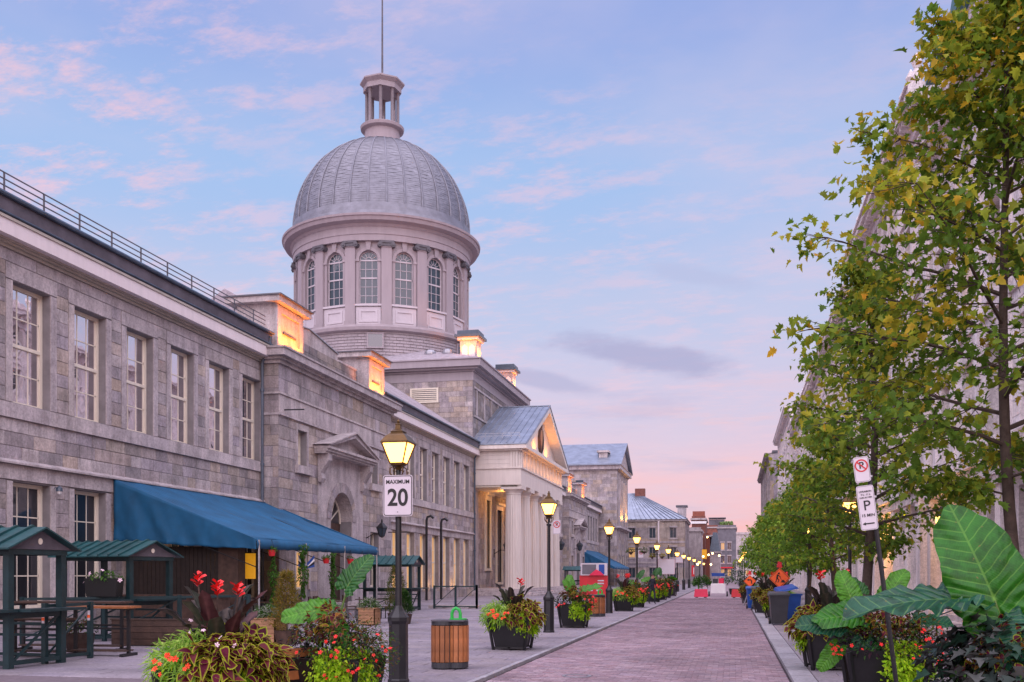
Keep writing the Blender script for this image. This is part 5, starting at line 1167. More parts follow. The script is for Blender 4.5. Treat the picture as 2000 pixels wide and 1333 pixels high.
def noparking(w, h, parent, loc, rad, cz, rz=0):
    p = sign_plate('plate', w, h, parent, loc, border='signblack', bw=.004, rz=rz)
    m = MB(); n = 28
    for a, b in ((rad, rad*.78),):
        m.add([(a*math.cos(2*math.pi*i/n), -.009, cz+a*math.sin(2*math.pi*i/n)) for i in range(n)]+[(b*math.cos(2*math.pi*i/n), -.009, cz+b*math.sin(2*math.pi*i/n)) for i in range(n)], [(i, (i+1) % n, n+(i+1) % n, n+i) for i in range(n)])
    q = rad*.6; m.bar((-q, -.0105, cz+q), (q, -.0105, cz-q), rad*.2, .002, (0,1,0)); inst('prohibition_ring', m.mesh('prohibition_ring', 'signred'), p, (0,0,0))
    lettering('P', rad*1.45, 'signblack', p, (0, -.008, cz), bold=.003); return p
s = thing('parking_sign_post', 'leaning black post with a no parking plate above a white 15 MIN parking plate', 'sign', (1.65, 10.86, .578)); s.scale = (.66,.66,.66)
m = MB(); m.tube([(.108, 0, -.876), (-.42, .0, 3.4)], .036, 8); inst('post', m.mesh('post', 'black', smooth=True), s, (0,0,0))
T_ = R(-7)
def tilt(o): o.rotation_euler = (0, R(-7), 0); return o
tilt(noparking(.235, .40, s, (-.52, -.06, 3.34), .10, .06))
p = tilt(sign_plate('plate', .26, .70, s, (-.44, -.06, 2.74), border='signblack', bw=.004))
for tx, z, sz in (('LIVRAISON', .255, .038), ('7 h - 11 h', .205, .036), ('LUN AU VEN', .16, .032), ('P', .03, .22), ('15 MIN', -.12, .065)): lettering(tx, sz, 'signblack', p, (0, -.008, z), bold=.0012)
m = MB(); m.box(-.05, -.010, -.258, .08, -.008, -.238); m.prism([(-.05, -.222), (-.05, -.274), (-.10, -.248)], 'y', -.010, -.008); inst('arrow', m.mesh('arrow', 'signblack'), p, (0,0,0))
m = MB().box(-.5, -.05, 3.22, -.36, .03, 3.25).box(-.42, -.05, 2.9, -.3, .03, 2.93).box(-.4, -.05, 2.55, -.28, .03, 2.58); inst('bracket', m.mesh('bracket', 'steel'), s, (0,0,0))
s = thing('no_parking_sign', 'small no parking plate fixed right of the second lamp post', 'sign', (-4.99, 28.62, 3.08)); noparking(.23, .42, s, (0,0,0), .10, .07)
MB().box(-.22, 0, .1, .05, .03, .13).build('bracket', 'steel', s, org=(0,0,0))
for i, (x, y, z, lb) in enumerate(((-5.0, 56.1, 2.85, 'small no parking plate on the fourth lamp post'), (-4.95, 84.3, 2.6, 'small no parking plate on the sixth lamp post'))):
    s = thing('no_parking_sign', lb, 'sign', (x, y, z)); noparking(.3, .45, s, (0,0,0), .11, .07)
for x, y, z, w, h, lb in ((-4.6, 72, 2.25, 1.35*.9, 1.1, 'large blank white notice panel on the left kerb far down the street'), (-5.0, 97.5, 3.1, .7, .55, 'small white plate on a far lamp post left of the notice panel')):
    s = thing('notice_panel', lb, 'sign', (x, y, 0)); sign_plate('plate', w, h, s, (0,0,z), border='signred', bw=.01); inst('post', MB().tube([(0,.03,0), (0,.03,z)], .03, 6).mesh('post', 'steel'), s, (0,0,0))
def diamond(x, y, z, w, lb, kind):
    s = thing('road_work_sign', lb, 'sign', (x, y, 0))
    p = inst('plate', MB().prism([(0, -w), (w, 0), (0, w), (-w, 0)], 'y', -.006, 0).mesh('plate', 'signorange'), s, (0,0,z))
    m = MB(); q = w*.92; e = w*.87
    m.add([(0,-.008,-q),(q,-.008,0),(0,-.008,q),(-q,-.008,0),(0,-.008,-e),(e,-.008,0),(0,-.008,e),(-e,-.008,0)], [(0,1,5,4),(1,2,6,5),(2,3,7,6),(3,0,4,7)]); inst('border', m.mesh('border', 'signblack'), p, (0,0,0))
    m = MB(); k = w/.36; Y = -.010
    if kind == 'worker':
        m.ball((-.03*k, Y, .17*k), .035*k, 1, 8, 5); B = lambda a, b, t_: m.bar((a[0]*k, Y, a[1]*k), (b[0]*k, Y, b[1]*k), t_*k, .003, (0,1,0))
        B((-.06,.13), (-.09,-.01), .06); B((-.09,0), (-.02,-.06), .035); B((-.02,-.06), (-.06,-.15), .03); B((-.09,0), (-.13,-.15), .03); B((-.06,.11), (.03,.04), .025); B((-.02,.1), (.08,-.1), .014)
        m.prism([(.03*k,-.15*k), (.2*k,-.15*k), (.15*k,-.07*k), (.1*k,-.05*k)], 'y', Y-.001, Y+.001)
    else:
        B = lambda a, b, t_: m.bar((a[0]*k, Y, a[1]*k), (b[0]*k, Y, b[1]*k), t_*k, .003, (0,1,0))
        B((.1,-.15), (.1,.02), .06); B((.11,.0), (.04,.08), .06); B((.06,.075), (-.08,.075), .06); m.prism([(-.06*k, .15*k), (-.06*k, 0), (-.17*k, .075*k)], 'y', Y-.001, Y+.001)
    inst('pictogram', m.mesh('pictogram', 'signblack'), p, (0,0,0))
    l = MB(); l.bar((0,.03,z-w), (0,.03,z+w*.8), .03, .02); 
    for a, b in ((-.35,-.3), (.35,-.3), (-.3,.4), (.3,.4)): l.bar((0,.03,z-w), (a, b, 0), .03, .03)
    inst('stand', l.mesh('stand', 'steel'), s, (0,0,0))
    f = MB().prism([(-.1, z+w+.02), (.09, z+w), (.07, z+w+.2), (-.06, z+w+.24)], 'y', .02, .04); f.bar((0,.03,z+w*.5), (0,.03,z+w+.2), .012, .012); inst('warning_flag', f.mesh('warning_flag', 'redpaint'), s, (0,0,0))
diamond(1.66, 36.9, 1.56, .37, 'orange diamond road work sign with a digging worker above the black wheelie bin', 'worker')
diamond(.93, 55, 1.33, .33, 'smaller orange diamond sign with a bent arrow, farther down the kerb', 'arrow')

# ================================================================== bins
def wheelie(x, y, mat, label, rz=0, h=1.08):
    t = thing('wheelie_bin', label, 'bin', (x, y, 0), rz, group='wheelie bins on the right kerb')
    m = MB(); a, b = .24, .31
    m.add([(-a,-a,.04),(a,-a,.04),(a,a,.04),(-a,a,.04),(-b,-b-.02,h-.12),(b,-b-.02,h-.12),(b,b+.04,h-.12),(-b,b+.04,h-.12)], [(0,3,2,1),(4,5,6,7),(0,1,5,4),(1,2,6,5),(2,3,7,6),(3,0,4,7)])
    m.box(-b-.03, -b-.05, h-.16, b+.03, b+.08, h-.1); inst('body', m.mesh('body', mat), t, (0,0,0))
    m = MB(); m.add([(-b-.04,-b-.07,h-.1),(b+.04,-b-.07,h-.1),(b+.04,b+.08,h-.1),(-b-.04,b+.08,h-.1),(-b,-b,h-.04),(b,-b,h-.04),(b,b,h),(-b,b,h)], [(0,1,5,4),(1,2,6,5),(2,3,7,6),(3,0,4,7),(4,5,6,7)]); m.tube([(-b, b+.11, h-.06), (b, b+.11, h-.06)], .018, 6); inst('lid', m.mesh('lid', mat), t, (0,0,0))
    for k in (-1, 1): inst('wheel', MB().tube([(k*.25, .22, .12), (k*.31, .22, .12)], .12, 16).mesh('wheel', 'black'), t, (0,0,0))
    return t
t = wheelie(1.53, 34.7, 'greybin', 'charcoal wheelie bin with closed lid standing on the kerb below the worker sign', .05, 1.12)
inst('emblem', MB().prism([(-.08,.78), (-.02,.86), (.0,.8), (.03,.86), (.09,.78)], 'y', -.30, -.295).mesh('emblem', 'white'), t, (0,0,0))
t = wheelie(1.98, 36.2, 'bluebin', 'bright blue bin with its lid propped up behind the charcoal bin', .2, 1.12); t.children[1].rotation_euler = (R(6), R(-12), 0); t.children[1].location = (.05, 0, .18)
wheelie(1.0, 50.3, 'bluebin', 'blue wheelie bin, left of the far pair on the kerb', .05, 1.12); wheelie(1.22, 49.2, 'greybin', 'dark wheelie bin, right of the far pair on the kerb', .0, 1.12); wheelie(1.5, 50.6, 'bluebin', 'blue wheelie bin half hidden behind the far dark one', .1, 1.12)
def litter(x, y, label, rz=.1):
    t = thing('litter_bin', label, 'litter bin', (x, y, 0), rz, group='round wooden slatted litter bins')
    for k, cx in enumerate((-.11, .12)):
        inst('liner', MB().lathe([(.215, .02), (.215, .12), (.19, .13), (.19, .78), (.215, .79), (.215, .86), (.17, .88), (.16, .84)], 20, (cx, k*.08)).mesh('liner', 'greybin'), t, (0,0,0))
        sl = MB().box(.19, -.037, .13, .218, .037, .78).mesh('slat', 'orangewood')
        for i in range(15):
            a = 2*math.pi*i/15+.2
            if (k == 0 and abs((a+math.pi) % (2*math.pi)-math.pi) < .7) : continue
            if k == 1 and abs(a-math.pi) < .7: continue
            inst('slat', sl, t, (cx, k*.08, 0), (0,0,a))
    m = MB().box(-.3, -.2, .86, .3, .26, .885).mesh('top', 'lead'); inst('top', m, t, (0,0,0))
    inst('green_hoop', MB().tube([(.05,.0,.885), (.05,.0,1.0), (.07,0,1.06), (.12,0,1.09), (.18,0,1.06), (.2,0,1.0), (.2,0,.885)], .03, 8).lathe([(.16, .885), (.16, .905), (.02, .91)], 18, (.15, .06)).mesh('green_hoop', 'limegreen', smooth=True), t, (0,0,0))
    return t
litter(-4.97, 17.25, 'near double litter bin with brown wooden slats and a bright green hoop on top'); litter(-5.3, 39.8, 'farther double litter bin with wooden slats beside the third lamp post', .15)

# ================================================================== leaves and planters
def big_leaf(seed, kind='ear'):
    r_ = np.random.default_rng(seed); n = 96 if kind == 'ear' else 40; rings = 12 if kind == 'ear' else 6; vs = []; cs = []; tr = []
    def outline(a):
        c = math.cos(a)
        if kind == 'ear':
            r = .5*(1-.30*math.cos(a-math.pi)**1) ; x = c; L = .62 if c > 0 else .36
            r = 1/math.sqrt((c/L)**2+(math.sin(a)/.40)**2)*(1+.10*math.cos(2*a))
            if c < 0: r *= 1-.55*max(0, -c-.86)/.14
            if c > .7: r *= 1+.34*((c-.7)/.3)**2.2
        else:
            L = .62; r = 1/math.sqrt((c/L)**2+(math.sin(a)/.17)**2)*(1+.12*((max(0, abs(c)-.8))/.2)**2)
        return r*(1+.022*math.sin(a*9+seed)+.018*math.sin(a*16+2*seed)+.01*math.sin(a*31))
    vs.append((0,0,0)); cs.append(1)
    for j in range(1, rings+1):
        for i in range(n):
            a = 2*math.pi*i/n; r = outline(a)*j/rings; x, y = r*math.cos(a), r*math.sin(a)
            vein = 1 if i % 4 == 0 else (0 if i % 4 == 2 else .35); mid = 1 if abs(y) < .012 else 0
            z = -.28*x*abs(x)*.8+abs(y)*.22-.25*y*y+(.005*math.cos(2*math.pi*((x+.34)-.62*abs(y))*9.5)*min(1, abs(y)*9) if kind == 'ear' else .02*(1-vein)*min(1, r*5))+.05*math.sin(5*x+seed)*abs(y)*2+.035*math.sin(11*a+seed)*(j/rings)**3+.02*math.sin(19*a)*(j/rings)**4
            vs.append((x+.34, y, z)); cs.append(0 if kind == 'ear' else max((.6 if vein == 1 else 0), mid))
    vs[0] = (.34, 0, 0)
    for i in range(n): tr.append((0, 1+i, 1+(i+1) % n))
    for j in range(rings-1):
        for i in range(n):
            a, b = 1+j*n+i, 1+j*n+(i+1) % n; tr += [(a, a+n, b+n), (a, b+n, b)]
    return np.array(vs), tr, np.array(cs)
def leaf_mesh_(name, seed, kind, c_body, c_vein, mat='leafgloss'):
    vs, tr, cs = big_leaf(seed, kind); me = bpy.data.meshes.new(name); me.from_pydata(vs.tolist(), [], [tuple(map(int, t)) for t in tr])
    at = me.color_attributes.new('Col', 'FLOAT_COLOR', 'POINT'); c = np.outer(1-cs, c_body)+np.outer(cs, c_vein); at.data.foreach_set('color', np.concatenate([c, np.ones((len(c),1))], 1).reshape(-1))
    me.polygons.foreach_set('use_smooth', [True]*len(me.polygons)); me.materials.append(M[mat]); return me
EAR = [leaf_mesh_('leaf', 1+i, 'ear', b, v, 'earleaf') for i, (b, v) in enumerate([((.020,.125,.008), (.10,.27,.02)), ((.014,.085,.014), (.05,.17,.03)), ((.055,.20,.010), (.16,.34,.03)), ((.010,.070,.036), (.03,.14,.06))])]
LAN = [leaf_mesh_('leaf', 11+i, 'lance', b, v) for i, (b, v) in enumerate([((.028,.022,.02), (.07,.05,.04)), ((.035,.04,.028), (.08,.07,.05)), ((.05,.018,.02), (.10,.04,.04))])]
def put_leaf(parent, me, base, tip, nrm, size, wide=1.0):
    t = Vector(tip).normalized(); n = Vector(nrm); n = (n-t*n.dot(t)).normalized(); y = n.cross(t)
    mt = Matrix((t, y, n)).transposed(); o = inst('leaf', me, parent, base, (0,0,0), (size, size*wide, size)); o.rotation_euler = mt.to_euler(); return o
fl = MB()
for k in range(5):
    a = 2*math.pi*k/5; c, s_ = math.cos(a), math.sin(a); fl.add([(0,0,.1)]+[(r*c-w*s_, r*s_+w*c, z) for r, w, z in ((.45,-.28,.22), (.95,-.3,.2), (1.05,.05,.1), (.85,.32,.24), (.4,.26,.2))], [(0,1,2,3),(0,3,4,5)])
fl.ball((0,0,.2), .2, .7, 6, 4)
FLO = {k: fl.mesh('flower', k, smooth=False) for k in ('petal', 'petalor', 'petalpink')}
sp = MB()
for k in range(11):
    a = k*2.4; z = k*.07; c, s_ = math.cos(a), math.sin(a); r = .38+.1*math.sin(k*3)
    sp.add([(0,0,z), (r*.5*c-.16*s_, r*.5*s_+.16*c, z+.25), (r*c-.12*s_, r*s_+.12*c, z+.33), (r*1.1*c+.1*s_, r*1.1*s_-.1*c, z+.22), (r*.5*c+.16*s_, r*.5*s_-.16*c, z+.12)], [(0,1,2),(0,2,3),(0,3,4)])
SPK = sp.mesh('flower_spike', 'petal')
LIME = [(.42,.66,.02), (.34,.58,.02), (.52,.70,.04), (.24,.46,.018)]
def foliage_dome(n, c, rx, ry, rz, az0=0, az1=360, lo=-.3, hi=1., out=.8, down=.25, shell=.5):
    a = np.radians(rng.uniform(az0, az1, n)); u = rng.uniform(lo, hi, n); q = np.sqrt(np.clip(1-np.clip(u, -1, 1)**2, .05, 1)); s = rng.uniform(shell, 1.03, n)
    nx, ny, nz = np.cos(a)*q, np.sin(a)*q, u; P = np.stack([c[0]+nx*rx*s, c[1]+ny*ry*s, c[2]+nz*rz*s], 1)
    D = np.stack([nx, ny, nz*.5-down], 1)*out+rng.normal(0, .35, (n,3)); U = np.stack([nx*.9, ny*.9, nz+.55], 1); return P, D, U
def trailing(n, c, r, az0, az1, z1, drop, width=.12):
    """strands spilling over the rim"""
    k = max(3, n//26); sa = np.radians(rng.uniform(az0, az1, k)); sl = rng.uniform(.55, 1.0, k)*drop; i = rng.integers(0, k, n); t = rng.random(n)**.85
    rr = r*(.9+.26*np.sin(np.clip(t*2.2, 0, 1.6)))+rng.normal(0, .035, n); a = sa[i]+rng.normal(0, width, n)*(.4+t)
    P = np.stack([c[0]+rr*np.cos(a), c[1]+rr*np.sin(a), z1+.10-sl[i]*t**1.1+.02*rng.normal(size=n)], 1)
    D = np.stack([np.cos(a)*.6, np.sin(a)*.6, -np.ones(n)*.7], 1)+rng.normal(0, .4, (n,3)); U = np.stack([np.cos(a), np.sin(a), np.ones(n)*.5], 1); return P, D, U
def pot(t, w=.88, h=.74, s=1.0):
    a, b = w/2*.74, w/2; m = MB()
    m.add([(-a,-a,.07),(a,-a,.07),(a,a,.07),(-a,a,.07),(-b,-b,h),(b,-b,h),(b,b,h),(-b,b,h),(-b+.05,-b+.05,h),(b-.05,-b+.05,h),(b-.05,b-.05,h),(-b+.05,b-.05,h),(-b+.05,-b+.05,h-.1),(b-.05,-b+.05,h-.1),(b-.05,b-.05,h-.1),(-b+.05,b-.05,h-.1)],
          [(0,3,2,1),(0,1,5,4),(1,2,6,5),(2,3,7,6),(3,0,4,7),(4,5,9,8),(5,6,10,9),(6,7,11,10),(7,4,8,11),(8,9,13,12),(9,10,14,13),(10,11,15,14),(11,8,12,15)])
    o = inst('pot', m.mesh('pot', 'potblack'), t, (0,0,0))
    for sx in (-1, 1):
        for sy in (-1, 1):
            f = MB(); f.bar((sx*(a+.03), sy*(a+.03), 0), (sx*(b+.015), sy*(b+.015), h-.02), .05, .05); inst('corner_leg', f.mesh('corner_leg', 'potblack'), o, (0,0,0))
    m = MB(); m.box(-a-.03, -a-.03, .03, a+.03, -a, .07); m.box(-a-.03, a, .03, a+.03, a+.03, .07); m.box(-.03, -a-.03, .04, .03, a+.03, .065); inst('skid', m.mesh('skid', 'potblack'), o, (0,0,0))
    inst('soil', MB().lathe([(.4*w, h-.12), (.36*w, h-.03), (.02, h+.02)], 14).mesh('soil', 'soil'), t, (0,0,0))
def leaves(t, name, T, PDU, size, c0, c1=None, mat='leaf'):
    P, D, U = PDU; n = len(P); C0 = pick(n, c0); C1 = pick(n, c1) if c1 is not None else C0
    return inst(name, scatter_mesh(name, T, P, D, size*rng.uniform(.7, 1.25, n), C0, C1, mat, up=U), t, (0,0,0))
BURG = [(.13,.010,.035), (.09,.008,.025), (.18,.03,.045)]
DARKP = [(.03,.014,.022), (.045,.016,.028), (.02,.03,.018), (.035,.03,.025)]
VARI = [(.16,.34,.05), (.38,.48,.13), (.10,.27,.03)]
def flowers(t, pts, size, kind):
    for p in pts: inst('flower', FLO[kind], t, p, (random.uniform(.4, 1.5), random.uniform(-.4, .4), random.uniform(-.6, .6)), size*random.uniform(.8, 1.2))
def flower_pts(n, c, rx, rz, az0, az1, lo=-.2, hi=.7):
    P, _, _ = foliage_dome(n, c, rx, rx, rz, az0, az1, lo, hi, shell=.98); return [tuple(p) for p in P]
def planter_canna(label, loc, rz=0, d=1.0, spikes=3, tall=.95, dark=0, h=.74, near=False, group='black flower planters along the left kerb'):
    t = thing('flower_planter', label, 'planter', loc, rz, group); pot(t, h=h)
    n = lambda k: int(k*d); L = 1/math.sqrt(d)
    leaves(t, 'coleus', T_COLEUS, foliage_dome(n(420), (.05,0,h+.02), .62, .58, .40, -100, 80, -.45, 1), (.165 if near else .15)*L**.5*.95, BURG, [(.52,.62,.03), (.62,.66,.05), (.42,.52,.02)])
    leaves(t, 'variegated_foliage', T_LANCE, foliage_dome(n(900), (-.1,0,h+.02), .62, .56, .36, 130, 290, -.5, 1), .115*L**.7, [(.16,.40,.04), (.26,.50,.05)], [(.55,.68,.16), (.22,.44,.05), (.4,.6,.1)])
    leaves(t, 'lime_trailing_vine', T_HEART, trailing(n(650), (0,0), .47, -60, 20, h, .55), .068*L, LIME)
    leaves(t, 'lime_trailing_vine', T_HEART, trailing(n(260), (0,0), .47, 170, 235, h, .45), .068*L, LIME)
    flowers(t, flower_pts(int(15 if d > .7 else 8), (-.05,0,h+.02), .64, .36, 230, 285, -.15, .45), .042*L, 'petalor')
    if near: flowers(t, flower_pts(7, (0,0,h+.05), .6, .5, 200, 320, .4, .9), .026, 'petalpink')
    for k in range(int(13*min(1, d*1.3))):
        a = k*2.4; r = .06+.10*random.random(); tl = Vector((math.cos(a)*(.35+.03*k), math.sin(a)*(.35+.03*k), 1.35-.05*k)); z = h+.1+.05*(k % 5)
        put_leaf(t, LAN[k % 3 if dark == 0 else k % 2], (r*math.cos(a), r*math.sin(a), z), tl, (-math.cos(a), -math.sin(a), .5), random.uniform(.5, .68)*tall, .95)
    for k in range(spikes):
        a = k*2.2+.6; r = .22+.06*k; x, y, z = r*math.cos(a), r*math.sin(a)*.6, h+.82*tall+random.uniform(-.06, .08)
        inst('stem', MB().tube([(x*.4, y*.4, h), (x*.8, y*.8, (z+h)/2), (x, y, z)], .009, 5).mesh('stem', 'brownwood'), t, (0,0,0)); inst('flower_spike', SPK, t, (x, y, z-.05), (0,0,a), .20*L**.4)
    return t
def planter_ear(label, loc, rz=0, d=1.0, leaf_spec=None, h=.74, group='black flower planters along the left kerb', fl_n=14, s=1.0, pw=.88, limeside=(-70, 10)):
    t = thing('flower_planter', label, 'planter', loc, rz, group); pot(t, h=h, w=pw); n = lambda k: int(k*d); L = 1/math.sqrt(d); q = pw/.88
    leaves(t, 'dark_foliage', T_OVAL, foliage_dome(n(900), (0,0,h+.05), .62*q, .58*q, .42, 0, 360, -.3, 1), .085*L, DARKP+[(.05,.12,.02), (.04,.10,.02)])
    leaves(t, 'begonia_foliage', T_OVAL, foliage_dome(n(900), (.12*q,0,h+.05), .66*q, .6*q, .46, -110, 80, -.7, .9), .06*L, [(.04,.12,.015), (.07,.17,.02), (.13,.08,.02), (.20,.10,.03)])
    leaves(t, 'coleus', T_COLEUS, foliage_dome(n(130), (0,0,h+.1), .5*q, .45*q, .5, 200, 330, .25, 1), .11*L, BURG+[(.2,.08,.01)], [(.34,.42,.02), (.30,.18,.05)])
    leaves(t, 'lime_trailing_vine', T_HEART, trailing(n(900), (0,0), .46*q, -90+limeside[0]+70, -15+limeside[1]-10, h, .62), .062*L, LIME)
    flowers(t, flower_pts(fl_n, (.05,0,h+.05), .68*q, .46, -85, 0, -.6, .5), .036*L, 'petal'); flowers(t, flower_pts(fl_n//2, (0,0,h+.03), .66*q, .4, 190, 260, -.3, .2), .032*L, 'petal')
    for k, (b, tip, nr, sz, v) in enumerate(leaf_spec or [((-.05,-.05,h+.55), (-.8,-.2,-.1), (.1,-.75,.6), .46, 2), ((.1,0,h+.72), (.5,.1,.8), (-.2,-.9,.3), .46, 1), ((.1,-.2,h+.42), (.35,-.25,-.7), (.1,-.9,.35), .36, 0), ((-.15,.2,h+.5), (-.5,.5,.3), (0,-.4,.9), .4, 0)]):
        put_leaf(t, EAR[v], b, tip, nr, sz); bb = Vector(b)
        inst('stem', MB().tube([(bb.x*.2, bb.y*.2, h-.03), tuple(bb*.5+Vector((0,0,(h+.1)*.5))), tuple(bb+Vector(tip).normalized()*sz*.33)], [.02, .016, .011], 6).mesh('stem', 'stem', smooth=True), t, (0,0,0))
    return t
planter_canna('nearest left flower planter, full of coleus and dark canna with three red blooms', (-5.16, 9.35, 0), 0, 2.3, 3, 1.0, near=True)
planter_ear('black planter with three elephant ear leaves and red begonias left of the nearest lamp post', (-4.58, 11.0, 0), 0, 2.3, fl_n=26)
planter_canna('black planter with a dark leafy crown and one red bloom between bin and second lamp', (-4.88, 22.1, 0), 0, 1.1, 1, .85, dark=1)
planter_ear('black planter with bright green elephant ears and orange flowers right of the second lamp', (-4.95, 31.6, 0), 0, .9, [((0,0,1.0), (-.5,-.1,.9), (.5,-.7,.4), .5, 2), ((.15,0,1.15), (1,.1,.35), (0,-.45,.9), .62, 2), ((.1,-.2,1.05), (.3,-.2,-.8), (0,-1,.2), .36, 0), ((-.1,0,1.1), (-.15,.2,1), (.2,-.9,.1), .5, 2)])
planter_canna('black planter with clustered red canna blooms and lime vines in front of the blue awning', (-4.9, 46.1, 0), .2, .6, 4, .95)
pe = planter_ear('black planter with broad pale leaves just past the red canna one', (-4.85, 51.5, 0), 0, .5)
pc = None
for i, (y_, lb) in enumerate(((61.5, 'planter with a large green leaf behind the standing person'), (66, 'planter of mixed flowers second behind the standing person'), (72, 'planter with leaning broad leaves near the white notice panel'), (78, 'last planter on the left kerb before the red block'))):
    c = copy_tree(pe, loc=(-4.8, y_, 0), rz=i*.9, label=lb+' on the left kerb'); c.scale = (1.1, 1.1, 1.1)
RG = 'black flower planters along the right kerb'
planter_ear('large black planter with wide elephant ear and small red flowers behind the parking sign post', (1.84, 13.1, 0), 0, 2.0, [((-.12,-.1,1.18), (-.75,-.3,.02), (.05,-.75,.75), .62, 0), ((.0,.0,1.32), (.45,.05,.8), (-.3,-.9,.3), .42, 2), ((-.35,0,1.3), (-.3,.2,.9), (0,-.9,.3), .4, 2), ((-.25,-.25,.95), (-.2,-.2,-1), (-.2,-1,.2), .42, 3), ((-.05,-.3,.9), (.05,-.2,-1), (0,-1,.2), .4, 1), ((-.45,-.2,1.05), (-.9,-.2,.1), (-.1,-.8,.7), .5, 3), ((.3,0,1.15), (.9,-.2,-.05), (.1,-.5,.9), .42, 3), ((-.5,-.1,.85), (-.6,-.1,-.7), (-.3,-.9,.3), .36, 2), ((-.2,.2,1.4), (-.5,.3,.6), (.2,-.8,.4), .35, 1)], group=RG, fl_n=24, h=.78)
t = planter_canna('black planter spilling lime vines at the left, behind the large right hand planter', (1.72, 18.7, 0), 3.4, 1.1, 2, 1.1, group=RG, dark=1)
t.rotation_euler = (0,0,R(185))
copy_tree(t, loc=(1.75, 39.5, 0), rz=R(200), label='lime green planter behind the charcoal wheelie bin'); copy_tree(t, loc=(1.5, 45, 0), rz=R(150), label='lime green planter beside the far wheelie bins'); copy_tree(t, loc=(1.1, 60, 0), rz=R(150), label='yellow green planter by the bent arrow sign')
# right foreground planter: giant leaves over dark begonia
h = .74
t = planter_ear('foreground planter with giant elephant ear leaves over dark bronze foliage', (2.28, 8.9, 0), 0, 2.6, [((-.06,-.05,1.20), (-.34,.05,.9), (-.05,-.95,.22), .92, 0), ((-.30,-.08,1.50), (-1,-.10,-.02), (.05,-.30,.95), .86, 3), ((-.1,0,1.44), (-.75,.5,.05), (0,-.35,.9), .6, 3), ((.30,-.2,1.2), (.25,-.2,-.9), (-.2,-.95,.2), .5, 1), ((.1,-.1,1.38), (-.3,-.3,-.35), (-.1,-.6,.8), .5, 3), ((.36,-.15,1.3), (.1,0,1), (-.6,-.8,.1), .5, 1), ((.3,-.35,.95), (-.3,-.3,-.9), (-.3,-.9,.2), .36, 2), ((.4,.1,1.3), (.9,.1,.4), (-.2,-.8,.5), .6, 0)], group=RG, fl_n=0, h=h, pw=.95)
leaves(t, 'bronze_foliage', T_MAPLE_S, foliage_dome(700, (-.02,-.02,h+.12), .68, .62, .50, 0, 360, -.7, 1), .13, [(.03,.045,.038), (.05,.05,.045), (.02,.05,.032), (.08,.085,.08)], mat='leafgloss')
flowers(t, flower_pts(16, (0,0,h+.02), .70, .42, 250, 290, -.5, -.1), .052, 'petal')

# shrubs and boxes on the terrace edge
def conifer(label, loc, hgt, r, cols, name='conical_shrub'):
    t = thing(name, label, 'shrub', loc)
    inst('tub', MB().lathe([(.24, 0), (.30, .3), (.31, .34), (.27, .34), (.26, .28)], 16).mesh('tub', 'brownwood'), t, (0,0,0)); inst('soil', MB().lathe([(.27, .27), (.02, .31)], 14).mesh('soil', 'soil'), t, (0,0,0))
    inst('trunk', MB().tube([(0,0,.25), (0,0,hgt*.8)], [.03, .01], 6).mesh('trunk', 'bark'), t, (0,0,0))
    n = 2600; z = rng.random(n)**.8; a = rng.uniform(0, 2*math.pi, n); rr = r*(np.minimum(1, (z+.02)/.12)**.5)*(1-z**1.6*.72)*rng.uniform(.55, 1.08, n)*(1+.14*np.sin(a*5+z*9))
    P = np.stack([rr*np.cos(a), rr*np.sin(a), .32+z*(hgt-.32)], 1); D = np.stack([np.cos(a)*.6, np.sin(a)*.6, np.ones(n)*.9], 1)+rng.normal(0, .4, (n,3))
    inst('foliage', scatter_mesh('foliage', T_LANCE, P, D, .085*rng.uniform(.7, 1.2, n), pick(n, cols), pick(n, cols)), t, (0,0,0)); return t
conifer('browning cone shaped evergreen in a low dark tub beside the cedar box', (-10.55, 22.4, 0), 1.75, .36, [(.26,.18,.035), (.34,.23,.045), (.16,.17,.03)])
conifer('green and brown bushy shrub in a tub behind the nearest lamp post', (-11.5, 33.2, 0), 1.95, .42, [(.06,.14,.02), (.12,.12,.03), (.04,.10,.02), (.2,.14,.04)])
conifer('dark leafy shrub at the right edge of the terrace behind the lamp post', (-11.0, 32.5, 0), 1.1, .34, [(.03,.08,.02), (.05,.12,.02)])
def cedar_box(label, loc, w=.68, h=.6, rz=0, plant=True):
    t = thing('planter_box', label, 'planter', loc, rz); nb = 5
    for i in range(nb):
        z = .03+i*(h-.03)/nb; z2 = z+(h-.03)/nb-.008
        for k in range(4): o = inst('board', MB().box(-w/2, -w/2, z, w/2, -w/2+.03, z2).mesh('board', 'cedar'), t, (0,0,0), (0,0,k*math.pi/2))
    inst('cap', MB().box(-w/2-.02, -w/2-.02, h, w/2+.02, -w/2+.05, h+.03).box(-w/2-.02, w/2-.05, h, w/2+.02, w/2+.02, h+.03).box(-w/2-.02, -w/2+.05, h, -w/2+.05, w/2-.05, h+.03).box(w/2-.05, -w/2+.05, h, w/2+.02, w/2-.05, h+.03).mesh('cap', 'cedar'), t, (0,0,0)); inst('soil', MB().box(-w/2+.03, -w/2+.03, .05, w/2-.03, w/2-.03, h-.04).mesh('soil', 'soil'), t, (0,0,0))
    leaves(t, 'foliage', T_LANCE, foliage_dome(500, (0,0,h), .38, .36, .35, 0, 360, -.1, 1, down=-.3), .11, [(.05,.13,.02), (.09,.17,.03), (.35,.38,.30)]); return t
cedar_box('square cedar board planter box with pale grassy plants left of the cone shrub', (-11.2, 22.75, 0)); cedar_box('second cedar board box half hidden behind the cone shrub', (-11.3, 27.0, 0), .6, .5); cedar_box('small cedar box with terracotta tint at the far end of the terrace', (-11.9, 31.6, 0), .6, .55)
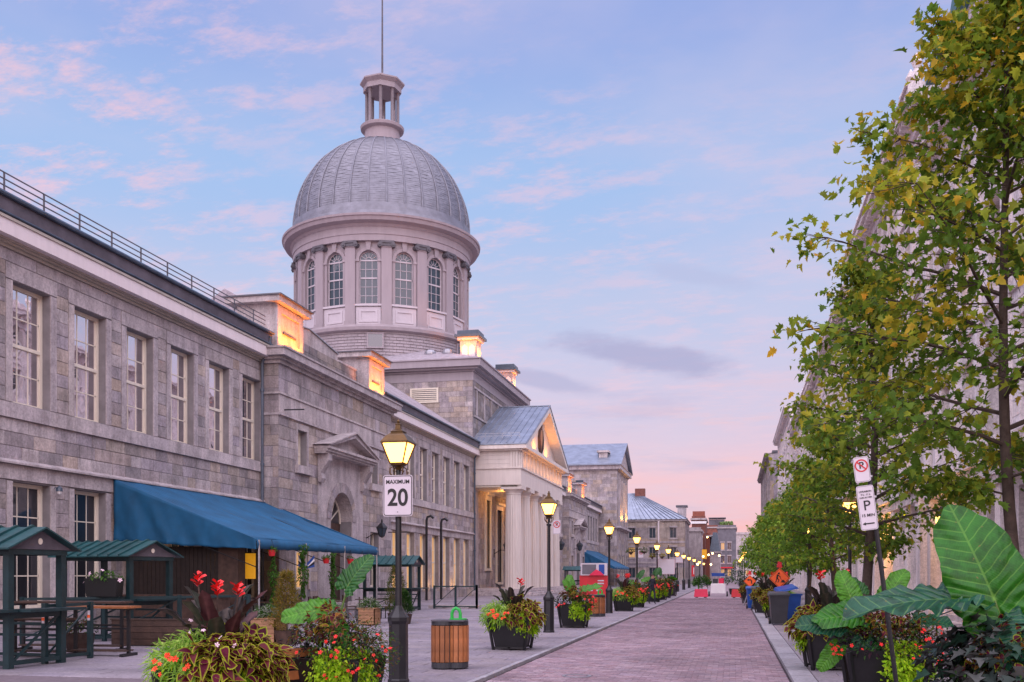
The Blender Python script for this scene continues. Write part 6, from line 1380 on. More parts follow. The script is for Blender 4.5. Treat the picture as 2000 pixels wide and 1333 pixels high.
# bench between the two nearest planters
t = thing('bench', 'brown slatted wooden bench end between the two nearest left planters', 'bench', (-5.05, 10.2, 0), R(62))
for i in range(3): inst('back_slat', MB().box(-.75, .0, .50+i*.125, .75, .03, .60+i*.125).mesh('back_slat', 'orangewood'), t, (0,-.0+i*.02,0))
for i in range(4): inst('seat_slat', MB().box(-.75, -.42+i*.105, .42, .75, -.33+i*.105, .45).mesh('seat_slat', 'orangewood'), t, (0,0,0))
for x in (-.62, .62): inst('frame', MB().bar((x, -.4, 0), (x, -.36, .42), .05, .05).bar((x, .0, 0), (x, .02, .42), .05, .05).bar((x, .03, .42), (x, .08, .9), .04, .05).bar((x, -.4, .4), (x, .03, .4), .05, .04).mesh('frame', 'black'), t, (0,0,0))

# ================================================================== awnings
def awning(label, y0, y1, xf=-14.8, zt=4.85, zf=2.85, side_drop=True, name='awning', lit=True):
    t = thing(name, label, 'awning', (-19.9, y0, 0)); O = (-19.9, y0, 0); nx, ny = 18, 264 if y0 < 100 else 60
    def surf(u, v):
        x = -19.9+(xf+19.9)*u; y = y0+(y1-y0)*v; z = zt+(zf-zt)*u-.045*(1-abs(math.sin(v*44*math.pi))**.5)*min(1, math.sin(u*math.pi)*3+.3)-.08*math.sin(u*math.pi)+.03*noise.noise((x*1.2, y*1.0, 3)); return (x, y, z)
    vs = [surf(i/nx, j/ny) for j in range(ny+1) for i in range(nx+1)]
    fs = [(j*(nx+1)+i, j*(nx+1)+i+1, (j+1)*(nx+1)+i+1, (j+1)*(nx+1)+i) for j in range(ny) for i in range(nx)]
    c = MB().add(vs, fs, .5); c = c.build('canopy', 'bluecloth', t, org=O, smooth=True); md = c.modifiers.new('thickness', 'SOLIDIFY'); md.thickness = .02
    # valance
    vs = []; m = 60
    for j in range(m+1):
        y = y0+(y1-y0)*j/m; w = .03*noise.noise((y*2.3, 0, 1)); vs += [(xf+.01, y, zf-.01), (xf+.05+w, y, zf-.18), (xf+.03+w*1.6, y, zf-.33+.02*noise.noise((y*3, 2, 2)))]
    v = MB().add(vs, [(j*3+k, j*3+k+1, j*3+k+4, j*3+k+3) for j in range(m) for k in range(2)], .5).build('valance', 'bluecloth', t, org=O, smooth=True); v.modifiers.new('thickness', 'SOLIDIFY').thickness = .012
    # hanging side curtains
    for yy, sg in ((y0, -1), (y1, 1)):
        nx2, nz = 46, 14; vs = []
        for i in range(nx2+1):
            u = i/nx2; x = -19.9+(xf+19.9)*u; top = zt+(zf-zt)*u-.02; bot = (2.78-.28*u+.05*noise.noise((x*2, 5, 0))) if sg < 0 else top-.35
            for k in range(nz+1):
                q = k/nz; z = top+(min(bot, top-.3)-top)*q; f_ = .11*q**.7*noise.noise((x*1.9-q*1.2*(1-u)*2.2, z*.5, 7))+.05*q*noise.noise((x*5.5-q*2*(1-u), z*.9, 2)); vs.append((x, yy+sg*.02+f_, z))
        cc = MB().add(vs, [(i*(nz+1)+k, i*(nz+1)+k+1, (i+1)*(nz+1)+k+1, (i+1)*(nz+1)+k) for i in range(nx2) for k in range(nz)], .5).build('side_curtain', 'bluecloth', t, org=O, smooth=True); cc.modifiers.new('thickness', 'SOLIDIFY').thickness = .01
    n = max(3, int((y1-y0)/2.9)+1)
    for k in range(n):
        y = y0+.15+(y1-y0-.3)*k/(n-1); MB().tube([(xf+.02, y, 0), (xf+.02, y, zf-.05)], .035, 8).build('post', 'steel', t, org=O)
        MB().bar((-19.85, y, zt-.12), (xf, y, zf-.12), .05, .05).bar((-17, y, 2.7), (xf+.02, y, 1.9), .03, .03).build('rafter', 'black', t, org=O)
    m = MB(); m.bar((xf, y0, zf-.1), (xf, y1, zf-.1), .05, .05); m.build('front_rail', 'black', t, org=O); return t
awning('large blue canvas awning over the left restaurant terrace', 29.2, 40.3)
awning('smaller blue canvas awning far down the market hall front', 131.4, 150.5, xf=-15.2, zt=5.1, zf=2.7)
# terrace contents
def mk_shade_screen():  # dark boards added where the terrace lies open and in shade
    t = thing('shade_screen', 'added near black boards standing in for the shaded interior beside the brown terrace pier', 'screen', (-18.2, 29.9, 0))
    for i in range(22):
        x = -19.85+i*.155; MB().box(x, 29.85, .1, x+.14, 29.9, 2.62).build('board', 'shadeboards', t)
    MB().box(-19.85, 29.9, .1, -16.4, 29.98, .2).box(-19.85, 29.9, 2.4, -16.4, 29.98, 2.5).build('rail', 'brownwood', t)
    MB().box(-16.4, 29.7, 0, -15.7, 30.2, 2.7).build('pier', 'brownwood', t)
mk_shade_screen()
MB_t = thing('service_bar', 'low dark service counter with a row of amber glasses under the awning', 'bar counter', (-17.5, 28.9, 0))
MB().box(-19.2, 28.5, 0, -15.6, 29.0, 1.0).build('front', 'brownwood', MB_t); MB().box(-19.3, 28.4, 1.0, -15.5, 29.1, 1.05).build('counter_top', 'brownwood', MB_t)
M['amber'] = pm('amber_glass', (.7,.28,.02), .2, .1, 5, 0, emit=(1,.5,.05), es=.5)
for i in range(5):
    o = MB().lathe([(.07, 1.05), (.08, 1.2), (.07, 1.21)], 8, (-18.2+i*.5, 28.75)).build('drinking_glass', 'amber', org=(-18.2+i*.5, 28.75, 1.05)); o['label'] = ['leftmost', 'second from left', 'middle', 'second from right', 'rightmost'][i]+' amber glass of the row on the dark service counter'; o['category'] = 'glass'; o['group'] = 'amber glasses on the service counter'
def chair_set(x, y, lab, seatc='brownwood'):
    t = thing('terrace_table', 'square dark terrace table '+lab, 'table', (x, y, 0), random.uniform(-.3,.3), group='dark tables under the awning')
    inst('top', MB().box(-.4,-.4,.72,.4,.4,.75).mesh('top', 'brownwood'), t, (0,0,0)); inst('pedestal', MB().lathe([(.25,0),(.25,.03),(.04,.05),(.04,.72)], 12).mesh('pedestal', 'black'), t, (0,0,0))
    for k, (dx, dy) in enumerate(((-.75, 0), (.75, 0))):
        c = thing('terrace_chair', ('left' if k == 0 else 'right')+' chair at the dark terrace table '+lab, 'chair', (x+dx, y+dy, 0), (math.pi/2 if k == 0 else -math.pi/2)+random.uniform(-.4,.4), group='dark chairs under the awning')
        inst('seat', MB().box(-.2,-.2,.44,.2,.2,.47).mesh('seat', seatc), c, (0,0,0)); inst('backrest', MB().box(-.2,.18,.6,.2,.21,.9).mesh('backrest', seatc), c, (0,0,0))
        for sx in (-1, 1):
            for sy in (-1, 1): inst('leg', MB().bar((sx*.19, sy*.19, 0), (sx*.18, sy*.18, .9 if sy > 0 else .45), .03, .03).mesh('leg', 'black'), c, (0,0,0))
for i, (x, y) in enumerate(((-15.9, 31.6), (-15.9, 34.2), (-15.8, 36.8), (-18.0, 33.0), (-18.0, 36.2), (-13.9, 33.4), (-13.7, 36.4))): chair_set(x, y, ['nearest the added dark boards', 'second along the awning posts', 'at the far end of the awning posts', 'against the wall near the warm window', 'against the far wall', 'outside the posts, near the vines', 'outside the posts by the red pots'][i])
for i, (x, y, z) in enumerate(((-16.4, 31.0, 2.35), (-17.6, 33.5, 2.4), (-17.2, 37.5, 2.4), (-18.6, 31.5, 2.2))):
    o = MB().ball((x, y, z), .055, 1.2, 10, 6).build('pendant_bulb', 'bulb', org=(x, y, z)); o['label'] = ['warm bulb hanging near the awning post with the red pot', 'warm bulb hanging in the middle of the terrace', 'warm bulb hanging at the far side of the terrace', 'warm bulb hanging behind the added dark boards'][i]; o['category'] = 'light bulb'; MB().tube([(x, y, z), (x, y, z+.5)], .006, 4).build('cord', 'black', o, org=(x, y, z)); light('bulb_light', (x, y, z-.12), 12, (1,.55,.2), .05)
# gold banner on the terrace and hanging pots, vines, striped banner
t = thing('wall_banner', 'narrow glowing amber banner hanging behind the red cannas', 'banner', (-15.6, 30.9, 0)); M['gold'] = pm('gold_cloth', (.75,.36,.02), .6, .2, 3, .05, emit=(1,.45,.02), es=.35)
MB().box(-15.98, 30.6, 1.55, -15.55, 30.64, 2.4).build('cloth', 'gold', t); MB().bar((-16.05, 30.62, 2.42), (-15.5, 30.62, 2.42), .03, .03).build('rod', 'black', t)
for i, (x, y, z, lb) in enumerate(((-14.75, 30.2, 2.42, 'leftmost small red hanging pot, on the second awning post'), (-14.72, 34.6, 2.22, 'red hanging pot with trailing ivy below the middle of the awning front'), (-14.72, 37.0, 2.23, 'left of the two red hanging pots near the right awning corner'), (-14.72, 38.3, 2.23, 'rightmost red hanging pot under the awning corner'))):
    t = thing('hanging_pot', lb, 'flower pot', (x, y, z), group='red pots hanging under the blue awning')
    inst('pot', MB().lathe([(.09,-.12),(.135,.06),(.15,.08),(.13,.08),(.12,.02)], 16).mesh('pot', 'redpaint'), t, (0,0,0)); inst('hanger', MB().bar((.1,0,.06),(0,0,.42),.008,.008).bar((-.1,0,.06),(0,0,.42),.008,.008).mesh('hanger', 'black'), t, (0,0,0))
    n = 90 if i < 2 else 40; P, D, U = foliage_dome(n, (0,0,.08), .16, .16, .12); leaves(t, 'foliage', T_HEART, (P, D, U), .06, [(.05,.16,.02), (.09,.22,.03)])
def vine(label, x, y, z0, z1, r=.12, n=420):
    t = thing('climbing_vine', label, 'plant', (x, y, 0), group='ivy hanging on the awning posts'); a = rng.uniform(0, 2*math.pi, n); z = rng.uniform(z0, z1, n); rr = r*rng.uniform(.3, 1.2, n)*(.7+.5*np.sin(z*6+x))
    P = np.stack([rr*np.cos(a), rr*np.sin(a), z], 1); D = np.stack([np.cos(a), np.sin(a), -np.ones(n)*.8], 1)+rng.normal(0, .4, (n,3)); inst('foliage', scatter_mesh('foliage', T_HEART, P, D, .085*rng.uniform(.7, 1.2, n), pick(n, [(.05,.15,.02), (.08,.2,.03), (.12,.22,.03)]), pick(n, [(.05,.15,.02)])), t, (0,0,0))
    inst('stem', MB().tube([(.02,0,z0), (-.03,.03,(z0+z1)/2), (.01,0,z1)], .008, 4).mesh('stem', 'bark'), t, (0,0,0))
vine('ivy winding up the awning post next to the cone shrub', -14.7, 32.5, .9, 2.75, .17, 520); vine('ivy trailing from the red pot in the middle of the awning front', -14.6, 34.95, .7, 2.5, .14, 420); vine('thin ivy on the awning post left of the cedar box', -14.75, 30.3, .6, 2.3, .12, 300)
t = thing('striped_banner', 'small sagging blue, white and black banner under the awning', 'banner', (-14.9, 33.2, 2.1))
for k, mt in enumerate(('bluebin', 'white', 'signblack', 'bluebin')):
    vs = []; 
    for j in range(13): u = j/12; z = .30-.11*k-.34*math.sin(u*math.pi)+.09*k*math.sin(u*math.pi); vs += [(.05*math.sin(u*7), (u-.5)*1.3, z), (.05*math.sin(u*7)+.02, (u-.5)*1.3, z-.10)]
    o = inst('stripe', MB().add(vs, [(2*j, 2*j+1, 2*j+3, 2*j+2) for j in range(12)]).mesh('stripe', mt), t, (0,0,0)); o.modifiers.new('thickness', 'SOLIDIFY').thickness = .008
# ================================================================== green kiosks
def kiosk(label, loc, rz=0, L=2.5, W=1.5, full=True):
    t = thing('market_kiosk', label, 'kiosk', loc, rz, group='small green roofed market kiosks'); ze, zr = 2.16, 2.55
    for x in (-.08, -L+.08):
        for y in (.08, W-.08): inst('post', MB().box(x-.065, y-.065, 0, x+.065, y+.065, ze).mesh('post', 'green'), t, (0,0,0))
    m = MB(); m.box(-L, .0, ze-.1, 0, .07, ze+.02); m.box(-L, W-.07, ze-.1, 0, W, ze+.02); m.box(-.07, .07, ze-.1, 0, W-.07, ze+.02); m.box(-L, .07, ze-.1, -L+.07, W-.07, ze+.02); inst('eave_beam', m.mesh('eave_beam', 'green'), t, (0,0,0))
    npn = 8
    for sd in (0, 1):
        for i in range(npn):
            x0 = -L-.18+i*(L+.36)/npn; x1 = x0+(L+.36)/npn-.012; yb = -.2 if sd == 0 else W+.2
            b = MB().add([(x0, yb, ze-.02), (x1, yb, ze-.02), (x1, W/2, zr), (x0, W/2, zr), (x0, yb, ze+.01), (x1, yb, ze+.01), (x1, W/2, zr+.03), (x0, W/2, zr+.03)], [(0,3,2,1),(4,5,6,7),(0,1,5,4),(1,2,6,5),(2,3,7,6),(3,0,4,7)])
            b.bar((x0+.02, yb, ze+.03), (x0+.02, W/2, zr+.05), .045, .05); inst('roof_panel', b.mesh('roof_panel', 'greenroof'), t, (0,0,0))
    for x in (0, -L):
        inst('gable_board', MB().prism([(-.1, ze), (W+.1, ze), (W/2, zr-.03)], 'x', x-.02, x+.02).mesh('gable_board', 'darkfascia' if x == 0 else 'green'), t, (0,0,0))
    inst('gable_badge', MB().prism([(W/2+.06*math.cos(a)*(1.4 if int(a*3) % 2 else .9), ze+.15+.06*math.sin(a)) for a in np.linspace(0, 5.6, 9)], 'x', .02, .035).mesh('gable_badge', 'cream'), t, (0,0,0))
    inst('counter', MB().box(-L-.1, -.35, 1.02, .1, .12, 1.07).mesh('counter', 'green'), t, (0,0,0)); inst('counter', MB().box(-.12, .14, 1.02, .35, W+.1, 1.07).mesh('counter', 'green'), t, (0,0,0))
    inst('apron', MB().box(-L+.1, .03, .9, -.1, .07, 1.02).box(-.07, .1, .9, -.03, W-.1, 1.02).mesh('apron', 'green'), t, (0,0,0))
    for z in (.12, .5, .72): inst('rail', MB().box(-L+.1, W-.09, z, -.1, W-.05, z+.05).mesh('rail', 'green'), t, (0,0,0))
    inst('rail', MB().box(-L+.1, .02, .06, -.1, .08, .14).mesh('rail', 'green'), t, (0,0,0)); inst('rail', MB().box(-.09, .1, .06, -.03, W-.1, .14).mesh('rail', 'green'), t, (0,0,0))
    inst('brace', MB().bar((-.06, .15, .12), (-.06, W-.15, .95), .04, .04).mesh('brace', 'green'), t, (0,0,0)); inst('brace', MB().bar((-L+.15, .05, .12), (-.15, .05, .95), .04, .04).mesh('brace', 'green'), t, (0,0,0))
    return t
kiosk('nearest green kiosk at the left edge with a beige gable', (-12.6, 15.4, 0), R(-3))
kiosk('second green kiosk with a long ribbed roof in front of the blue curtain', (-14.95, 22.6, 0), R(-14), L=2.6)
kiosk('third green kiosk beyond the awning beside the green fence', (-14.5, 44.0, 0), 0, L=2.4)
kiosk('far green kiosk beside the second blue awning', (-15.6, 108, 0), 0, L=2.4)
def xfence(label, x0, y0, x1, y1, h=1.12, n=3, sticker=False):
    t = thing('barrier_fence', label, 'fence', (x0, y0, 0)); d = Vector((x1-x0, y1-y0, 0))
    for i in range(n+1):
        p = d*i/n; inst('post', MB().box(p.x-.045, p.y-.045, 0, p.x+.045, p.y+.045, h+.03).mesh('post', 'green'), t, (0,0,0))
        if sticker:
            inst('sticker', MB().box(p.x-.03, p.y-.051, h-.35, p.x+.03, p.y-.047, h-.15).mesh('sticker', 'signwhite'), t, (0,0,0)); inst('sticker', MB().box(p.x-.03, p.y-.053, h-.30, p.x+.03, p.y-.051, h-.24).mesh('sticker', 'signorange'), t, (0,0,0))
    for z in (.1, h-.02): inst('rail', MB().bar((0,0,z), (d.x, d.y, z), .05, .06).mesh('rail', 'green'), t, (0,0,0))
    for i in range(n):
        a, b = d*i/n, d*(i+1)/n; inst('brace', MB().bar((a.x, a.y, .12), (b.x, b.y, h-.05), .03, .03).mesh('brace', 'green'), t, (0,0,0))
    return t
xfence('low green braced rail in front of the nearest kiosk, with two small stickers', -12.75, 16.55, -12.7, 17.85, n=1, sticker=True)
xfence('green railing behind the tables near the second kiosk', -16.8, 21.0, -13.0, 25.2, n=3)
xfence('green railing running from the third kiosk towards the porch', -14.4, 47.3, -12.3, 47.6, n=2); xfence('short green railing end turning back to the wall', -12.3, 47.6, -13.2, 51.0, n=2)
for i, (x, y) in enumerate(((-13.6, 48.0),)):
    t = thing('stone_block', 'low stone block under the green railing by the third kiosk', 'stone', (x, y, 0)); inst('block', MB().box(-1.2,-.4,0,1.3,.5,.16).mesh('block', 'dressed'), t, (0,0,0)); inst('chip', MB().box(-.4,-.6,0,.9,-.42,.08).mesh('chip', 'dressed'), t, (0,0,0))
# tall tables and low tables on the left
def bar_table(label, loc, L, W, h, rz=0, top='orangewood'):
    t = thing('bar_table', label, 'table', loc, rz)
    for i in range(4): inst('top_board', MB().box(-L/2, -W/2+i*W/4+.004, h-.045, L/2, -W/2+(i+1)*W/4-.004, h).mesh('top_board', top), t, (0,0,0))
    for x in (-L/2+.12, L/2-.12):
        inst('leg', MB().box(x-.03,-.03,.05,x+.03,.03,h-.045).mesh('leg', 'black'), t, (0,0,0)); inst('foot', MB().box(x-.04,-W/2+.02,0,x+.04,W/2-.02,.06).box(x-.03,-W/2+.05,h-.09,x+.03,W/2-.05,h-.045).mesh('foot', 'black'), t, (0,0,0))
    inst('footrest', MB().box(-L/2+.12,-.02,.55,L/2-.12,.02,.59).mesh('footrest', 'black'), t, (0,0,0)); inst('base_plank', MB().box(-L/2+.1,-.16,.1,L/2-.1,.16,.13).mesh('base_plank', 'brownwood'), t, (0,0,0))
bar_table('high table with a varnished orange top at the left edge of the terrace', (-12.85, 18.45, 0), 1.45, .6, 1.04, .05)
bar_table('dark weathered high table behind the orange topped one', (-14.4, 19.6, 0), 2.6, .6, 1.10, .08, 'brownwood')
bar_table('low dark table with a pink strap behind the nearest kiosk', (-14.0, 18.0, 0), 1.5, .6, .8, -.1, 'brownwood')
t = thing('strap', 'thin pink strap lying along the low dark table', 'strap', (-13.9, 17.72, .8)); inst('band', MB().bar((-.55,0,.12),(.62,0,.16),.01,.05).mesh('band', 'pinkred'), t, (0,0,0))
t = thing('flower_trough', 'long black window box with white flowers on the second kiosk counter', 'planter', (-15.5, 22.35, 1.30)); inst('box', MB().add([(-.42,-.14,-.16),(.42,-.14,-.16),(.42,.14,-.16),(-.42,.14,-.16),(-.46,-.16,.3),(.46,-.16,.3),(.46,.16,.3),(-.46,.16,.3)], [(0,3,2,1),(4,5,6,7),(0,1,5,4),(1,2,6,5),(2,3,7,6),(3,0,4,7)]).mesh('box', 'signblack'), t, (0,0,0))
leaves(t, 'foliage', T_HEART, foliage_dome(160, (0,0,.28), .5, .2, .22), .07, [(.05,.15,.02), (.1,.22,.04)]); flowers(t, [(-.3,-.15,.42), (.05,-.15,.5), (-.5,-.1,.2), (.52,-.1,.25)], .05, 'petalpink'); inst('bracket', MB().box(-.4,-.02,-.28,.4,.05,-.16).mesh('bracket', 'green'), t, (0,0,0))
t = thing('timber_trough', 'long low dark timber planter trough in front of the terrace', 'planter', (-13.3, 21.45, 0), R(8))
for i in range(4): inst('board', MB().box(-1.15,-.25,.02+i*.15,1.25,-.22,.16+i*.15).mesh('board', 'brownwood'), t, (0,0,0))
for x in (-1.15, 1.22): inst('end_board', MB().box(x,-.22,.02,x+.03,.22,.62).mesh('end_board', 'brownwood'), t, (0,0,0))
inst('back_board', MB().box(-1.12,.22,.02,1.22,.25,.62).mesh('back_board', 'brownwood'), t, (0,0,0)); inst('capping', MB().box(-1.17,-.28,.62,1.27,-.2,.65).mesh('capping', 'brownwood'), t, (0,0,0)); inst('soil', MB().box(-1.12,-.22,.1,1.22,.22,.55).mesh('soil', 'soil'), t, (0,0,0))
t = thing('barrel_tub', 'round wooden half barrel with a small shrub under the tables', 'planter', (-14.0, 19.3, 0)); inst('barrel', MB().lathe([(.24,0),(.3,.2),(.32,.4),(.29,.4),(.28,.3)], 18).mesh('barrel', 'brownwood'), t, (0,0,0)); leaves(t, 'foliage', T_OVAL, foliage_dome(260, (0,0,.5), .4, .35, .3), .08, [(.03,.07,.015), (.12,.06,.02), (.05,.10,.02)])
# wall lanterns
def wall_lantern(label, x, y, z, s=1.0):
    t = thing('wall_lantern', label, 'lantern', (x, y, z), group='unlit lanterns on the market hall wall')
    t.scale = (s, s, s)
    inst('arm', MB().tube([(-.75,0,-.1), (-.4,0,.1), (0,0,.08), (0,0,0)], .02, 6).bar((-.75,0,-.3), (-.75,0,.15), .05, .05).mesh('arm', 'black'), t, (0,0,0))
    inst('roof', MB().lathe([(.28,.36),(.24,.42),(.1,.56),(.05,.6),(.04,.7),(.01,.76)], 6).mesh('roof', 'black'), t, (0,0,0)); inst('glazing', MB().lathe([(.12,.0),(.23,.36)], 6).mesh('glazing', 'glass_dim'), t, (0,0,0))
    m = MB()
    for k in range(6): a = 2*math.pi*k/6; m.bar((.125*math.cos(a), .125*math.sin(a), 0), (.24*math.cos(a), .24*math.sin(a), .36), .02, .02)
    m.lathe([(.02,-.08),(.13,-.02),(.13,.01)], 6); inst('frame', m.mesh('frame', 'black'), t, (0,0,0))
wall_lantern('dark lantern on the wall right of the arched doorway', -18.3, 50.5, 3.75, 1.2); wall_lantern('dark lantern on the wall by the porch doorway', -17.6, 78.0, 3.5, 1.5); wall_lantern('left of the two dark lanterns past the porch', -18.7, 110, 4.5, 1.6); wall_lantern('right of the two dark lanterns past the porch', -18.4, 122, 4.7, 1.6)
t = thing('wall_lamp', 'small bulkhead lamp on the wall between the two lower windows at the far left', 'lantern', (-19.8, 26.35, 4.2)); inst('shade', MB().lathe([(.02,.16),(.09,.1),(.1,0),(.07,0)], 10).bar((-.18,0,.1),(0,0,.12),.03,.03).mesh('shade', 'gutter'), t, (0,0,0)); inst('globe', MB().ball((0,0,-.03), .07, 1, 10, 6).mesh('globe', 'white'), t, (0,0,0))
# ================================================================== red stand, blocks, cart
t = thing('vending_stand', 'red shop stand with a photo panel on top beside the third lamp post', 'stand', (-9.7, 71, 0))
MB().box(-10.7, 70.9, .05, -8.7, 72.2, 1.62).build('body', 'redpaint', t); MB().box(-10.6, 70.8, 1.62, -8.7, 70.95, 2.5).build('photo_panel', 'signwhite', t)
MB().box(-10.5, 70.78, 1.7, -9.5, 70.8, 2.4).build('photo', 'greyslate', t); MB().box(-9.3, 70.78, 1.7, -8.9, 70.8, 2.4).build('photo', 'bluebin', t); MB().prism([(-10.0, 1.62), (-8.9, 1.62), (-9.2, 1.9), (-9.5, 2.05)], 'y', 70.7, 70.78).build('peak', 'pinkred', t)
for k, z in enumerate((1.2, 1.0)): MB().box(-9.4, 70.88, z, -8.95, 70.9, z+.09).build('printed_line', 'signwhite', t)
for k in range(3): MB().box(-10.4+k*.45, 70.88, .5, -10.2+k*.45, 70.9, .6).build('printed_line', 'signwhite', t)
def cblock(label, x, y, mat, w=.65):
    t = thing('concrete_block', label, 'barrier', (x, y, 0), group='painted blocks closing the street'); inst('block', MB().add([(-w,-.3,.06),(w,-.3,.06),(w,.3,.06),(-w,.3,.06),(-w+.06,-.24,.62),(w-.06,-.24,.62),(w-.06,.24,.62),(-w+.06,.24,.62)], [(0,3,2,1),(4,5,6,7),(0,1,5,4),(1,2,6,5),(2,3,7,6),(3,0,4,7)]).mesh('block', mat), t, (0,0,0)); inst('foot', MB().box(-w+.1,-.2,0,-w+.3,.2,.06).box(w-.3,-.2,0,w-.1,.2,.06).mesh('foot', 'greybin'), t, (0,0,0)); return t
cblock('crimson block at the left end of the street closure', -2.2, 73.5, 'pinkred', .5); cblock('red block at the right end of the street closure', .38, 73.5, 'redpaint', .45); cblock('second red block directly right of the first right hand one', 1.15, 74.0, 'redpaint', .3)
t = thing('service_cart', 'small white cart with a blue roof and pink box in the middle of the street', 'cart', (-1.05, 78, 0))
inst('body', MB().box(-.55,-.4,.25,.55,.9,.95).box(-.5,-.3,.95,.5,.8,1.0).mesh('body', 'white'), t, (0,0,0)); inst('roof', MB().box(-.5,-.35,1.72,.5,.8,1.8).box(-.48,-.32,1.55,.48,.75,1.72).mesh('roof', 'bluebin'), t, (0,0,0))
for x in (-.44, .42):
    for y in (-.3, .7): inst('roof_post', MB().box(x, y, .95, x+.04, y+.04, 1.72).mesh('roof_post', 'steel'), t, (0,0,0))
inst('load', MB().box(.05,-.3,1.0,.45,.2,1.4).mesh('load', 'pinkred'), t, (0,0,0)); inst('load', MB().box(-.4,-.2,1.0,-.02,.3,1.35).mesh('load', 'greybin'), t, (0,0,0))
for x in (-1, 1): inst('wheel', MB().tube([(x*.62,-.1,.2), (x*.74,-.1,.2)], .2, 14).mesh('wheel', 'black'), t, (0,0,0))
t = thing('shop_banner', 'tall yellow vertical banner on the far left house fronts', 'banner', (-5.2, 192, 0)); MB().box(-5.6, 191.9, 4.6, -4.7, 192, 6.4).build('cloth', 'gold', t); MB().bar((-6.0, 192, 6.45), (-4.6, 192, 6.45), .06, .06).build('rod', 'black', t)
t = thing('shop_banner', 'red and white flag hanging low beside the far left lamps', 'banner', (-5.0, 135, 0)); MB().box(-5.3, 134.9, 1.4, -4.9, 135, 2.9).build('cloth', 'redpaint', t); MB().box(-5.05, 134.85, 1.7, -4.95, 134.9, 2.6).build('white_patch', 'white', t); MB().tube([(-5.35, 135, 0), (-5.35, 135, 3)], .03, 6).build('pole', 'steel', t)
# hanging baskets on two lamp posts
for y_, lb in ((56.2, 'dark hanging flower basket pair on the fourth lamp post'), (71.5, 'golden lit hanging basket pair on the fifth lamp post')):
    t = thing('hanging_basket', lb, 'flower basket', (-5.22, y_-.02, 2.95)); inst('arm', MB().bar((-.4,0,.15),(.4,0,.15),.03,.03).mesh('arm', 'black'), t, (0,0,0))
    for x in (-.35, .35): inst('basket', MB().lathe([(.03,-.15),(.16,0),(.17,.03)], 10, (x, 0)).mesh('basket', 'brownwood'), t, (0,0,0)); leaves(t, 'foliage', T_OVAL, foliage_dome(110, (x,0,.05), .24, .24, .2), .1, [(.04,.09,.02), (.09,.12,.02)] if y_ < 60 else [(.4,.3,.03), (.2,.2,.03)])

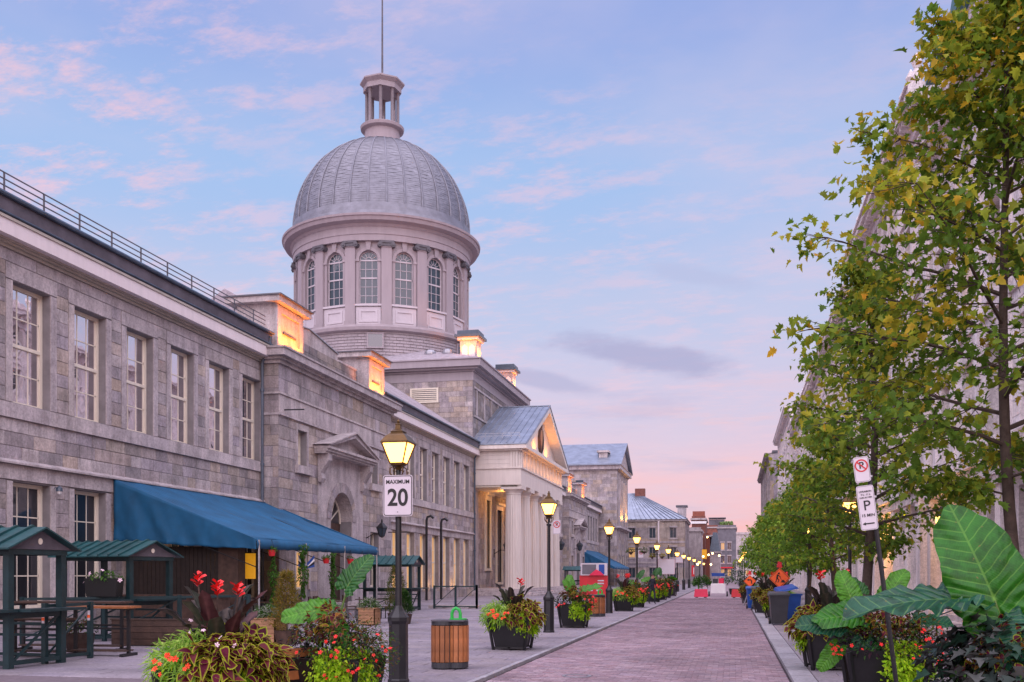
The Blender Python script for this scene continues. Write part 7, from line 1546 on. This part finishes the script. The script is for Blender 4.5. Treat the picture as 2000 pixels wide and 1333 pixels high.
# ================================================================== people (one continuous body grown from a skeleton)
def person(label, x, y, h, rz=0, top='cloth', arm_up=False, step=.12):
    t = thing('person', label, 'person', (x, y, 0), rz); k = h/1.75
    V = [(0,0,.95), (0,0,1.12), (0,-.01,1.32), (0,0,1.46), (0,-.02,1.54), (0,-.03,1.63), (0,-.03,1.72),
         (.10,0,.90), (.11,-step,.50), (.11,-step+.04,.09), (.11,-step-.10,.04), (-.10,0,.90), (-.11,step,.50), (-.11,step+.08,.09), (-.11,step-.06,.04),
         (.18,0,1.42), (.23,.03,1.16), (.21,-.10,.95), (.21,-.13,.87), (-.18,0,1.42), (-.24,.03,1.18), (-.17,-.18,1.12 if arm_up else .95), (-.10,-.24,1.25 if arm_up else .87)]
    E = [(0,1),(1,2),(2,3),(3,4),(4,5),(5,6),(0,7),(7,8),(8,9),(9,10),(0,11),(11,12),(12,13),(13,14),(3,15),(15,16),(16,17),(17,18),(3,19),(19,20),(20,21),(21,22)]
    Rr = [.15,.14,.16,.09,.055,.10,.085,.095,.065,.045,.04,.095,.065,.045,.04,.06,.045,.035,.035,.06,.045,.035,.035]
    me = bpy.data.meshes.new('body'); me.from_pydata([(a*k, b*k, c*k) for a, b, c in V], E, []); o = bpy.data.objects.new('body', me); COL.objects.link(o)
    o.modifiers.new('skin', 'SKIN'); 
    for i, r in enumerate(Rr): me.skin_vertices[0].data[i].radius = (r*k*.95, r*k*.8)
    me.skin_vertices[0].data[0].use_root = True; o.modifiers.new('sub', 'SUBSURF').levels = 2
    dg = bpy.context.evaluated_depsgraph_get(); dg.update(); m2 = bpy.data.meshes.new_from_object(o.evaluated_get(dg)); bpy.data.objects.remove(o)
    for m_ in (top, 'skin', 'signblack'): m2.materials.append(M[m_]) if m_ != top or not len(m2.materials) else None
    if m2.materials[0] is None: m2.materials[0] = M[top]
    names = [mm.name if mm else '' for mm in m2.materials]
    si = [i for i, mm in enumerate(m2.materials) if mm and mm == M['skin']][0]; ki = [i for i, mm in enumerate(m2.materials) if mm and mm == M['signblack']][0]
    for p in m2.polygons:
        c = p.center/k; p.use_smooth = True
        p.material_index = si if (c.z > 1.53 or (abs(c.x) > .17 and c.z < .92 and c.z > .8)) else (ki if c.z < .12 else 0)
    inst('body', m2, t, (0,0,0))
    inst('hair', MB().ball((0, .015*k, 1.70*k), .108*k, 1.05, 12, 8).mesh('hair', 'hair', smooth=True), t, (0,0,0)); inst('face', MB().ball((-.03*k,-.125*k,1.68*k), .012*k, 1, 6, 4).ball((.03*k,-.125*k,1.68*k), .012*k, 1, 6, 4).ball((0,-.135*k,1.645*k), .014*k, 1.4, 6, 4).mesh('face', 'skin'), t, (0,0,0))
person('person in dark clothes standing among the planters on the left kerb', -4.45, 57.2, 1.68, .6, arm_up=True)
person('second dark clothed person half hidden behind the left kerb planters', -4.9, 64.2, 1.7, 2.2)
# far greenery at the end of the street
t = thing('potted_palms', 'leafy green potted plants between the red block and the cart', 'plant', (-2.4, 82, 0)); inst('pot', MB().lathe([(.3,0),(.4,.5),(.36,.5)], 12).mesh('pot', 'potblack'), t, (0,0,0)); leaves(t, 'foliage', T_LANCE, foliage_dome(260, (0,0,.9), .7, .6, .6, down=-.4), .35, [(.03,.10,.02), (.06,.15,.02)])
t = thing('flowering_bushes', 'bushes with white and red flowers left of the bent arrow sign', 'plant', (.3, 86, 0)); inst('pot', MB().lathe([(.5,0),(.6,.5),(.55,.5)], 12).mesh('pot', 'potblack'), t, (0,0,0)); leaves(t, 'foliage', T_OVAL, foliage_dome(500, (0,0,1.2), 1.0, .8, 1.1), .2, [(.02,.06,.015), (.05,.12,.02), (.5,.5,.45)]);
